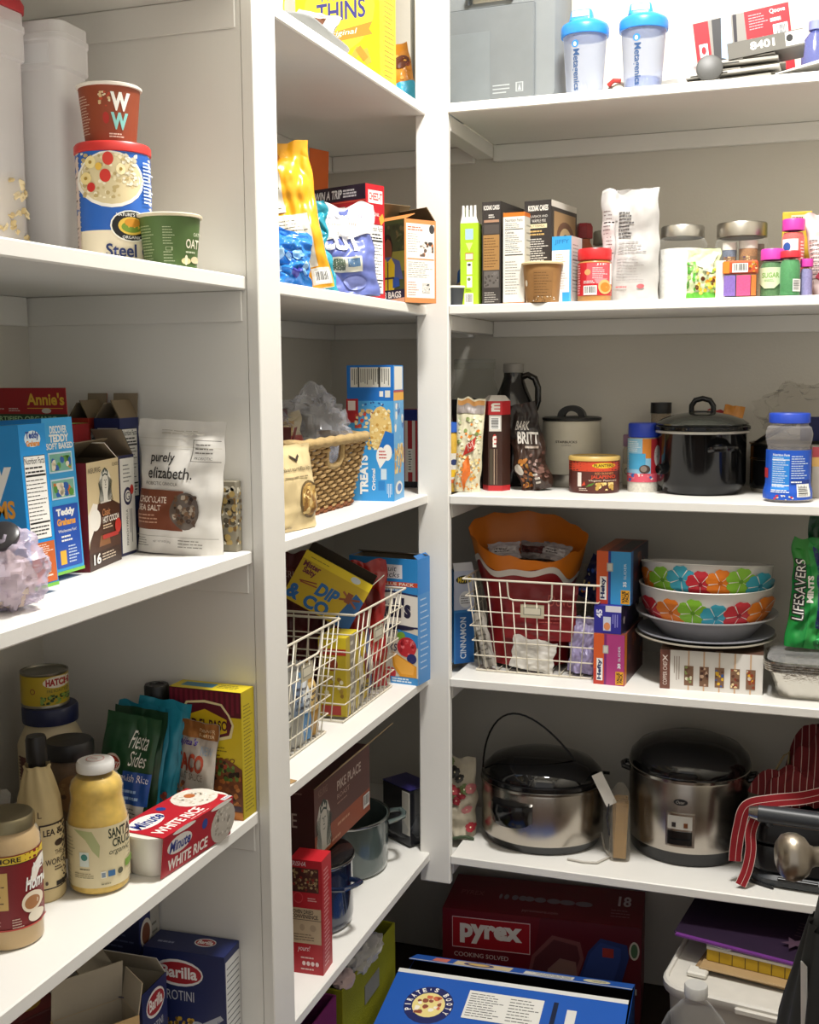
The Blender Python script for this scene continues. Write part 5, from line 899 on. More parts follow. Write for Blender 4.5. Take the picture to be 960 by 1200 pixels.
# ================================================================== right shelves: second shelf
C2 = -83
def round_jar(name, label, cat, x, y, z, prof, mat, lid, lidmat, items=None, lz=None, lr=None, c=C2, content=None, group=None, part='jar', rz=0):
    t = thing(name, label, cat, (x, y, z), rz, group)
    if content: MB().lathe(content[0], content[1]).build('contents', t)
    MB().lathe(prof, mat).build(part, t); MB().lathe(lid, lidmat).build('lid', t)
    if items: label_cyl(t, lr if not isinstance(lr, tuple) else lr[0], lz[0], lz[1], c, items, None if not isinstance(lr, tuple) else lr[1])
    return t
pouch('snack_bag', 'white blue and brown bag tight against the corner post', 'bag', (.050, .125, T2), -6, .06, .172, .04, '#d2d0cc', [('p', [(0, .42), (1, .72), (1, .56), (0, .24)], '#2f62b8'), ('p', [(0, .24), (1, .56), (1, .5), (0, .16)], '#b8a28c'), ('p', [(0, .16), (1, .5), (1, .30), (0, .0)], '#2a4f9c'), ('p', [(0, 0), (1, .3), (1, 0)], '#2a2a2a')], None, (-4, 6), 111, .35)
round_jar('paper_cup', 'black cup with white rim low beside the corner post', 'cup', .046, .052, T2, [(0, .002), (.022, .002), (.023, 0), (.027, .036), (.027, .038)], M('#33363a', .5), [(.0265, .037), (.0285, .038), (.0285, .041), (.0265, .042), (0, .041)], M('#e2e0da', .5), part='cup')
def fork_box():
    t = carton('cutlery_box', 'lime green cutlery box with white fork tines cut out on top', 'box', (.0805, .088, T2), 2, (.039, .09, .172), '#a6cc2a', {'F': [('r', 0, 0, 1, 1, '#abd02c'), ('r', .28, .80, .72, .93, '#a9c8e6'), ('p', [(.5, .66), (.3, .76), (.7, .76)], '#d0e08a'), ('r', .28, .55, .72, .64, '#b8642a'), ('r', .3, .56, .7, .63, '#e6d8c8'), ('r', .36, .38, .66, .53, '#eceee0'), ('e', .4, .48, .6, .51, '#2a2a2a'), ('r', .36, .22, .66, .36, '#eceee0'), ('e', .4, .3, .58, .34, '#6a8a2a'), ('l', .3, .17, .7, .205, 2, '#6a8420'), ('bar', .24, .01, .72, .15)]})
    m = MB(); z = .172
    for k in range(4): m.prism([(-.0155+k*.0085, z+.012), (-.0100+k*.0085, z+.012), (-.0105+k*.0085, z+.036), (-.0150+k*.0085, z+.036)], -.045, -.043, M('#ecebe6', .5))
    m.prism([(-.0195, z), (.0195, z), (.0155, z+.0125), (-.0155, z+.0125)], -.045, -.043, M('#ecebe6', .5)); m.build('fork_cutout', t)
    MB().prism([(-.0195, z), (-.0135, z+.034), (-.0125, z+.034), (-.0185, z)], -.043, .02, M('#d6d4cc', .5)).build('side_flap', t)
fork_box()
carton('tea_box', 'slim cream box behind the lime green cutlery box', 'box', (.106, .22, T2), 0, (.03, .08, .168), '#d2cdb9', {'F': [('r', .5, .55, 1, .75, '#d98a2a')]})
pk = '#3a3634'
carton('pancake_mix_box', 'dark pancake mix box with tan panel left of the white nutrition box', 'box', (.139, .115, T2), -6, (.041, .15, .213), pk, {'F': [('r', 0, 0, 1, 1, '#3c3836'), ('t', 'KODIAK CAKES', .08, .92, .94, .965, '#e6e2da', {'bold': .03}), ('l', .35, .84, .75, .88, 2, '#d2cec6', {'fill': .6}), ('r', .1, .80, .92, .825, '#b08a70'), ('r', .1, .69, .92, .78, '#56504c'), ('r', .06, .34, .94, .68, '#a8814e'), ('l', .1, .36, .9, .66, 11, '#5a4026', {'fill': .25}), ('r', .1, .17, .92, .33, '#6a6662'), ('b', .12, .18, .9, .32, ['#7a7672', '#4a4642'], 20, .1), ('l', .12, .02, .9, .13, 5, '#c2beb6', {'fill': .3})], 'R': [('r', 0, 0, 1, 1, '#34302e'), ('r', .1, .3, .9, .9, '#a8845a')]})
carton('pasta_meal_box', 'slim white box with full nutrition panel and orange top edge', 'box', (.185, .060, T2), -5, (.047, .06, .187), '#e0ded2', {'F': [('r', 0, 0, 1, 1, '#e4e2d8'), ('r', 0, .955, 1, 1, '#d8782a'), ('r', 0, 0, 1, .02, '#c8703a'), ('t', 'Nutrition Facts', .1, .90, .9, .935, '#2a2a2a'), ('l', .1, .83, .9, .89, 3, '#4a4a4a', {'fill': .25}), ('r', .08, .815, .92, .823, '#1a1a1a'), ('t', 'Calories', .1, .77, .5, .80, '#2a2a2a'), ('l', .1, .56, .9, .76, 9, '#4a4a4a', {'fill': .22}), ('r', .08, .535, .92, .545, '#1a1a1a'), ('l', .1, .1, .8, .48, 12, '#8a8a86', {'fill': .2})], 'R': [('r', 0, 0, 1, .955, '#c9c6ba'), ('r', 0, .955, 1, 1, '#c86a24'), ('l', .2, .1, .8, .9, 10, '#8a887e', {'fill': .2})]})
carton('pancake_mix_box', 'dark pancake mix box with white ingredient text behind the tan cup', 'box', (.2375, .135, T2), -9, (.060, .15, .213), pk, {'F': [('r', 0, 0, 1, 1, '#34302f'), ('t', 'KODIAK CAKES', .14, .90, .88, .955, '#e6e2da', {'bold': .03}), ('t', 'FLAPJACK AND', .2, .83, .86, .86, '#d2cec6'), ('t', 'WAFFLE MIX', .28, .79, .8, .82, '#d2cec6'), ('r', .12, .735, .84, .775, '#d9cda8'), ('t', 'BUTTERMILK', .2, .745, .76, .765, '#4a4030'), ('l', .14, .66, .9, .72, 2, '#c9a66a', {'fill': .5}), ('l', .1, .3, .9, .64, 15, '#cfcbc4', {'fill': .4})], 'R': [('r', 0, 0, 1, 1, '#3a3432'), ('r', 0, .94, 1, 1, '#d6d2c8'), ('r', .1, .4, .95, .9, '#a0805a'), ('e', .2, .5, .9, .82, '#6a4a3a'), ('e', .3, .5, .8, .76, '#c2a67c'), ('e', .4, .5, .7, .7, '#3a3434')]})
def tan_cup():
    t = thing('meal_cup', 'tan paper flapjack cup with cream rim at the shelf front', 'cup', (.243, .030, T2+.0005)); 
    MB().lathe([(0, .003), (.031, .003), (.032, 0), (.034, .0), (.040, .077), (0, .077)], M('#9a7244', .6, 0, .3, .12, 60)).build('cup', t); MB().lathe([(.040, .0765), (.0435, .077), (.0437, .080), (.041, .082), (0, .082)], M('#d2bd92', .5)).build('lid', t)
    print_part('print', t, [(cyl_print(.034, .002, .075, -80, .040), [('r', .28, .15, .8, .85, '#8f683c'), ('l', .3, .2, .78, .82, 8, '#5a3e20', {'fill': .2}), ('b', .02, .0, .9, .14, ['#e2d8c4', '#7a5630'], 26, .025), ('e', .06, .42, .12, .6, '#e6dcc8')])])
tan_cup()
carton('muffin_mix_box', 'small sky blue topped muffin mix box beside the peanut butter', 'box', (.2865, .068, T2), -8, (.042, .066, .135), '#e6e4e0', {'F': [('r', 0, 0, 1, 1, '#e9e6e2'), ('r', 0, .79, 1, 1, '#3a9edb'), ('r', .9, 0, 1, .8, '#58aee0'), ('t', 'JIFFY', .14, .87, .88, .95, '#2a78b8', {'bold': .02}), ('l', .2, .6, .7, .74, 4, '#c8967a', {'fill': .3}), ('r', .55, 0, .9, .16, '#3a9edb'), ('l', .2, .2, .8, .5, 8, '#b0a8a4', {'fill': .25})], 'R': [('r', 0, 0, 1, 1, '#cfccca'), ('l', .15, .15, .85, .9, 14, '#8a8886', {'fill': .3}), ('r', .1, .34, .9, .35, '#6a2a2a'), ('r', .1, .64, .9, .65, '#3a3a3a')]})
MAROON = M('#8e2028', .4)
t_ = thing('squeeze_bottle', 'maroon hexagon capped bottle behind the muffin mix box', 'bottle', (.288, .245, T2)); MB().lathe([(0, 0), (.024, 0), (.026, .004), (.026, .12), (.014, .142), (.014, .15), (0, .15)], M('#a8562e', .35)).build('bottle', t_); MB().lathe([(.013, .15), (.019, .151), (.019, .176), (.015, .184), (0, .185)], MAROON, 6, smooth=False).build('cap', t_)
round_jar('glass_bottle', 'empty clear glass bottle with dark cap behind the peanut butter', 'bottle', .343, .175, T2, [(0, .001), (.036, .001), (.038, .004), (.038, .09), (.026, .112), (.018, .122), (.018, .132)], SHEER('#d9dcd2', .2, .08), [(.0175, .128), (.0215, .129), (.0215, .154), (.019, .157), (0, .157)], M('#4c4a40', .35, .5))
def peanut_butter():
    round_jar('peanut_butter_jar', 'peanut butter jar with red lid and red label at the shelf front', 'jar', .3480, .048, T2, [(0, 0), (.0325, 0), (.034, .003), (.034, .078), (.030, .084), (0, .084)], M('#b8864a', .3), [(.030, .083), (.0340, .084), (.0345, .086), (.0345, .1045), (.033, .107), (0, .107)], M('#d2262a', .35),
              [('r', 0, 0, 1, 1, '#c4212c'), ('r', .28, .28, .98, .98, '#d6555e'), ('e', .22, .62, .4, .8, '#e8a06a', {'rot': 40}), ('t', 'JIF', .55, .9, .85, .97, '#f4e6e6'), ('l', .45, .5, .88, .86, 6, '#f0c8ca', {'fill': .4}), ('p', [(.5, .5), (.88, .52), (.75, .3), (.6, .3)], '#e08a90'), ('r', .2, .1, .62, .36, '#c4212c'), ('bar', .2, .02, .58, .3), ('l', .2, .36, .6, .46, 2, '#f4e0e0'), ('e', .62, .04, .98, .48, '#e8b070'), ('e', .68, .1, .94, .4, '#d8802a'), ('l', .03, .05, .12, .95, 12, '#e8a8aa', {'fill': .5}), ('r', .93, .35, .98, .98, '#f0e6e2')], (.012, .078), .034, -81)
peanut_butter()
pouch('flour_bag', 'tall white foil mix bag standing open with fine print', 'bag', (.4120, .088, T2), -4, .122, .230, .04, '#b9b7b4', [('r', .02, .72, .30, .97, '#b2afad'), ('r', .02, .20, .26, .72, '#c4bfbe'), ('l', .05, .3, .24, .82, 16, '#6a5a5a', {'fill': .25}), ('r', .06, .70, .25, .712, '#1a1a1a'), ('r', .06, .43, .25, .437, '#1a1a1a'), ('l', .33, .56, .60, .80, 8, '#4a4848', {'fill': .45}), ('l', .33, .42, .82, .54, 4, '#8a8686', {'fill': .25}), ('l', .33, .18, .8, .40, 9, '#a09a9a', {'fill': .2}), ('l', .34, .12, .6, .14, 1, '#c86a6a', {'fill': .6}), ('e', .68, .115, .8, .155, '#c05a5e'), ('r', .27, 0, .28, 1, '#a8a5a2')], None, (-2, 0), 121, .4, wr=.0045, gusset=.8, pinch=.02, top=1.0, flare=-.06)
def flour_jar():
    r = .050
    round_jar('storage_jar', 'big glass jar of white flour with brushed metal lid', 'jar', .5150, .125, T2, [(0, .001), (r-.002, .001), (r, .004), (r, .118), (r-.006, .127), (r-.008, .131)], GLASS, [(r-.009, .129), (r-.006, .130), (r-.006, .150), (r-.008, .153), (0, .153)], STEEL('#b4b1aa', .35), content=([(0, .003), (r-.003, .003), (r-.003, .106), (0, .110)], M('#ece9e4', .8, 0, .3, .08, 120, .5, 90)), part='glass')
flour_jar()
pouch('animal_cracker_bag', 'small green and yellow snack bag with jungle picture', 'bag', (.5660, .030, T2), -2, .064, .098, .02, '#cfdcae', [('r', .02, .0, .98, .12, '#5fae3a'), ('b', 0, .1, .3, .75, ['#6fb84a', '#4f9a34', '#a8d07a'], 24, .09), ('b', .3, .05, .98, .6, ['#e6b82a', '#d9902a', '#f0d860', '#6a3a20', '#8ab04a'], 34, .09), ('p', [(.5, .55), (.75, .95), (.92, .92), (.8, .5)], '#e2e8d2'), ('e', .35, .6, .85, .74, '#f0ead8')], None, (-5, 0), 131, .35, wr=.003)
def sprinkle_jar():
    r = .0515
    t = round_jar('storage_jar', 'wide glass jar with metal lid holding cake decorations', 'jar', .6330, .120, T2, [(0, .001), (r-.002, .001), (r, .004), (r, .115), (r-.004, .123), (r-.005, .128)], GLASS, [(r-.007, .124), (r-.002, .125), (r-.002, .150), (r-.004, .153), (0, .153)], STEEL('#aba69c', .35), part='glass')
    for lab, x, y, c, h, wd in (('bottle of grey blue sprinkles inside the wide jar', -.022, -.018, '#6a7488', .11, .014), ('box of brown candy pearls inside the wide jar', .014, -.016, '#a87a50', .112, .018)):
        o = thing('sprinkle_bottle', lab, 'sprinkles', (.6330+x, .120+y, T2+.004), 0, 'cake decorations in the wide jar')
        MB().lathe([(0, 0), (wd, 0), (wd, h*.86), (0, h*.86)], M(c, .6, 0, .4, .3, 300)).build('sprinkles', o); MB().lathe([(wd*.96, h*.862), (wd*1.02, h*.865), (wd*1.02, h), (0, h)], M('#e8e2da', .5)).build('cap', o)
        label_cyl(o, wd, .05, .085, -85, [('r', .1, .1, .9, .9, '#8a6a4a'), ('b', .1, .1, .9, .9, ['#e6c08a', '#5a3a5a', '#d8a070'], 14, .08)])
    o = thing('sprinkle_bottle', 'slim bottle of yellow grey candy behind the others inside the wide jar', 'sprinkles', (.6330+.030, .136, T2+.004), 0, 'cake decorations in the wide jar'); MB().lathe([(0, 0), (.013, 0), (.013, .095), (0, .095)], M('#b0a080', .6, 0, .4, .3, 300)).build('sprinkles', o); MB().lathe([(.0125, .0952), (.0135, .0955), (.0135, .108), (0, .108)], M('#8a7a6a', .5)).build('cap', o)
sprinkle_jar()
def sprinkle_pack():
    t = thing('sprinkle_pack', 'divided tub of purple and pink sugar with orange lid label', 'sprinkles', (.638, .022, T2))
    for x0, x1, c in ((-.030, -.008, '#8a6cc0'), (-.006, .020, '#f0558c'), (.0215, .030, '#d97a2a')): MB().box(x0, x1, -.0128, .012, .003, .042, M(c, .7, 0, .4, .2, 300)).build('sugar', t)
    MB().box(-.032, .0325, -.014, .014, 0, .0445, SHEER('#fafafa', .02, .1), .002).build('tub', t)
    MB().box(-.033, .0335, -.015, .015, .0447, .070, M('#c8562e', .4), .003).build('lid', t); print_part('print', t, [(Print(lambda u, v, o: (-.033+u*.0665, -.0150-o, .045+v*.025), .0665, .025), [('r', .02, .05, .2, .95, '#e08a2e'), ('bar', .28, .1, .72, .8), ('b', .74, .1, .98, .9, ['#e0c08a', '#8a3a2a', '#d8902a'], 10, .06)])])
    c = thing('recipe_card', 'white card leaning between the jungle snack bag and the sugar tub', 'card', (.6015, .014, T2), 0, None, (-2, 0)); MB().box(-.009, .009, -.0008, .0008, 0, .072, M('#ebe4da', .6)).build('card', c)
sprinkle_pack()
def sugar_bottle(label, x, y, r, h, hc, capc, sug, items, z=T2, group='coloured sugar bottles'):
    t = thing('sugar_bottle', label, 'sprinkles', (x, y, z), 0, group)
    MB().lathe([(0, .002), (r-.001, .002), (r-.001, h-.012), (r*.8, h-.003), (0, h-.003)], M(sug, .7, 0, .4, .25, 300)).build('sugar', t); MB().lathe([(r-.001, 0), (r, .002), (r, h-.012), (r*.82, h-.002), (r*.82, h)], SHEER('#fafafa', .02, .08)).build('bottle', t)
    MB().lathe([(r*.80, h+.0005), (r*.98, h+.001), (r*.98, h+hc), (r*.92, h+hc+.002), (0, h+hc+.002)], M(capc, .4), ribs=24, ramp=.012).build('cap', t)
    if items: label_cyl(t, r, .006, h-.014, -87, items)
sugar_bottle('green sugar bottle with broad pink lid and pale label', .696, .040, .022, .070, .020, '#cf3fa8', '#4f7a4c', [('p', [(.0, .4), (.2, .2), (.6, .2), (.9, .45), (.9, 1), (0, 1)], '#cfe0b8'), ('t', 'SUGAR', .1, .6, .8, .8, '#7aa84a', {'bold': .02}), ('l', .2, .45, .7, .55, 2, '#8ab06a')])
sugar_bottle('green sugar bottle with small red cap in front of the pink bottle', .730, .028, .0195, .072, .012, '#d22c3a', '#4a9058', [('bar', .62, .05, .98, .5, {'vert': True})])
sugar_bottle('tall pink sugar bottle with magenta lid and round blue logo', .733, .074, .0215, .128, .021, '#cc3aa0', '#d9605a', [('r', .05, .55, .7, .98, '#ece4e0'), ('e', .08, .76, .38, .92, '#2f5aa0'), ('t', 'SUGAR', .1, .6, .72, .7, '#c0504a', {'bold': .02}), ('l', .8, .5, .96, .95, 8, '#e8d8d4')])
sugar_bottle('slim blue and pink sprinkle bottle at the right of the green bottles', .760, .040, .012, .055, .014, '#d040a4', '#8a86b4', None)
carton('baking_box', 'yellow baking box behind the tall pink sugar bottle', 'box', (.738, .145, T2), 0, (.056, .04, .172), '#d2b03a', {'F': [('r', .2, .86, .98, .98, '#c8a838'), ('r', .3, .9, .9, .96, '#e6ddb4'), ('l', .32, .91, .88, .95, 1, '#5a4a2a')], 'L': [('r', 0, 0, 1, 1, '#b0bc5a')]})
pouch('candy_bag', 'pale pink gathered bag at the right edge of the second shelf', 'bag', (.802, .090, T2), 0, .066, .165, .05, '#e2cfca', [('l', .05, .2, .4, .7, 10, '#6a6464', {'fill': .3})], None, (0, -6), 141, .4, wr=.005)
carton('candy_box', 'maroon diamond tilted packet with barcode low at the right edge', 'box', (.792, .030, T2+.022), 0, (.042, .02, .042), '#8e2a3c', {'F': [('bar', .08, .3, .72, .8)]}, None, (0, 38))
# ================================================================== right shelves: middle shelf
def glass_carboy():
    t = thing('glass_jar', 'big empty clear glass jar in the corner behind the popcorn bag', 'jar', (.020, .300, T3))
    MB().lathe([(0, .001), (.058, .001), (.061, .006), (.061, .20), (.050, .235), (.046, .245), (.046, .275), (.048, .277), (.048, .284)], SHEER('#eef0ea', .06, .05)).build('glass', t); MB().lathe([(.0485, .268), (.0495, .270), (.0495, .290), (.047, .292), (0, .292)], SHEER('#dfe0da', .15, .15)).build('lid', t)
glass_carboy()
def jug():
    t = thing('growler', 'dark glass jug with loop handle and grey cap', 'jug', (.124, .262, T3)); g = M('#14110f', .12, 0, .6, 0)
    MB().lathe([(0, 0), (.050, 0), (.053, .004), (.053, .150), (.048, .185), (.030, .228), (.0225, .250), (.0225, .262)], g).build('body', t)
    MB().lathe([(.0205, .259), (.024, .260), (.024, .279), (.022, .281), (0, .281)], M('#8f8c86', .45)).build('cap', t)
    MB().tube([(.022, 0, .250), (.034, 0, .254), (.050, 0, .246), (.058, 0, .225), (.058, 0, .195), (.050, 0, .172)], .0075, g, 10).build('handle', t)
jug()
pouch('popcorn_bag', 'clear bag of orange and white popcorn snack leaning by the post', 'bag', (.0650, .078, T3), 12, .062, .205, .035, '#d9d2b4', [('r', .02, .84, .98, .97, '#8f8580'), ('r', .02, .93, .98, .98, '#b9854a'), ('b', .05, .42, .95, .80, ['#e2ddc0', '#d9802a', '#c9d0a0', '#7a8a4a', '#efe8d0'], 44, .09), ('b', .05, .02, .95, .42, ['#e8d69a', '#d9b25a', '#f0e6c4', '#c88a3a', '#e0842a'], 90, .06, {'seed': 4}), ('p', [(.3, .38), (.7, .45), (.78, .6), (.4, .5)], '#b8322a'), ('t', 'JOY', .42, .45, .72, .54, '#f0e0d0', {'rot': 25}), ('p', [(.4, .0), (.62, .2), (.52, .4), (.3, .3)], '#d9702a')], None, (-3, 3), 151, .25, wr=.004)
def sauce_corner():
    t = thing('sauce_bottle', 'half hidden dressing bottle with blue cap and white label beside the post', 'bottle', (.030, .080, T3)); MB().lathe([(0, 0), (.017, 0), (.018, .003), (.018, .09), (.013, .12), (.010, .13), (0, .13)], M('#c8a23c', .3)).build('bottle', t); MB().lathe([(.009, .13), (.0125, .131), (.0125, .152), (0, .153)], M('#2a5fc0', .4)).build('cap', t)
    label_cyl(t, .018, .02, .085, -80, [('r', 0, 0, 1, 1, '#d9d6cc'), ('r', .4, .2, 1, .45, '#e0b82a'), ('e', .5, .6, .9, .8, '#2a3a6a'), ('r', 0, 0, 1, .12, '#c8642a')])
sauce_corner()
pouch('snack_pouch', 'black crumpled pouch in the corner behind the popcorn bag', 'pouch', (.045, .165, T3), 0, .08, .20, .04, '#1c1a1c', None, None, (0, 0), 155, .4)
def candy_tower():
    t = thing('candy_box', 'tall hexagonal brown candy box with red ends and barcode', 'box', (.1180, .135, T3), 0); r = .0305; st = []
    m = MB(); m.lathe([(0, .0), (r, .0), (r, .012)], M('#b8282c', .4), 6, a0=R(8), a1=R(368), smooth=False); m.lathe([(r, .012), (r, .168)], M('#3a221a', .4), 6, a0=R(8), a1=R(368), smooth=False); m.lathe([(r, .168), (r, .198)], M('#c02a2e', .4), 6, a0=R(8), a1=R(368), smooth=False); m.lathe([(r, .198), (r*.62, .210), (0, .210)], M('#d8d2ca', .5), 6, a0=R(8), a1=R(368), smooth=False); m.build('carton', t)
    a0 = R(-112+0); p0 = Vector((r*math.cos(R(248)), r*math.sin(R(248)), 0)); p1 = Vector((r*math.cos(R(308)), r*math.sin(R(308)), 0)); n_ = ((p0+p1)/2).normalized(); e = p1-p0
    print_part('print', t, [(Print(lambda u, v, o: tuple(p0+e*u+n_*o+Vector((0, 0, .002+v*.206))), e.length, .206), [('t', 'm', .2, .84, .85, .93, '#ece4da', {'bold': .05, 'rot': 90}), ('r', .06, .63, .94, .80, '#d9d4ca'), ('bar', .14, .65, .86, .78, {'vert': True}), ('e', .3, .48, .62, .6, '#b8322a'), ('t', 'm', .32, .46, .58, .58, '#eee6dc', {'bold': .05, 'rot': 90}), ('r', .4, .06, .46, .44, '#b09a84'), ('r', .6, .06, .64, .44, '#8a7662'), ('r', .1, .06, .34, .44, '#4a4234')])])
candy_tower()
carton('candy_carton', 'dark maroon box squeezed between popcorn bag and hexagonal box', 'box', (.090, .190, T3), 4, (.022, .05, .19), '#3a1214', {'F': [('r', 0, .8, 1, 1, '#5a1a1c')]})
def brittle():
    pouch('brittle_bag', 'slouching brown bag of chocolate brittle with tall white lettering', 'bag', (.2060, .150, T3), 8, .070, .195, .045, '#3c2a22', [('r', 0, .62, 1, 1, '#2c2624'), ('t', 'BARK', .30, .70, .72, .80, '#d2ccc4', {'bold': .02, 'rot': -12}), ('t', 'BRITT', .28, .53, .88, .67, '#e6e0d8', {'bold': .03, 'rot': -14}), ('r', .4, .475, .8, .50, '#a89888', {'rot': -12}), ('b', .08, .05, .5, .38, ['#a86a2a', '#c88a3a', '#6a3a1c', '#8a5024'], 26, .09), ('b', .52, .12, .98, .44, ['#7a5a50', '#4a3028', '#9a8078', '#5a3c34'], 24, .09, {'seed': 6}), ('e', .06, .2, .3, .33, '#cfc8bc'), ('l', .5, .06, .7, .2, 3, '#d8d0c4', {'fill': .5})], None, (-4, -12), 161, .3, wr=.006, pinch=-.06)
brittle()
def coffee_canister():
    t = thing('coffee_canister', 'cream enamel canister with black arched lid and steel base', 'canister', (.2560, .288, T3)); r = .066
    MB().lathe([(r-.001, .028), (r+.001, .030), (r+.0015, .08), (r, .148), (r-.002, .150)], M('#c9c4b4', .35)).build('body', t); MB().lathe([(0, 0), (r, 0), (r+.001, .002), (r+.001, .0285), (r-.001, .0288)], STEEL('#9a958c', .35)).build('base', t)
    MB().lathe([(r-.004, .1505), (r+.002, .151), (r+.002, .156), (r-.004, .158), (0, .158)], M('#1c1b1b', .45)).build('lid', t)
    sec = []; N = 14
    for k in range(N+1):
        a = PI*k/N; x = .032*math.cos(a); z = .158+.026*math.sin(a); xi = .017*math.cos(a); zi = .158+.013*math.sin(a)
        sec.append([(x, -.012, z), (x, .012, z), (xi, .012, zi), (xi, -.012, zi)])
    loft(MB(), sec, M('#1c1b1b', .45), True, True, False).build('lid_handle', t)
    label_cyl(t, r+.0014, .03, .148, -80, [('t', 'STARBUCKS', .24, .60, .60, .645, '#4a4640', {'bold': .02}), ('t', 'COFFEE', .34, .545, .5, .57, '#7a766c')], r+.0004)
coffee_canister()
round_jar('peanut_can', 'red and brown can of jalapeno peanuts with gold plastic lid', 'can', .3320, .160, T3, [(0, 0), (.0535, 0), (.054, .002), (.054, .070), (0, .070)], M('#5a2a22', .4), [(.0535, .0695), (.0565, .070), (.0565, .076), (.054, .079), (.049, .079), (.048, .077), (0, .077)], M('#c8a860', .4), [('r', 0, 0, 1, 1, '#54281f'), ('r', 0, .68, 1, 1, '#c8452a'), ('e', .44, .78, .9, .96, '#d8b42a'), ('t', 'PLANTERS', .48, .82, .86, .92, '#4a2a14', {'bold': .02}), ('t', 'RED SKINNED', .5, .58, .86, .65, '#d88a5a'), ('t', 'JALAPENO', .42, .42, .9, .56, '#c8452a', {'bold': .03}), ('t', 'Virginia Peanuts', .38, .34, .92, .41, '#ecdcc4', {'shear': .2}), ('r', .17, .18, .24, .64, '#e6dcd2'), ('p', [(.32, .16), (.44, .22), (.5, .32), (.38, .26)], '#4f7a2c'), ('b', .5, .06, .86, .32, ['#d9b86a', '#c09a4a', '#e8d08c'], 24, .05), ('l', .2, .04, .4, .14, 2, '#d8c4b4'), ('p', [(.24, .2), (.32, .24), (.3, .36)], '#c8452a')], (.003, .069), .054, -78, part='can')
t_ = thing('spice_bottle', 'small spice bottle with mauve cap and cream label by the peanut can', 'bottle', (.400, .262, T3)); MB().lathe([(0, 0), (.021, 0), (.022, .003), (.022, .086), (.018, .093), (0, .093)], M('#a8a090', .3)).build('bottle', t_); MB().lathe([(.017, .093), (.0215, .094), (.0215, .118), (.020, .120), (0, .120)], M('#8a6a86', .45)).build('cap', t_); label_cyl(t_, .022, .008, .055, -80, [('r', 0, 0, 1, 1, '#cfc8b0'), ('t', 'Onion', .1, .5, .8, .8, '#4a4438'), ('t', 'M', .3, .1, .6, .4, '#4a4438')])
round_jar('sprinkle_shaker', 'clear shaker of white sprinkles with royal blue cap', 'bottle', .4330, .195, T3, [(0, 0), (.0325, 0), (.0335, .003), (.0335, .112), (.030, .118), (0, .118)], M('#dcd8cc', .6, 0, .4, .2, 200), [(.029, .118), (.0325, .119), (.033, .122), (.033, .146), (.031, .149), (0, .149)], M('#2440b4', .4), [('r', 0, 0, 1, 1, '#8fc0dc'), ('r', .45, .55, .8, 1, '#d8852e'), ('r', .72, .0, 1.05, 1, '#b8303a'), ('e', .82, .35, 1.05, .85, '#e6e0e0'), ('l', .05, .7, .4, .95, 6, '#dce8f0', {'fill': .4}), ('r', .05, .3, .55, .66, '#4aa6d4'), ('r', 0, 0, 1, .2, '#d9576a'), ('b', .0, .0, .8, .2, ['#e8e0d8', '#3a6ab0', '#e07a84'], 18, .05), ('e', .36, .2, .7, .4, '#4a3a34'), ('e', .4, .24, .6, .38, '#8a7a70')], (.022, .116), .0335, -80, part='bottle')
t_ = thing('spice_bottle', 'black capped spice bottle standing behind the small slow cooker', 'bottle', (.4540, .318, T3)); MB().lathe([(0, 0), (.022, 0), (.022, .165), (0, .165)], SHEER('#b8a890', .4, .1)).build('bottle', t_); MB().lathe([(.021, .1652), (.0235, .166), (.0235, .190), (0, .191)], M('#151515', .4)).build('cap', t_)
def crockpot():
    t = thing('slow_cooker', 'small round black slow cooker with domed glass lid', 'slow cooker', (.5560, .200, T3)); t.scale = (.95, .95, .97); bk = M('#0b0b0c', .10, 0, .4, 0)
    MB().lathe([(0, .004), (.080, .004), (.083, 0), (.088, .004), (.090, .012), (.096, .018), (.098, .026), (.098, .132), (.0995, .134)], bk).build('housing', t)
    MB().lathe([(.098, .133), (.104, .134), (.1045, .139), (.101, .140)], M('#b8b4aa', .3, .3)).build('rim_band', t)
    MB().lathe([(.100, .1395), (.1065, .141), (.1065, .148), (.102, .151), (.098, .151)], bk).build('crock_rim', t)
    MB().lathe([(.102, .1512), (.103, .154), (.090, .163), (.060, .173), (.028, .178), (0, .179)], M('#3a3c36', .06, 0, .7, 0)).build('lid', t)
    MB().tube([(-.024, 0, .178), (-.024, 0, .192), (-.016, 0, .204), (0, 0, .208), (.016, 0, .204), (.024, 0, .192), (.024, 0, .178)], .0062, bk, 10).build('lid_handle', t); MB().lathe([(0, .176), (.030, .177), (.030, .181), (0, .182)], bk, 24, sy=.5).build('lid_plate', t)
    for a in (-58, 122):
        c, s_ = math.cos(R(a)), math.sin(R(a)); q = lambda rr, tt, z: (rr*c-tt*s_, rr*s_+tt*c, z)
        MB().tube([q(.096, -.030, .100), q(.112, -.024, .103), q(.119, -.010, .104), q(.119, .010, .104), q(.112, .024, .103), q(.096, .030, .100)], .0065, bk, 8).build('side_handle', t)
    MB().lathe([(0, 0), (.0115, 0), (.012, .004), (.012, .012), (.009, .015), (0, .015)], bk, 20).build('knob', t, (.098*math.cos(R(-142)), .098*math.sin(R(-142)), .055), (0, R(90), R(-142)))
crockpot()
def packets():
    for k, (lab, x, c, rz) in enumerate((('orange seasoning packet sticking up behind the small slow cooker', .592, '#c8822a', 18), ('red seasoning packet behind the small slow cooker', .572, '#a8262a', -10), ('dark seasoning packet right of the orange one', .612, '#2c2a30', 26))):
        pouch('seasoning_packet', lab, 'packet', (x, .305+.02*k, T3), rz, .045, .185-.012*k, .012, c, None, 'packets behind the slow cooker', (0, 8-6*k), 170+k, .3)
packets()
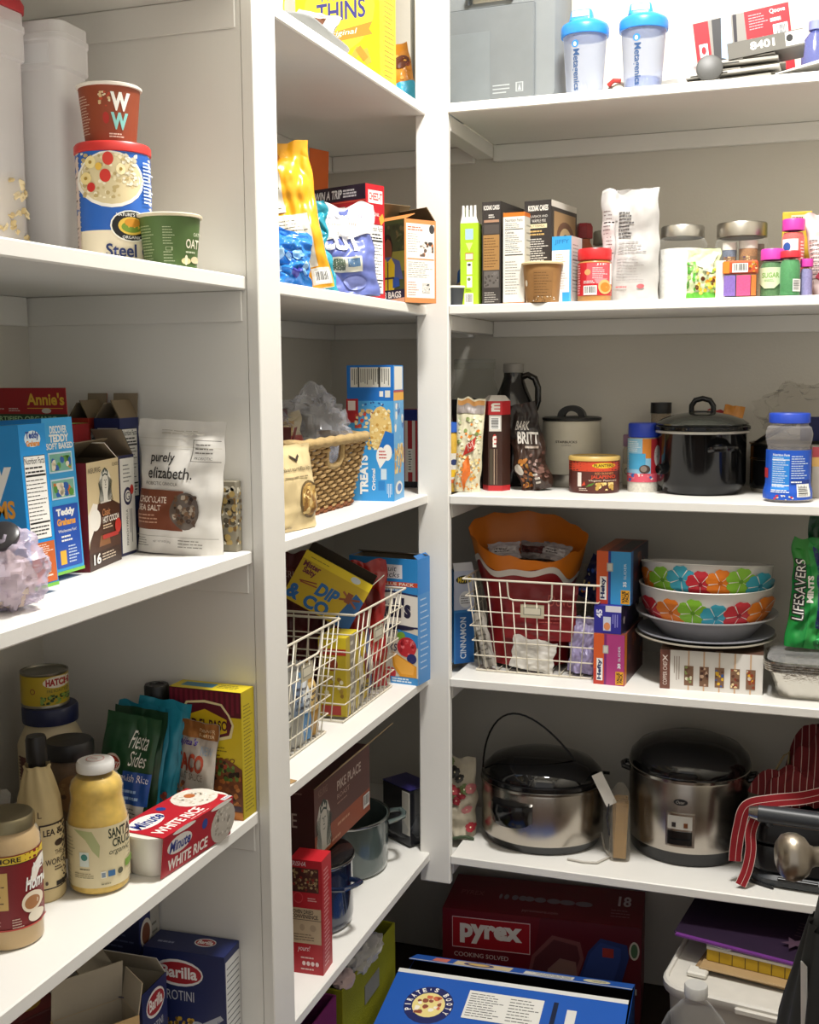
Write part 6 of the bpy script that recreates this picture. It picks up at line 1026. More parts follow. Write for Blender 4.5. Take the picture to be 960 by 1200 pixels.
def saucepan():
    t = thing('saucepan', 'black saucepan with steel bands and long black handle behind the blue jar', 'pot', (.744, .268, T3)); 
    MB().lathe([(0, .002), (.082, .002), (.086, 0), (.090, .01)], STEEL('#9a968e', .25)).build('base_ring', t); MB().lathe([(.0895, .010), (.0905, .012), (.0905, .100), (.0895, .102)], M('#121214', .15, 0, .6, 0)).build('body', t)
    MB().lathe([(.0906, .070), (.0915, .071), (.0915, .074), (.0906, .075)], STEEL('#a8a49a', .25)).build('band', t); MB().lathe([(.089, .102), (.093, .103), (.093, .107), (.086, .107), (.085, .02), (0, .018)], STEEL('#8f8b82', .3)).build('rim', t)
    MB().tube([(-.085, -.02, .100), (-.060, -.05, .118), (-.020, -.085, .142), (0.0, -.10, .150)], [.006, .008, .009, .008], M('#161618', .35), 8, flat=.6).build('handle', t)
    b = thing('plastic_bag', 'large clear plastic bag crumpled against the wall behind the saucepan', 'bag', (.755, .335, T3+.11)); crumple(MB(), .085, .030, .06, SHEER('#eeece8', .04, .12), 181, .35, 2.2, 34, 22).build('film', b)
    c = thing('folded_card', 'navy and red folded card behind the blue lidded jar', 'card', (.800, .290, T3+.1085), -8); MB().box(-.045, .005, -.002, .002, 0, .052, M('#1d2258', .4)).build('navy_half', c); MB().box(.006, .045, -.002, .002, 0, .045, M('#8e2230', .4)).build('red_half', c)
saucepan()
def blue_jar():
    t = thing('peanut_jar', 'clear waisted plastic jar with blue lid and blue nutrition label', 'jar', (.7370, .078, T3)); S_ = SHEER('#e6e2e2', .16, .06)
    pr = [(.044, .001), (.0465, .006), (.0465, .020), (.0425, .034), (.0420, .102), (.0405, .108), (.0445, .124), (.0455, .136), (.042, .148), (.036, .152), (.036, .158)]
    MB().lathe([(0, .001)]+pr, S_).build('jar', t); MB().lathe([(.036, .156), (.0395, .157), (.0395, .174), (.038, .176), (0, .176)], M('#2346b4', .4)).build('lid', t)
    def mp(u, v, o):
        q = 2*u-1; a = R(-88)+(math.asin(max(-.999, min(.999, q)))); z = .006+v*.098; rr = (.0465 if z < .020 else (.0465-.004*min(1, (z-.020)/.014)))+.0008+o; return (rr*math.cos(a), rr*math.sin(a), z)
    print_part('label', t, [(Print(mp, .088, .098, True), [('r', 0, 0, 1, 1, '#1f56c4'), ('r', .14, .2, .52, .88, '#2f86dc'), ('t', 'Nutrition Facts', .16, .88, .52, .93, '#e6eef6', {'bold': .02}), ('l', .16, .24, .5, .86, 14, '#d2e2f2', {'fill': .35}), ('r', .15, .80, .52, .815, '#f0f4f8'), ('r', .15, .28, .52, .30, '#f0f4f8'), ('l', .56, .42, .92, .9, 10, '#cfe0f2', {'fill': .35}), ('r', .56, .32, .96, .40, '#16388e'), ('l', .56, .33, .9, .39, 1, '#f0f4f8'), ('l', .16, .14, .62, .21, 2, '#e0eaf4', {'fill': .5}), ('bar', .68, .06, .94, .32, {'vert': True}), ('r', .0, .42, .07, .62, '#b8303a'), ('b', .2, .0, .62, .1, ['#e6e6ec', '#c8384a', '#e8ddb0'], 16, .03)])])
blue_jar()
carton('snack_box', 'grey beige box with red and tan top at the right edge of the middle shelf', 'box', (.815, .165, T3), 4, (.07, .05, .105), '#a8a29a', {'F': [('r', 0, .62, 1, 1, '#c8a060'), ('r', 0, .80, 1, 1, '#a04048'), ('r', .2, .1, .9, .55, '#b2aca4')]})
# ================================================================== right shelves: fourth shelf
def blue_snack():
    carton('milk_carton', 'slim white topped blue carton with lettering by the post on the fourth shelf', 'box', (.0300, .150, T4), 40, (.050, .035, .215), '#2a78c0', {'F': [('r', 0, 0, 1, 1, '#3a84c6'), ('r', .05, .0, .95, .55, '#2467b0'), ('r', 0, .58, 1, 1, '#b9c2da'), ('e', .25, .60, .9, .78, '#e0e4ea'), ('l', .35, .64, .8, .74, 4, '#6a6a70', {'fill': .4}), ('e', .1, .86, .9, .95, '#2a2a20'), ('t', 'MOTTS', .2, .875, .84, .935, '#e0c83a', {'bold': .03}), ('t', 'CINNAMON', .3, .05, .6, .5, '#d6e2ee', {'rot': 90, 'bold': .02})]}, None, (0, 0), False, [('F', .02, -30, '#d4d6de')])
blue_snack()
wire_basket('cream wire basket on the fourth right shelf holding the torn orange snack bag', (.216, .180, T4), 0, .258, .20, .302, .262, .213, notch=(.33, .66), nd=.043)
def basket_bag():
    t = thing('snack_bag', 'big torn open red and orange party snack bag bulging from the wire basket', 'bag', (.180, .178, T4+.006), 4)
    red = M('#8e1c20', .3, 0, .5, .1, 12); org = M('#d9781a', .35, 0, .5, .06, 14); N = 56
    def outline(u, z):
        a = 2*PI*u; f = min(1.35, z/.25); rx = .094+.040*max(0, f-.45)**1.1; ry = .064+.026*max(0, f-.5)
        k = 1+.05*nz(math.cos(a)*2, math.sin(a)*2, z*12)+.02*nz(math.cos(a)*6, math.sin(a)*6, z*40); g = max(0, min(1, (f-.75)*2.2)); rx += .012*g; return (rx*math.cos(a)*k, ry*math.sin(a)*abs(math.sin(a))**(.75*g)*k*(1+.1*g))
    top = lambda u: .290+.042*math.sin(2*PI*u)-.012*math.cos(2*PI*u)+.014*nz(math.cos(6.28*u)*3, math.sin(6.28*u)*3, 2)
    mid = lambda u: .222+.012*math.cos(2*PI*u-PI)+.010*math.sin(u*25)
    m = MB(); m.grid(lambda u, v: (lambda z: outline(u, z)+(z,))(.004+v*(mid(u)-.004)), N, 20, red, True, True); m.build('red_film', t, sharp=60)
    m = MB(); m.grid(lambda u, v: (lambda z: tuple(c*(1.01+.03*v) for c in outline(u, z))+(z,))(mid(u)-.002+v*(top(u)-mid(u)+.002)), N, 10, org, True, True); m.build('orange_cuff', t, sharp=60)
    m = MB(); m.grid(lambda u, v: (lambda z: tuple(c*(1.02+.006*v) for c in outline(u, z))+(z,))(mid(u)-.012+.014*v+.006*math.sin(u*46)), 90, 2, M('#d8cfc6', .4), True, True); m.build('torn_edge', t)
    m = MB(); m.grid(lambda u, v: tuple(c*v*.96 for c in outline(u, .23))+(.222+.012*nz(u*8, v*3, 1),), N, 3, M('#3a2420', .6), True, True); m.build('inside', t)
    for k, (lab, x, y, rz, c) in enumerate((('white wrapped packet at the left inside the torn orange bag', -.052, -.006, 14, '#b8aeb0'), ('clear wrapped packet in the middle of the torn orange bag', .008, .022, -8, '#8f8684'), ('white wrapped packet at the right inside the torn orange bag', .056, .008, -20, '#a49a98'))):
        pouch('chip_packet', lab, 'packet', (.180+x, .178+y, T4+.238), rz, .075, .042, .022, c, [('r', .1, .3, .9, .7, '#5a2a2a' if k == 1 else '#c9c2c0'), ('l', .2, .35, .8, .65, 2, '#3a2a2a')], 'packets inside the torn bag', (-25, 6*k-6), 190+k, .3, wr=.004)
    pouch('candy_bag', 'navy and yellow candy wrapper at the right end of the torn orange bag', 'bag', (.315, .215, T4+.150), -22, .07, .10, .03, '#23264e', [('b', .1, .1, .9, .9, ['#d8a82a', '#b8322a', '#3a5ab0', '#e8d8a0'], 18, .09)], None, (-10, 18), 196, .3, wr=.005)
    for k, (lab, x, y, rz, c, h, w_, til) in enumerate((('crumpled receipt strip at the left of the wire basket', .115, .098, 4, '#a8a29a', .125, .03, (-3, -14)), ('folded white paper at the front of the wire basket', .208, .092, 2, '#d6d2ca', .07, .10, (-4, 8)), ('pale lilac plastic bag at the right of the wire basket', .318, .105, -6, '#a49ac0', .125, .062, (-2, 4)))):
        pouch('paper_scrap' if k < 2 else 'plastic_bag', lab, ['paper', 'paper', 'bag'][k], (x, y, T4+.008), rz, w_, h, .014 if k < 2 else .03, c, [('l', .2, .1, .8, .9, 9, '#6a665e', {'fill': .3})] if k == 0 else None, None, til, 200+k, .5 if k < 2 else .3, wr=.004 if k < 2 else .006)
    pouch('candy_bag', 'dark red printed wrapper at the front of the wire basket', 'bag', (.225, .102, T4+.075), 2, .17, .125, .012, '#7e1a1f', [('t', 'Dove', .62, .62, .94, .82, '#b8524a'), ('l', .5, .3, .9, .5, 3, '#a84a44', {'fill': .3})], None, (-1, 0), 207, .3, wr=.003)
basket_bag()
def hefty(label, loc, rz, size, main, band, low):
    return carton('storage_bag_box', label, 'box', loc, rz, size, main, {'F': [('r', 0, 0, 1, 1, main), ('r', 0, 0, .34, 1, '#d05a2a'), ('p', [(0, 0), (.34, 0), (.30, .35), (0, .3)], '#b83a2a'), ('r', .34, 0, .42, 1, '#2a3a8a' if low == 0 else band), ('r', .1, .08, .30, .52, '#eceae6'), ('t', 'Hefty', .12, .10, .28, .5, '#1d2a5a', {'rot': 90, 'bold': .05}), ('r', .30, .62, .48, .78, '#a8a8a0'), ('r', .33, .64, .45, .76, '#c8c8c0'), ('t', '35' if low == 0 else '30', .78, .34, .88, .44, '#e8eef2', {'rot': 90, 'bold': .03}), ('t', 'SLIDER', .80, .48, .87, .78, '#d8e4ee', {'rot': 90}), ('r', .72, .02, .98, .28, '#e0a02a'), ('t', 'VALUE\nPACK', .75, .04, .95, .26, '#2a1a10', {'rot': 90, 'bold': .04})], 'R': [('r', 0, 0, 1, 1, '#4a2a2a' if low else '#2a2c40'), ('b', .05, .1, .95, .9, ['#8a4a2a', '#3a2a3a', '#6a3a3a'], 14, .08), ('r', 0, 0, .12, 1, '#d0782a' if low else '#3a70b0')], 'T': [('r', 0, 0, 1, 1, '#7a4034'), ('r', .0, 0, .3, 1, '#b05a34'), ('r', .55, .1, .95, .9, '#2c2a30')]}, 'storage bag boxes stacked beside the wire basket')
hefty('orange and magenta storage bag box at the bottom of its stack', (.3930, .150, T4), -3, (.066, .20, .110), '#a83a78', '#7a2a6a', 1)
carton('storage_bag_box', 'small dark blue sandwich bag box in the middle of the stack', 'box', (.3880, .150, T4+.1105), -3, (.058, .19, .060), '#2c2a86', {'F': [('r', 0, 0, 1, 1, '#2f2c8e'), ('r', .42, .78, 1, 1, '#d8d4dc'), ('t', '45', .08, .55, .3, .85, '#e6e4f0', {'bold': .04, 'rot': 90}), ('r', .34, .1, .62, .6, '#c8ccdc'), ('e', .36, .12, .6, .4, '#d98a5a'), ('l', .66, .2, .9, .7, 3, '#8a88c8', {'vert': True})], 'R': [('r', 0, 0, 1, 1, '#2a2440'), ('b', .05, .2, .9, .9, ['#8a5a4a', '#c8c0c0', '#4a3a6a'], 10, .06)]}, 'storage bag boxes stacked beside the wire basket')
hefty('orange and sky blue storage bag box on top of the stack', (.3970, .165, T4+.171), -3, (.073, .19, .114), '#3a94cc', '#2a3a8a', 0)
def chef_box():
    F = [('r', 0, 0, 1, 1, '#d6d2cc'), ('r', 0, 0, .10, 1, '#6a4034'), ('t', 'COPPER CHEF', .03, .1, .07, .7, '#d8ccc4', {'rot': 90}), ('t', 'x', .02, .72, .08, .86, '#d8ccc4'), ('l', .13, .2, .20, .85, 3, '#9a8a80', {'vert': True, 'fill': .35})]
    for k in range(5):
        x = .24+.15*k; F += [('r', x+.035, 0, x+.05, 1, '#c8a482'), ('r', x, .12, x+.09, .62, '#7a5a44'), ('b', x+.005, .14, x+.085, .6, [['#8a9a5a', '#e0dcc4', '#6a4a34'], ['#6a4434', '#4a2a20', '#c8a890'], ['#3a5a9a', '#e0b02a', '#5a3a24'], ['#8a3a2a', '#e0c898', '#5a3426'], ['#e0a82a', '#8a3a1c', '#c8b8a8']][k], 14, .022, {'seed': k})]
    carton('pan_box', 'white cookware box with five small food photos under the bowl stack', 'box', (.5940, .160, T4), 2, (.207, .195, .084), '#d2cec8', {'F': F, 'T': [('r', 0, 0, 1, 1, '#5a4034'), ('b', 0, 0, 1, 1, ['#3a2a24', '#8a6a50', '#6a4a3a', '#a89078'], 40, .05)], 'L': [('r', 0, 0, 1, 1, '#5e3a30')]})
chef_box()
def flower(cx, cy, s, col, W, H, dark):
    it = []
    for k in range(5):
        a = R(90+72*k+10*math.sin(cx*40)); px, py = cx+s*.55*math.cos(a)/W, cy+s*.55*math.sin(a)/H; r1 = s*.48
        pts = []
        for j in range(12):
            b = 2*PI*j/12; rr = r1*(1-.28*math.exp(-((b) % (2*PI) if b < PI else 2*PI-b)**2*6)); pts.append((px+rr*math.cos(b+a)/W, py+rr*.92*math.sin(b+a)/H))
        it.append(('p', pts, col))
    for k in range(5):
        a = R(90+72*k+36+10*math.sin(cx*40)); it.append(('p', [(cx, cy), (cx+s*.75*math.cos(a-.05)/W, cy+s*.75*math.sin(a-.05)/H), (cx+s*.75*math.cos(a+.05)/W, cy+s*.75*math.sin(a+.05)/H)], '#e4e0da'))
    it.append(('e', cx-s*.14/W, cy-s*.14/H, cx+s*.14/W, cy+s*.14/H, dark)); return it
def bowls():
    X, Y = .5735, .180
    W_ = M('#e6e3de', .25, 0, .5, .02)
    p = []
    z = T4+.0845
    t = thing('serving_plate', 'cream serving plate lowest in the bowl stack', 'plate', (X, Y, z)); MB().lathe([(0, 0), (.085, 0), (.09, .002), (.145, .013), (.1485, .0145), (.1485, .017), (.143, .0165), (.088, .006), (0, .005)], M('#b9b3a4', .35), 56).build('plate', t)
    t = thing('serving_plate', 'pale blue grey plate second from the bottom of the bowl stack', 'plate', (X+.001, Y, z+.0062)); MB().lathe([(0, 0), (.08, 0), (.086, .002), (.141, .015), (.1445, .0165), (.1445, .019), (.139, .0185), (.084, .006), (0, .005)], M('#9a9ca6', .35), 56).build('plate', t)
    t = thing('serving_bowl', 'shallow grey white bowl under the flowered bowls', 'bowl', (X+.002, Y, z+.0125)); MB().lathe([(0, 0), (.085, 0), (.098, .004), (.118, .030), (.138, .046), (.1495, .050), (.1495, .053), (.137, .050), (.114, .032), (.094, .010), (0, .008)], M('#b4b3b6', .22), 56).build('bowl', t)
    # lower and upper flowered bowls
    cols = [('#c22c38', '#8e1c28'), ('#e07a22', '#b45a14'), ('#84bb34', '#5f9424'), ('#3ea2ba', '#2a7f98')]
    for k, (lab, zz, seq, vc) in enumerate((('lower white bowl painted with big bright flowers', z+.0215, [0, 1, 2, 3, 0, 1], .50), ('upper white bowl painted with big bright flowers nested on top', z+.0625, [1, 2, 3, 0, 1, 2, 3], .62))):
        t = thing('flower_bowl', lab, 'bowl', (X, Y, zz), 0, 'bright flower painted bowls', (-7 if k else 0, 0))
        prof = [(0, 0), (.07, 0), (.083, .003), (.112, .024), (.131, .052), (.1385, .078), (.141, .101), (.143, .1035), (.141, .105), (.138, .103), (.1355, .079), (.128, .054), (.109, .028), (.081, .008), (0, .006)]
        if k == 1: prof = [(a*.985, b) for a, b in prof]
        MB().lathe(prof, W_, 64).build('bowl', t)
        def mp(u, v, o, k=k, prof=prof):
            q = 2*u-1; a = R(-86)+math.asin(max(-.999, min(.999, q))); zc = .012+v*.090
            pr = prof[2:7]; rr = pr[-1][0]
            for (r0, z0), (r1, z1) in zip(pr, pr[1:]):
                if z0 <= zc <= z1: rr = r0+(r1-r0)*(zc-z0)/(z1-z0); break
            return ((rr+.0012+o)*math.cos(a), (rr+.0012+o)*math.sin(a), zc)
        Pn = Print(mp, .27, .09, True); items = []
        n = len(seq)
        for j, ci in enumerate(seq):
            u = (j+.5)/n if k == 0 else (j+.25)/n
            items += flower(u, vc+.05*((j*7) % 3-1), 0.033 if k == 0 else .031, cols[ci][0], .27, .09, cols[ci][1])
        Pn.thr = .06; print_part('print', t, [(Pn, items)])
bowls()
def foil_pan():
    t = thing('foil_pan', 'stack of shiny rectangular foil pans at the shelf edge', 'pan', (.803, .110, T4)); f = M('#c2bfb8', .22, 1., .5, .04, 40, .35, 120)
    MB_ = MB(); n = 64
    def pr(u, v):
        w0, w1 = (.150, .105), (.186, .146); q = 2*PI*u
        c = rounded_rect(w0[0]+(w1[0]-w0[0])*v, w0[1]+(w1[1]-w0[1])*v, .032, 15); i = int(u*len(c)) % len(c); x, y = c[i]; k = 1+.008*math.sin(i*2.4)*math.sin(PI*min(1, v*1.2)); return (x*k, y*k, .002+v*.058)
    MB_.grid(pr, 64, 10, f, False, True); rr_loft(MB_, [(.150, .105, .032, .0015), (.150, .105, .032, .002)], f); MB_.build('pan', t)
    for k in range(4): MB().tube([(x, y, .0605+.0052*k) for x, y in rounded_rect(.196+.002*k, .156+.002*k, .038, 6)], .0028, f, 6, closed=True).build('rolled_rim', t)
    l = MB(); rr_loft(l, [(.19, .15, .036, .079), (.176, .138, .034, .090), (.15, .115, .03, .094)], SHEER('#eeeeee', .06, .08)); l.build('clear_lid', t)
foil_pan()
def mints():
    pouch('mint_bag', 'green mint candy bag leaning on the foil pans', 'bag', (.800, .100, T4+.098), 14, .125, .225, .055, '#1f8a3e', [('p', [(0, .72), (.35, .78), (.38, 1), (0, 1)], '#2f8a34'), ('p', [(.28, .0), (.46, .0), (.40, 1.), (.26, 1.)], '#2f9a48'), ('p', [(.40, .20), (.98, .12), (.98, .18), (.48, .26), (.42, .90), (.34, .92)], '#25256c'), ('p', [(.50, .28), (1, .24), (1, .84), (.45, .86)], '#cfcbc8'), ('l', .54, .32, .98, .80, 14, '#3a3a40', {'fill': .3}), ('t', 'LIFESAVERS', .01, .25, .19, .81, '#16181c', {'rot': 90, 'bold': .10}), ('t', 'LIFESAVERS', .025, .26, .175, .80, '#f0eee8', {'rot': 90, 'bold': .0}), ('t', 'MINTS', .21, .42, .31, .66, '#ecebe2', {'rot': 90, 'bold': .05}), ('b', .4, .02, .98, .14, ['#3ac06a', '#1a6a34', '#58d080'], 10, .08)], None, (-6, 5), 211, .22, wr=.007, gusset=.5)
    pouch('mint_bag', 'dark green crumpled bag top behind the mint candy bag', 'bag', (.815, .165, T4+.1), 10, .10, .265, .03, '#10482a', None, None, (-3, 4), 213, .25, wr=.008)
mints()
# ================================================================== right shelves: lowest shelf
def fabric_case():
    t = thing('oven_mitt', 'quilted floral fabric mitt wedged between post and big slow cooker', 'oven mitt', (.020, .125, T5), 10)
    prof = pouch_fn(.10, .185, .07, 221, wr=.006, gusset=.8, pinch=-.05); m = MB(); f = M('#b9b09c', .8, 0, .3, .1, 40)
    m.grid(lambda u, v: prof(u, v, -1), 26, 34, f); m.grid(lambda u, v: prof(1-u, v, 1), 26, 34, f); m.grid(lambda u, v: prof(u, 0, -1+2*v), 26, 2, f); m.build('mitt', t, sharp=60)
    it = [('r', 0, .62, 1, .66, '#5a6a44')]; rd = random.Random(12)
    for k in range(15):
        x, y, s_, c = rd.uniform(.06, .94), rd.uniform(.05, .95), rd.uniform(.010, .016), rd.choice(['#1f1d1c', '#a8323c', '#c9787a', '#6a7a4a', '#8e2a34'])
        it += [q for q in flower(x, y, s_, c, .10, .185, '#e6d8b8') if q[0] != 'p' or q[2] == c]
    print_part('print', t, [(Print(lambda u, v, o: prof(u, v, -1, o+.003), .10, .185, True), it)])
    MB().tube([(x-.05, -.036, .004+.003*math.sin(k)) for k, x in enumerate([i*.01 for i in range(11)])], .004, M('#3c4a34', .8), 6).build('binding', t)
fabric_case()
def big_cooker():
    t = thing('slow_cooker', 'big oval steel slow cooker with black lid and side handle', 'slow cooker', (.2180, .172, T5), 4); bk = M('#0d0d0e', .14, 0, .6, 0); st = STEEL('#b3aca2', .24); SY = .86
    MB().lathe([(0, .004), (.118, .004), (.122, 0), (.130, .004), (.134, .014), (.138, .022)], bk, 56, sy=SY).build('base', t)
    MB().lathe([(.138, .022), (.140, .026), (.140, .134), (.139, .138)], st, 64, sy=SY).build('housing', t)
    MB().lathe([(.139, .138), (.1425, .139), (.1425, .144), (.139, .146)], STEEL('#8e8a82', .2), 64, sy=SY).build('rim_band', t)
    MB().lathe([(.136, .1455), (.1405, .147), (.1405, .155), (.134, .159)], bk, 64, sy=SY).build('crock_rim', t)
    MB().lathe([(.1365, .159), (.135, .166), (.115, .186), (.08, .198), (.04, .203), (0, .204)], M('#101011', .07, 0, .7, 0), 64, sy=SY).build('lid', t)
    a = R(-112); h = MB()
    def q(da, dr, z): b = a+da; rr = .1405+dr; return (rr*math.cos(b), rr*SY*math.sin(b), z)
    sec = []
    for k in range(11):
        f = k/10*2-1; w_ = math.sqrt(max(0.02, 1-f*f)); da = f*.36
        sec.append([q(da, -.004, .072), q(da, .022*w_, .080-.014*w_), q(da, .034*w_, .100), q(da, .028*w_, .116), q(da, -.004, .121)])
    loft(h, sec, bk, True, True, True); h.build('side_handle', t, sharp=35)
    MB().tube([(.1405*math.cos(R(b)), .1405*SY*math.sin(R(b)), .15) for b in (30, 20)]+[(.150, .04, .15)], .004, bk, 6).build('hinge_tab', t)
    pts = []
    for k in range(25):
        b = PI*k/24; pts.append((-.022-.105*math.cos(b)*1.05, -.035+.015*math.sin(b), .166+.118*math.sin(b)*(1+.45*math.cos(b))))
    MB().tube(pts, .0022, M('#191919', .2, .6), 6).build('bail_wire', t)
    MB().tube([(.139, -.02, .03), (.150, -.05, .006), (.165, -.085, .0035), (.140, -.125, .0035), (.11, -.128, .0035), (.075, -.12, .0035)], .0028, M('#b9b4aa', .5), 6).build('cord', t)
big_cooker()
def loaf():
    t = thing('cracker_sleeve', 'clear bag of upright tan wafers with white tag between the cookers', 'bag', (.4060, .118, T5), 8)
    for k in range(7): MB().box(-.014, .014, -.0025, .0025, 0, .125, M('#a08050', .8, 0, .3, .2, 60), .0015).build('wafer', t, (.001*math.sin(k*3), -.028+k*.0085, .006), (R(2*math.sin(k)), R(2*math.cos(k*2)), 0))
    rr_loft(MB(), [(.042, .068, .012, 0), (.046, .074, .014, .01), (.044, .072, .014, .10), (.040, .066, .014, .140), (.024, .040, .01, .158), (.016, .02, .006, .165)], SHEER('#e9e2d6', .10, .1, .5, 60)).build('film', t)
    MB().box(-.012, .012, -.0008, .0008, 0, .075, M('#d8d4cc', .5)).build('tag', t, (-.018, -.030, .128), (R(-6), R(-26), R(8)))
    MB().tube([(-.024, -.03, .13), (-.028, -.034, .10), (-.022, -.036, .06)], .0022, M('#24242a', .4), 6).build('cord_end', t)
loaf()
def rice_cooker():
    t = thing('rice_cooker', 'round steel rice cooker with black lid and front switch panel', 'rice cooker', (.5430, .228, T5), 0); bk = M('#0d0d0e', .16, 0, .6, 0); st = STEEL('#b0a9a0', .26); r = .131
    MB().lathe([(0, .004), (.116, .004), (.120, 0), (.126, .004), (.129, .020), (.131, .032)], bk, 56).build('base', t)
    MB().lathe([(r, .032), (r+.0015, .036), (r+.0015, .182), (r, .186)], st, 64).build('housing', t)
    MB().lathe([(r, .186), (r+.003, .187), (r+.003, .193), (r, .195)], STEEL('#c2beb6', .18), 64).build('rim_band', t)
    MB().lathe([(r+.001, .195), (r+.003, .200), (r-.002, .216), (r-.020, .236), (.07, .252), (.03, .256), (0, .257)], M('#111112', .13, 0, .7, 0), 64).build('lid', t)
    MB().box(-.03, .03, -r-.010, -r+.004, .198, .212, bk, .004).build('lid_latch', t)
    for s in (-1, 1): MB().tube([(s*(r-.002), -.02, .172), (s*(r+.014), -.018, .176), (s*(r+.018), 0, .177), (s*(r+.014), .018, .176), (s*(r-.002), .02, .172)], .006, bk, 8).build('side_handle', t)
    # badge and switch panel on the front
    a = R(-92)
    def on(u, z, o): b = a+u/r; return ((r+.0016+o)*math.cos(b), (r+.0016+o)*math.sin(b), z)
    def patch(name, u0, u1, z0, z1, o, mat, n=6):
        m = MB(); m.grid(lambda p, q_: on(u0+(u1-u0)*p, z0+(z1-z0)*q_, o), n, 2, mat); e = [on(u0, z0, 0), on(u0, z0, o), on(u0, z1, o), on(u0, z1, 0)]
        m.grid(lambda p, q_: on(u0+(u1-u0)*p, z1, o*(1-q_)), n, 1, mat); m.grid(lambda p, q_: on(u0+(u1-u0)*p, z0, o*q_), n, 1, mat); m.grid(lambda p, q_: on(u0, z0+(z1-z0)*p, o*q_), 2, 1, mat); m.grid(lambda p, q_: on(u1, z0+(z1-z0)*p, o*(1-q_)), 2, 1, mat); return m.build(name, t)
    bm = Print(lambda u, v, o: on(-.015+u*.03, .140+v*.014, o+.0006), .03, .014, True); print_part('badge', t, [(bm, [('e', 0, 0, 1, 1, '#1c1c1e'), ('t', 'Oster', .2, .25, .8, .75, '#b8b4ac', {'shear': .2})])])
    patch('switch_panel', -.030, .030, .048, .122, .004, STEEL('#c4c0b8', .15)); patch('switch_bezel', -.025, .025, .053, .083, .006, bk); patch('switch_lever', -.021, .021, .057, .066, .0105, bk); patch('indicator_plate', -.025, .025, .088, .117, .0055, M('#b9b5ac', .4)); patch('indicator_light', -.016, -.008, .093, .103, .0066, M('#2a2420', .3), 2); patch('indicator_light', .008, .016, .093, .103, .0066, M('#6a3a1c', .3), 2)
    cd = thing('power_cord', 'thin black power cord looping on the lowest shelf by the grill', 'cord', (.66, .09, T5)); MB().tube([(.05, .06, .004), (.015, .035, .004), (.008, .005, .004), (.03, -.022, .004), (.075, -.042, .004)], .0032, M('#141416', .4), 6).build('cord', cd)
rice_cooker()
def grill():
    t = thing('contact_grill', 'black contact grill with thick grey handle and steel end cap', 'grill', (.810, .160, T5), -4); bk = M('#121214', .28, 0, .5, 0); gy = M('#33363a', .4, 0, .5, 0)
    m = MB(); rr_loft(m, [(.23, .20, .05, 0), (.25, .22, .055, .006), (.25, .22, .055, .018), (.23, .205, .05, .026)], gy); m.build('base_tray', t, sharp=30)
    m = MB(); rr_loft(m, [(.225, .20, .03, .027), (.235, .21, .034, .034), (.238, .212, .034, .075), (.230, .205, .034, .085)], bk); m.build('lower_plate', t, sharp=30)
    m = MB(); rr_loft(m, [(.228, .203, .034, .090), (.238, .212, .036, .096), (.238, .212, .04, .128), (.222, .195, .05, .150), (.19, .17, .05, .158)], bk); m.build('upper_lid', t, sharp=30)
    MB().box(-.085, .12, -.1085, -.1055, .136, .1405, STEEL('#b4b0a8', .2), .001).build('trim_bar', t, None, None)
    MB().tube([(-.100, -.122, .163), (.16, -.122, .163)], .0185, gy, 16).build('handle', t); MB().tube([(-.119, -.122, .163), (-.1005, -.122, .163)], [.013, .0182], STEEL('#a8a49c', .25), 16).build('handle_cap', t)
    for x in (-.08, .10): MB().tube([(x, -.10, .135), (x, -.118, .155)], .009, gy, 8).build('handle_arm', t)
    MB().box(-.06, .02, -.116, -.109, .020, .026, M('#0c0c0d', .3), .001).build('drip_slot', t)
grill()
def stripes(base, line, sc):
    m = bpy.data.materials.new('pinstripe_cloth'); m.use_nodes = True; nt = m.node_tree; b = nt.nodes['Principled BSDF']; b.inputs['Roughness'].default_value = .85
    tc = nt.nodes.new('ShaderNodeUVMap') if False else nt.nodes.new('ShaderNodeTexCoord'); w_ = nt.nodes.new('ShaderNodeTexWave'); w_.wave_type = 'BANDS'; w_.bands_direction = 'X'; w_.inputs['Scale'].default_value = sc; w_.inputs['Distortion'].default_value = 2.2; w_.inputs['Detail'].default_value = 0; w_.inputs['Detail Scale'].default_value = .6
    nt.links.new(tc.outputs['Object'], w_.inputs['Vector']); cr = nt.nodes.new('ShaderNodeValToRGB'); cr.color_ramp.elements[0].position = .955; cr.color_ramp.elements[0].color = (*lin(base), 1); cr.color_ramp.elements[1].position = .985; cr.color_ramp.elements[1].color = (*lin(line), 1)
    nt.links.new(w_.outputs['Fac'], cr.inputs[0]); nt.links.new(cr.outputs[0], b.inputs['Base Color']); return m
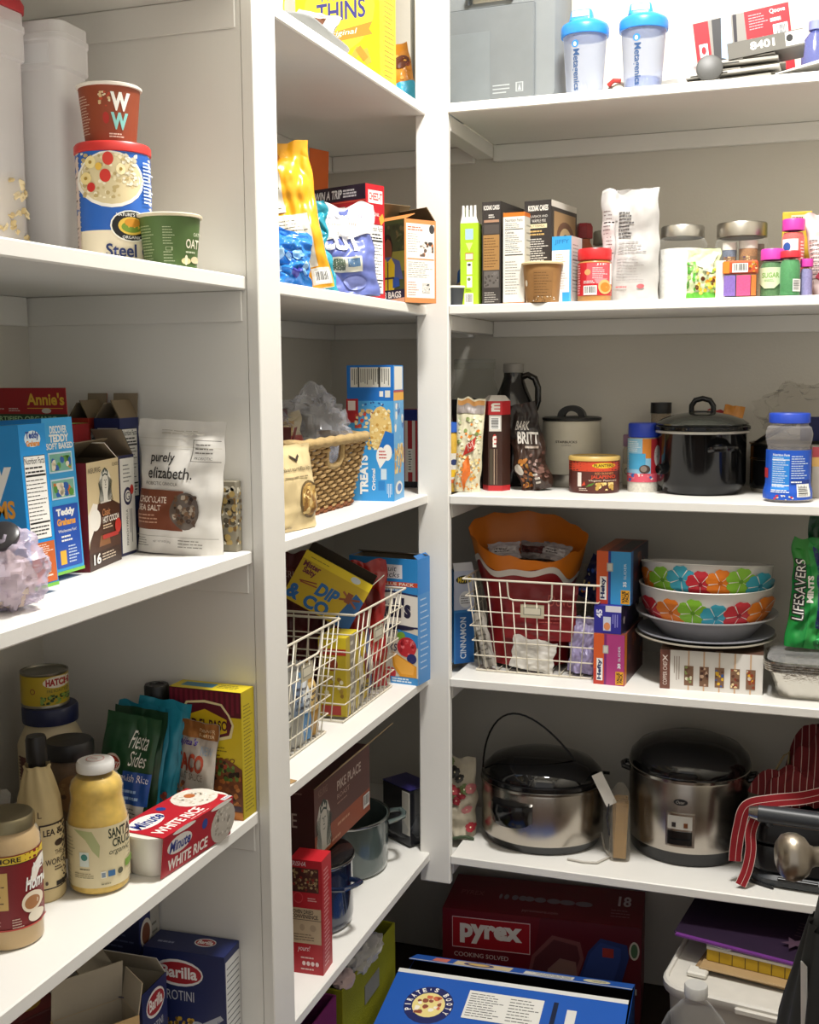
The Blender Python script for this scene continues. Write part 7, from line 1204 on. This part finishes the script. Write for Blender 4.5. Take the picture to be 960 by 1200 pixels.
def apron():
    t = thing('apron', 'red apron with white pinstripes heaped over the contact grill', 'apron', (.800, .195, T5+.1605), 0); cl = stripes('#6e151b', '#c8a8a0', 22)
    def heap(rx, ry, h, seed, cx, cy, cz):
        m = MB()
        def fn(u, v):
            a = 2*PI*u; r_ = v; k = 1+.22*nz(math.cos(a)*2, math.sin(a)*2, seed)+.12*math.sin(a*7+seed); z = h*(1-r_**4)*(1+.35*nz(math.cos(a)*r_*3, math.sin(a)*r_*3, seed+4))+.010*math.sin(a*9+r_*8)*r_
            return (cx+rx*r_*k*math.cos(a), cy+ry*r_*k*math.sin(a), max(cz, cz+z))
        m.grid(fn, 60, 14, cl, True, True); return m
    heap(.100, .080, .150, 2, .045, .015, 0).build('cloth', t); heap(.09, .055, .060, 6, -.02, -.035, 0).build('cloth_fold', t)
    MB().tube([(-.075, .012, .012), (-.07, .010, .045), (-.055, .008, .078), (-.045, .010, .085), (-.044, .012, .06), (-.058, .014, .02)], .006, M('#a8946a', .8), 6, flat=.4).build('cord_loop', t)
    def ribbon(pts, w_):
        m = MB(); pts = [Vector(p) for p in pts]; L = []; Rr = []
        for i, p in enumerate(pts):
            tg = (pts[min(i+1, len(pts)-1)]-pts[max(i-1, 0)]).normalized(); s_ = tg.cross(Vector((.15, -1, .35))).normalized()*w_/2; L.append(p-s_); Rr.append(p+s_)
        c0, c1 = M('#861b22', .85, 0, .3, .1), M('#d8c0b8', .85)
        for f0, f1, c in ((0, .045, c1), (.045, .46, c0), (.46, .495, c1), (.495, .965, c0), (.965, 1, c1)):
            for sd in (0, .0016):
                vs_ = []
                for a, b in zip(L, Rr): vs_ += [a.lerp(b, f0)+Vector((0, sd, 0)), a.lerp(b, f1)+Vector((0, sd, 0))]
                m.add(vs_, [(2*i, 2*i+1, 2*i+3, 2*i+2) for i in range(len(L)-1)], c, True)
        return m
    def cat(pts, n=6):
        P_ = [Vector(p) for p in pts]; out = []
        for i in range(len(P_)-1):
            p0, p1, p2, p3 = P_[max(i-1, 0)], P_[i], P_[i+1], P_[min(i+2, len(P_)-1)]
            for k in range(n):
                s_ = k/n; out.append(.5*((2*p1)+(-p0+p2)*s_+(2*p0-5*p1+4*p2-p3)*s_*s_+(-p0+3*p1-3*p2+p3)*s_**3))
        return out+[P_[-1]]
    ribbon(cat([(.05, -.10, .050), (-.01, -.125, .036), (-.075, -.150, .030), (-.122, -.150, .012), (-.136, -.148, -.035), (-.142, -.146, -.085), (-.143, -.146, -.110)]), .026).build('tie', t)
    ribbon(cat([(-.100, -.147, .0), (-.113, -.147, -.04), (-.112, -.150, -.08), (-.118, -.156, -.12), (-.130, -.166, -.152)]), .022).build('tie', t)
apron()
# ================================================================== on the floor
def pyrex():
    w_, d_, h_ = .462, .19, .245; rd_ = '#7c1420'
    F = [('r', 0, 0, 1, 1, '#6e1220'), ('p', [(.42, 0), (1, 0), (1, 1), (.5, 1)], '#5e1420'), ('r', .05, .62, .45, .93, '#e0c8c8'), ('r', .053, .628, .447, .922, '#a81a26'), ('t', 'pyrex', .09, .67, .41, .87, '#f0eae6', {'bold': .05}), ('t', 'COOKING SOLVED', .06, .53, .34, .575, '#dcc8c4', {'bold': .01}), ('l', .07, .46, .34, .50, 1, '#b88a88'),
         ('p', [(.40, .10), (.46, .62), (.56, .84), (.70, .80), (.72, .64), (.64, .16)], '#7e4a4a'), ('p', [(.42, .12), (.475, .60), (.57, .80), (.685, .76), (.70, .64), (.62, .18)], '#5a2a30'), ('p', [(.50, .14), (.54, .5), (.60, .62), (.68, .6), (.70, .2)], '#8e6a62'), ('p', [(.64, .10), (.74, .72), (.80, .86), (.93, .82), (.94, .70), (.86, .1)], '#2a3a74'), ('p', [(.66, .14), (.75, .70), (.80, .82), (.9, .78), (.9, .68), (.82, .14)], '#34498c'), ('r', .81, .68, .865, .77, '#a83a34'), ('e', .94, .68, .99, .86, '#c9c2b4'), ('e', .948, .70, .982, .84, '#4a6a4a'), ('r', .92, .34, .945, .40, '#c8c4c0'), ('r', .955, .34, .98, .40, '#c8c4c0')]
    Tp = [('r', 0, 0, 1, 1, '#7e1420'), ('t', 'PYREX', .06, .44, .18, .56, '#a85a5c'), ('t', '18', .87, .52, .935, .80, '#e0cccc', {'bold': .03}), ('l', .84, .2, .96, .44, 3, '#b07a7c', {'fill': .3}), ('t', 'pyrexware.com', .40, .10, .58, .17, '#c49a9a')]
    for k, x in enumerate((.27, .30, .345, .385, .42, .475, .545, .615, .70)): wd = .008+.0045*k; Tp.append(('e', x-wd, .40, x+wd, .54, '#9a8a90'))
    carton('cookware_box', 'large dark red glass cookware box on the floor under the lowest shelf', 'box', (.2130, .236, 0), 5.5, (w_, d_, h_), rd_, {'F': F, 'T': Tp, 'L': [('r', 0, 0, 1, 1, '#5a0f1a')]})
pyrex()
def booty():
    w_, d_, h_ = .485, .42, .195; bl = '#1f56ae'
    ring = []
    def ringlogo(cx, cy, rx, ry):
        it = [('e', cx-rx, cy-ry, cx+rx, cy+ry, '#20265c'), ('e', cx-rx*.66, cy-ry*.66, cx+rx*.66, cy+ry*.66, '#e6d48a'), ('b', cx-rx*.5, cy-ry*.5, cx+rx*.5, cy+ry*.5, ['#c86a4a', '#e6c89a', '#8a4a3a', '#f0e8d8'], 22, .018)]
        s_ = "PIRATE'S BOOTY"
        for k, ch in enumerate(s_):
            if ch == ' ': continue
            a = R(205-k*17.5); x = cx+rx*.83*math.cos(a); y = cy+ry*.83*math.sin(a); cw = {'I': .025, "'": .02}.get(ch, .075); chh = .11 if ch != "'" else .05; it.append(('t', ch, x-rx*cw, y-ry*chh, x+rx*cw, y+ry*chh, '#f0ece4', {'bold': .03, 'rot': math.degrees(a)-90}))
        return it
    fF = [('r', 0, 0, 1, .94, bl), ('r', 0, .955, 1, 1, '#d8d8d4')]+ringlogo(.19, .64, .105, .20)+[('r', .34, .56, .66, .86, '#dfddd6'), ('l', .35, .58, .50, .84, 10, '#4a4a4a', {'fill': .3}), ('l', .52, .58, .65, .84, 8, '#6a6a66', {'fill': .3}), ('r', .70, .60, .72, .86, '#16203a'), ('r', .76, .62, .80, .80, '#d8d6d0'), ('l', .1, .1, .9, .3, 3, '#5a84c8')]
    fB = [('r', 0, 0, 1, .90, '#2458ac'), ('r', 0, .9, 1, 1, '#d4d4d0'), ('r', .52, .30, .74, .82, '#e0dcd2'), ('l', .53, .34, .73, .78, 4, '#5a5a56', {'fill': .4}), ('r', .20, .16, .46, .86, '#d8c49a'), ('e', .24, .2, .38, .82, '#3a3a6a'), ('e', .26, .3, .36, .7, '#d8b46a'), ('r', .10, .2, .17, .8, '#d87a6a'), ('e', .78, .2, .9, .8, '#d8cfa8'), ('l', .8, .35, .88, .65, 2, '#6a6a60')]
    fB2 = []
    for it in fB:   # seen from the other side of the box: mirror
        if it[0] in 'reb': fB2.append((it[0], 1-it[3], it[2], 1-it[1], it[4])+it[5:])
        elif it[0] == 'l': fB2.append(('l', 1-it[3], it[2], 1-it[1], it[4])+it[5:])
    carton('snack_case', 'open blue snack case with round logo on its top flap on the floor', 'box', (.2290, -.215, 0), 3, (w_, d_, h_), bl, {'F': [('r', 0, 0, 1, 1, '#1d4f9e')], 'R': [('r', 0, 0, 1, 1, '#1d4a94')]}, None, (0, 0), True, [('F', .285, -82, bl, fF), ('B', .072, -70, '#2458ac', fB2)], '#15120f')
booty()
def floor_boxes():
    def bin_(lab, y0, y1, col, dark, x1=-.030):
        t = thing('storage_cube', lab, 'storage cube', ((XL+.03+x1)/2, (y0+y1)/2, 0), 0, 'fabric storage cubes on the floor'); w_ = x1-XL-.03; d_ = y1-y0; m = M(col, .85, 0, .2, .06, 60, .25, 400); k = .004
        for nm, a in (('front_panel', (w_/2-k, w_/2, -d_/2, d_/2)), ('back_panel', (-w_/2, -w_/2+k, -d_/2, d_/2)), ('side_panel', (-w_/2+k, w_/2-k, -d_/2, -d_/2+k)), ('side_panel', (-w_/2+k, w_/2-k, d_/2-k, d_/2))): MB().box(*a, .002, .325, m, .0012).build(nm, t)
        MB().box(-w_/2+k, w_/2-k, -d_/2+k, d_/2-k, 0, .005, M(dark, .8)).build('bottom', t)
        MB().box(w_/2+.0003, w_/2+.0022, -.035, .045, .235, .275, M('#7a7868', .7), .0008).build('label_window', t)
        return t
    bin_('lime green fabric storage cube under the corner shelf', -.430, -.135, '#8a8a1c', '#5a5a18', -.034); bin_('magenta fabric storage cube under the corner shelf near the trim', -.740, -.445, '#7e2c66', '#4a1a3c', -.040)
    b = thing('plastic_bag', 'white plastic bag bulging over the lime storage cube', 'bag', (-.050, -.285, .300)); crumple(MB(), .030, .075, .026, SHEER('#e2dfda', .5, .3), 231, .3, 2.4, 34, 22).build('film', b)
    s = thing('wrapper', 'red and white wrapper at the edge of the lime storage cube', 'wrapper', (-.045, -.395, .312)); crumple(MB(), .020, .030, .016, M('#c8b0ac', .5), 233, .3, 2.4, 22, 14).build('wrapper', s)
floor_boxes()
def tote():
    t = thing('storage_tote', 'white plastic tote with rounded lid on the floor', 'tote', (.742, -.005, 0), -8); wt = M('#cfcbc2', .45)
    m = MB(); rr_loft(m, [(.34, .27, .04, 0), (.345, .275, .045, .006), (.375, .30, .05, .255), (.385, .31, .05, .258), (.385, .31, .05, .262)], wt); m.build('tub', t, sharp=30)
    m = MB(); rr_loft(m, [(.392, .318, .052, .2625), (.396, .322, .054, .266), (.396, .322, .054, .280), (.388, .314, .052, .284), (.376, .302, .048, .284), (.372, .298, .046, .280), (.30, .22, .03, .280)], wt); m.build('lid', t, sharp=30)
    MB().box(-.045, .045, -.168, -.160, .262, .276, wt, .003).build('latch', t)
    MB().box(-.155, -.115, -.100, -.070, .2805, .292, M('#d8d5cc', .4), .003).build('lid_clip', t)
    e = thing('envelope', 'tan padded envelope on the white tote lid', 'envelope', (.752, .020, .2845), -12)
    for k in range(2): MB().box(-.145, .145, -.10, .10, k*.0068, k*.0068+.005, M(['#8f7450', '#a3875e'][k], .7), .002).build('envelope', e, (.006*k, -.008*k, 0), (0, 0, R(3*k)))
    n = thing('notepad', 'thick yellow legal pad with white cover sheet on the envelopes', 'notepad', (.760, .035, .297), -10); MB().box(-.135, .125, -.095, .10, 0, .024, M('#b8961e', .7), .001).build('pages', n); MB().box(-.136, .126, -.096, .10, .0242, .031, M('#d6d2c8', .6), .001).build('cover', n)
    print_part('rulings', n, [(Print(lambda u, v, o: (-.135+u*.26, -.0952-o, v*.024), .26, .024), [('r', x/10-.004, 0, x/10+.004, 1, '#6a5416') for x in range(1, 10)])])
    MB().tube([(-.135, -.098, .0335), (-.09, -.10, .0335), (-.085, -.099, .036), (-.135, -.097, .036)], .0011, STEEL('#a8a8a8', .2), 6).build('paper_clip', n)
    f = thing('folder', 'purple folder with shade-darkened cover on top of the legal pad', 'folder', (.735, .065, .3375), -10, None, (2.0, 1.5)); pu = M('#200d28', .6, 0, .4, .06, 10)  # purple cover colour darkened to carry the shadow lying on it
    MB().box(-.175, .16, -.115, .12, 0, .002, M('#6a3f74', .5)).build('back_cover', f); MB().box(-.175, .16, -.115, .12, .0024, .0044, pu).build('front_cover', f, None, (R(1.2), 0, 0)); MB().box(-.170, .155, -.125, -.116, -.001, .003, M('#6a2f7e', .5)).build('fold_edge', f)
    print_part('print', f, [(Print(lambda u, v, o: (.02+u*.10, -.10+v*.15, .0078+o+.003), .10, .15), [('p', [(.3, .1), (.4, .22), (.6, .22), (.45, .3), (.5, .42), (.35, .34), (.2, .42), (.24, .3), (.1, .22), (.26, .22)], '#4a3644'), ('l', .3, .45, .8, .9, 5, '#43303c', {'fill': .3})])])
tote()
def jug_bottle():
    t = thing('water_jug', 'clear crinkled plastic water jug with white cap before the tote', 'bottle', (.610, -.262, 0)); S_ = SHEER('#f2f4f6', .03, .06, .3, 40)
    MB().lathe([(0, .002), (.068, .002), (.075, .01), (.076, .10), (.073, .11), (.076, .12), (.076, .22), (.072, .25), (.055, .29), (.030, .322), (.019, .332), (.019, .345)], S_, 36, ribs=9, ramp=.014).build('bottle', t); MB().lathe([(.018, .342), (.0215, .343), (.0215, .362), (.020, .364), (0, .364)], M('#b9b8b4', .45), ribs=30, ramp=.01).build('cap', t)
jug_bottle()
# ================================================================== the open door at the right edge
def door():
    t = MB().box(-.065, .712, 0, .038, .01, 2.05, M('#e4e1d8', .45, 0, .5, .02), .002).build('door_1', None, (.839, -.9335, 0), (0, 0, R(-69.6))); struct(t)
    for z0, z1 in ((.20, .92), (1.08, 1.90)):
        MB().box(.05, .60, -.004, -.0002, z0, z1, M('#e0ddd4', .45), .002).build('door_panel', t)
    k = thing('door_knob', 'worn brushed nickel door knob on the open door', 'door knob', (.8385, -.9337, .922), 20.4); st = M('#a89e90', .30, 1., .5, .22, 30)
    Tm = Matrix.Rotation(R(-90), 4, 'Y')
    MB().lathe([(0, 0), (.031, 0), (.032, .003), (.030, .007), (.016, .010), (0, .010)], M('#c9c4ba', .35, .8), 36, T=Tm).build('rosette', k)
    MB().lathe([(.0125, .009), (.0115, .016), (.0115, .040), (.014, .046), (.023, .052), (.0275, .060), (.0285, .068), (.0265, .076), (.020, .082), (0, .084)], st, 40, T=Tm).build('knob', k)
    b = thing('tote_bag', 'black pleated shopping bag hanging from the door knob', 'bag', (.826, -.939, .908), 20.4); bk = M('#2a2b2a', .55, 0, .4, .12, 20)
    MB().tube([(-.002, -.004, .004), (-.006, .012, -.02), (-.012, .02, -.07), (-.016, .03, -.14)], .006, M('#6a6a66', .6), 8, flat=.35).build('strap', b); MB().tube([(-.002, .002, .004), (.004, -.02, -.03), (.006, -.06, -.14)], .006, M('#3a3a38', .6), 8, flat=.35).build('strap', b)
    m = MB()
    def fn(u, v):
        a = 2*PI*u; z = -.075-v*.40; f = min(1, .30+v*1.6); y = .10*f*math.cos(a)*(1+.03*math.sin(9*v)); x = (.016+.012*min(1, v*2))*math.sin(a)+.0035*math.sin(a*11+v*3)*(1 if math.sin(a) < .2 else .4); return (x-.008-.020*min(1, v*1.3), y, z+.02*math.cos(a)*f)
    m.grid(fn, 96, 18, bk, True, True); m.build('bag', b, sharp=60)
    MB().box(-.0008, .0008, -.012, .006, -.235, -.10, M('#d8d4cc', .5)).build('white_tag', b, (-.036, .010, -.02), (R(-6), 0, 0))
door()
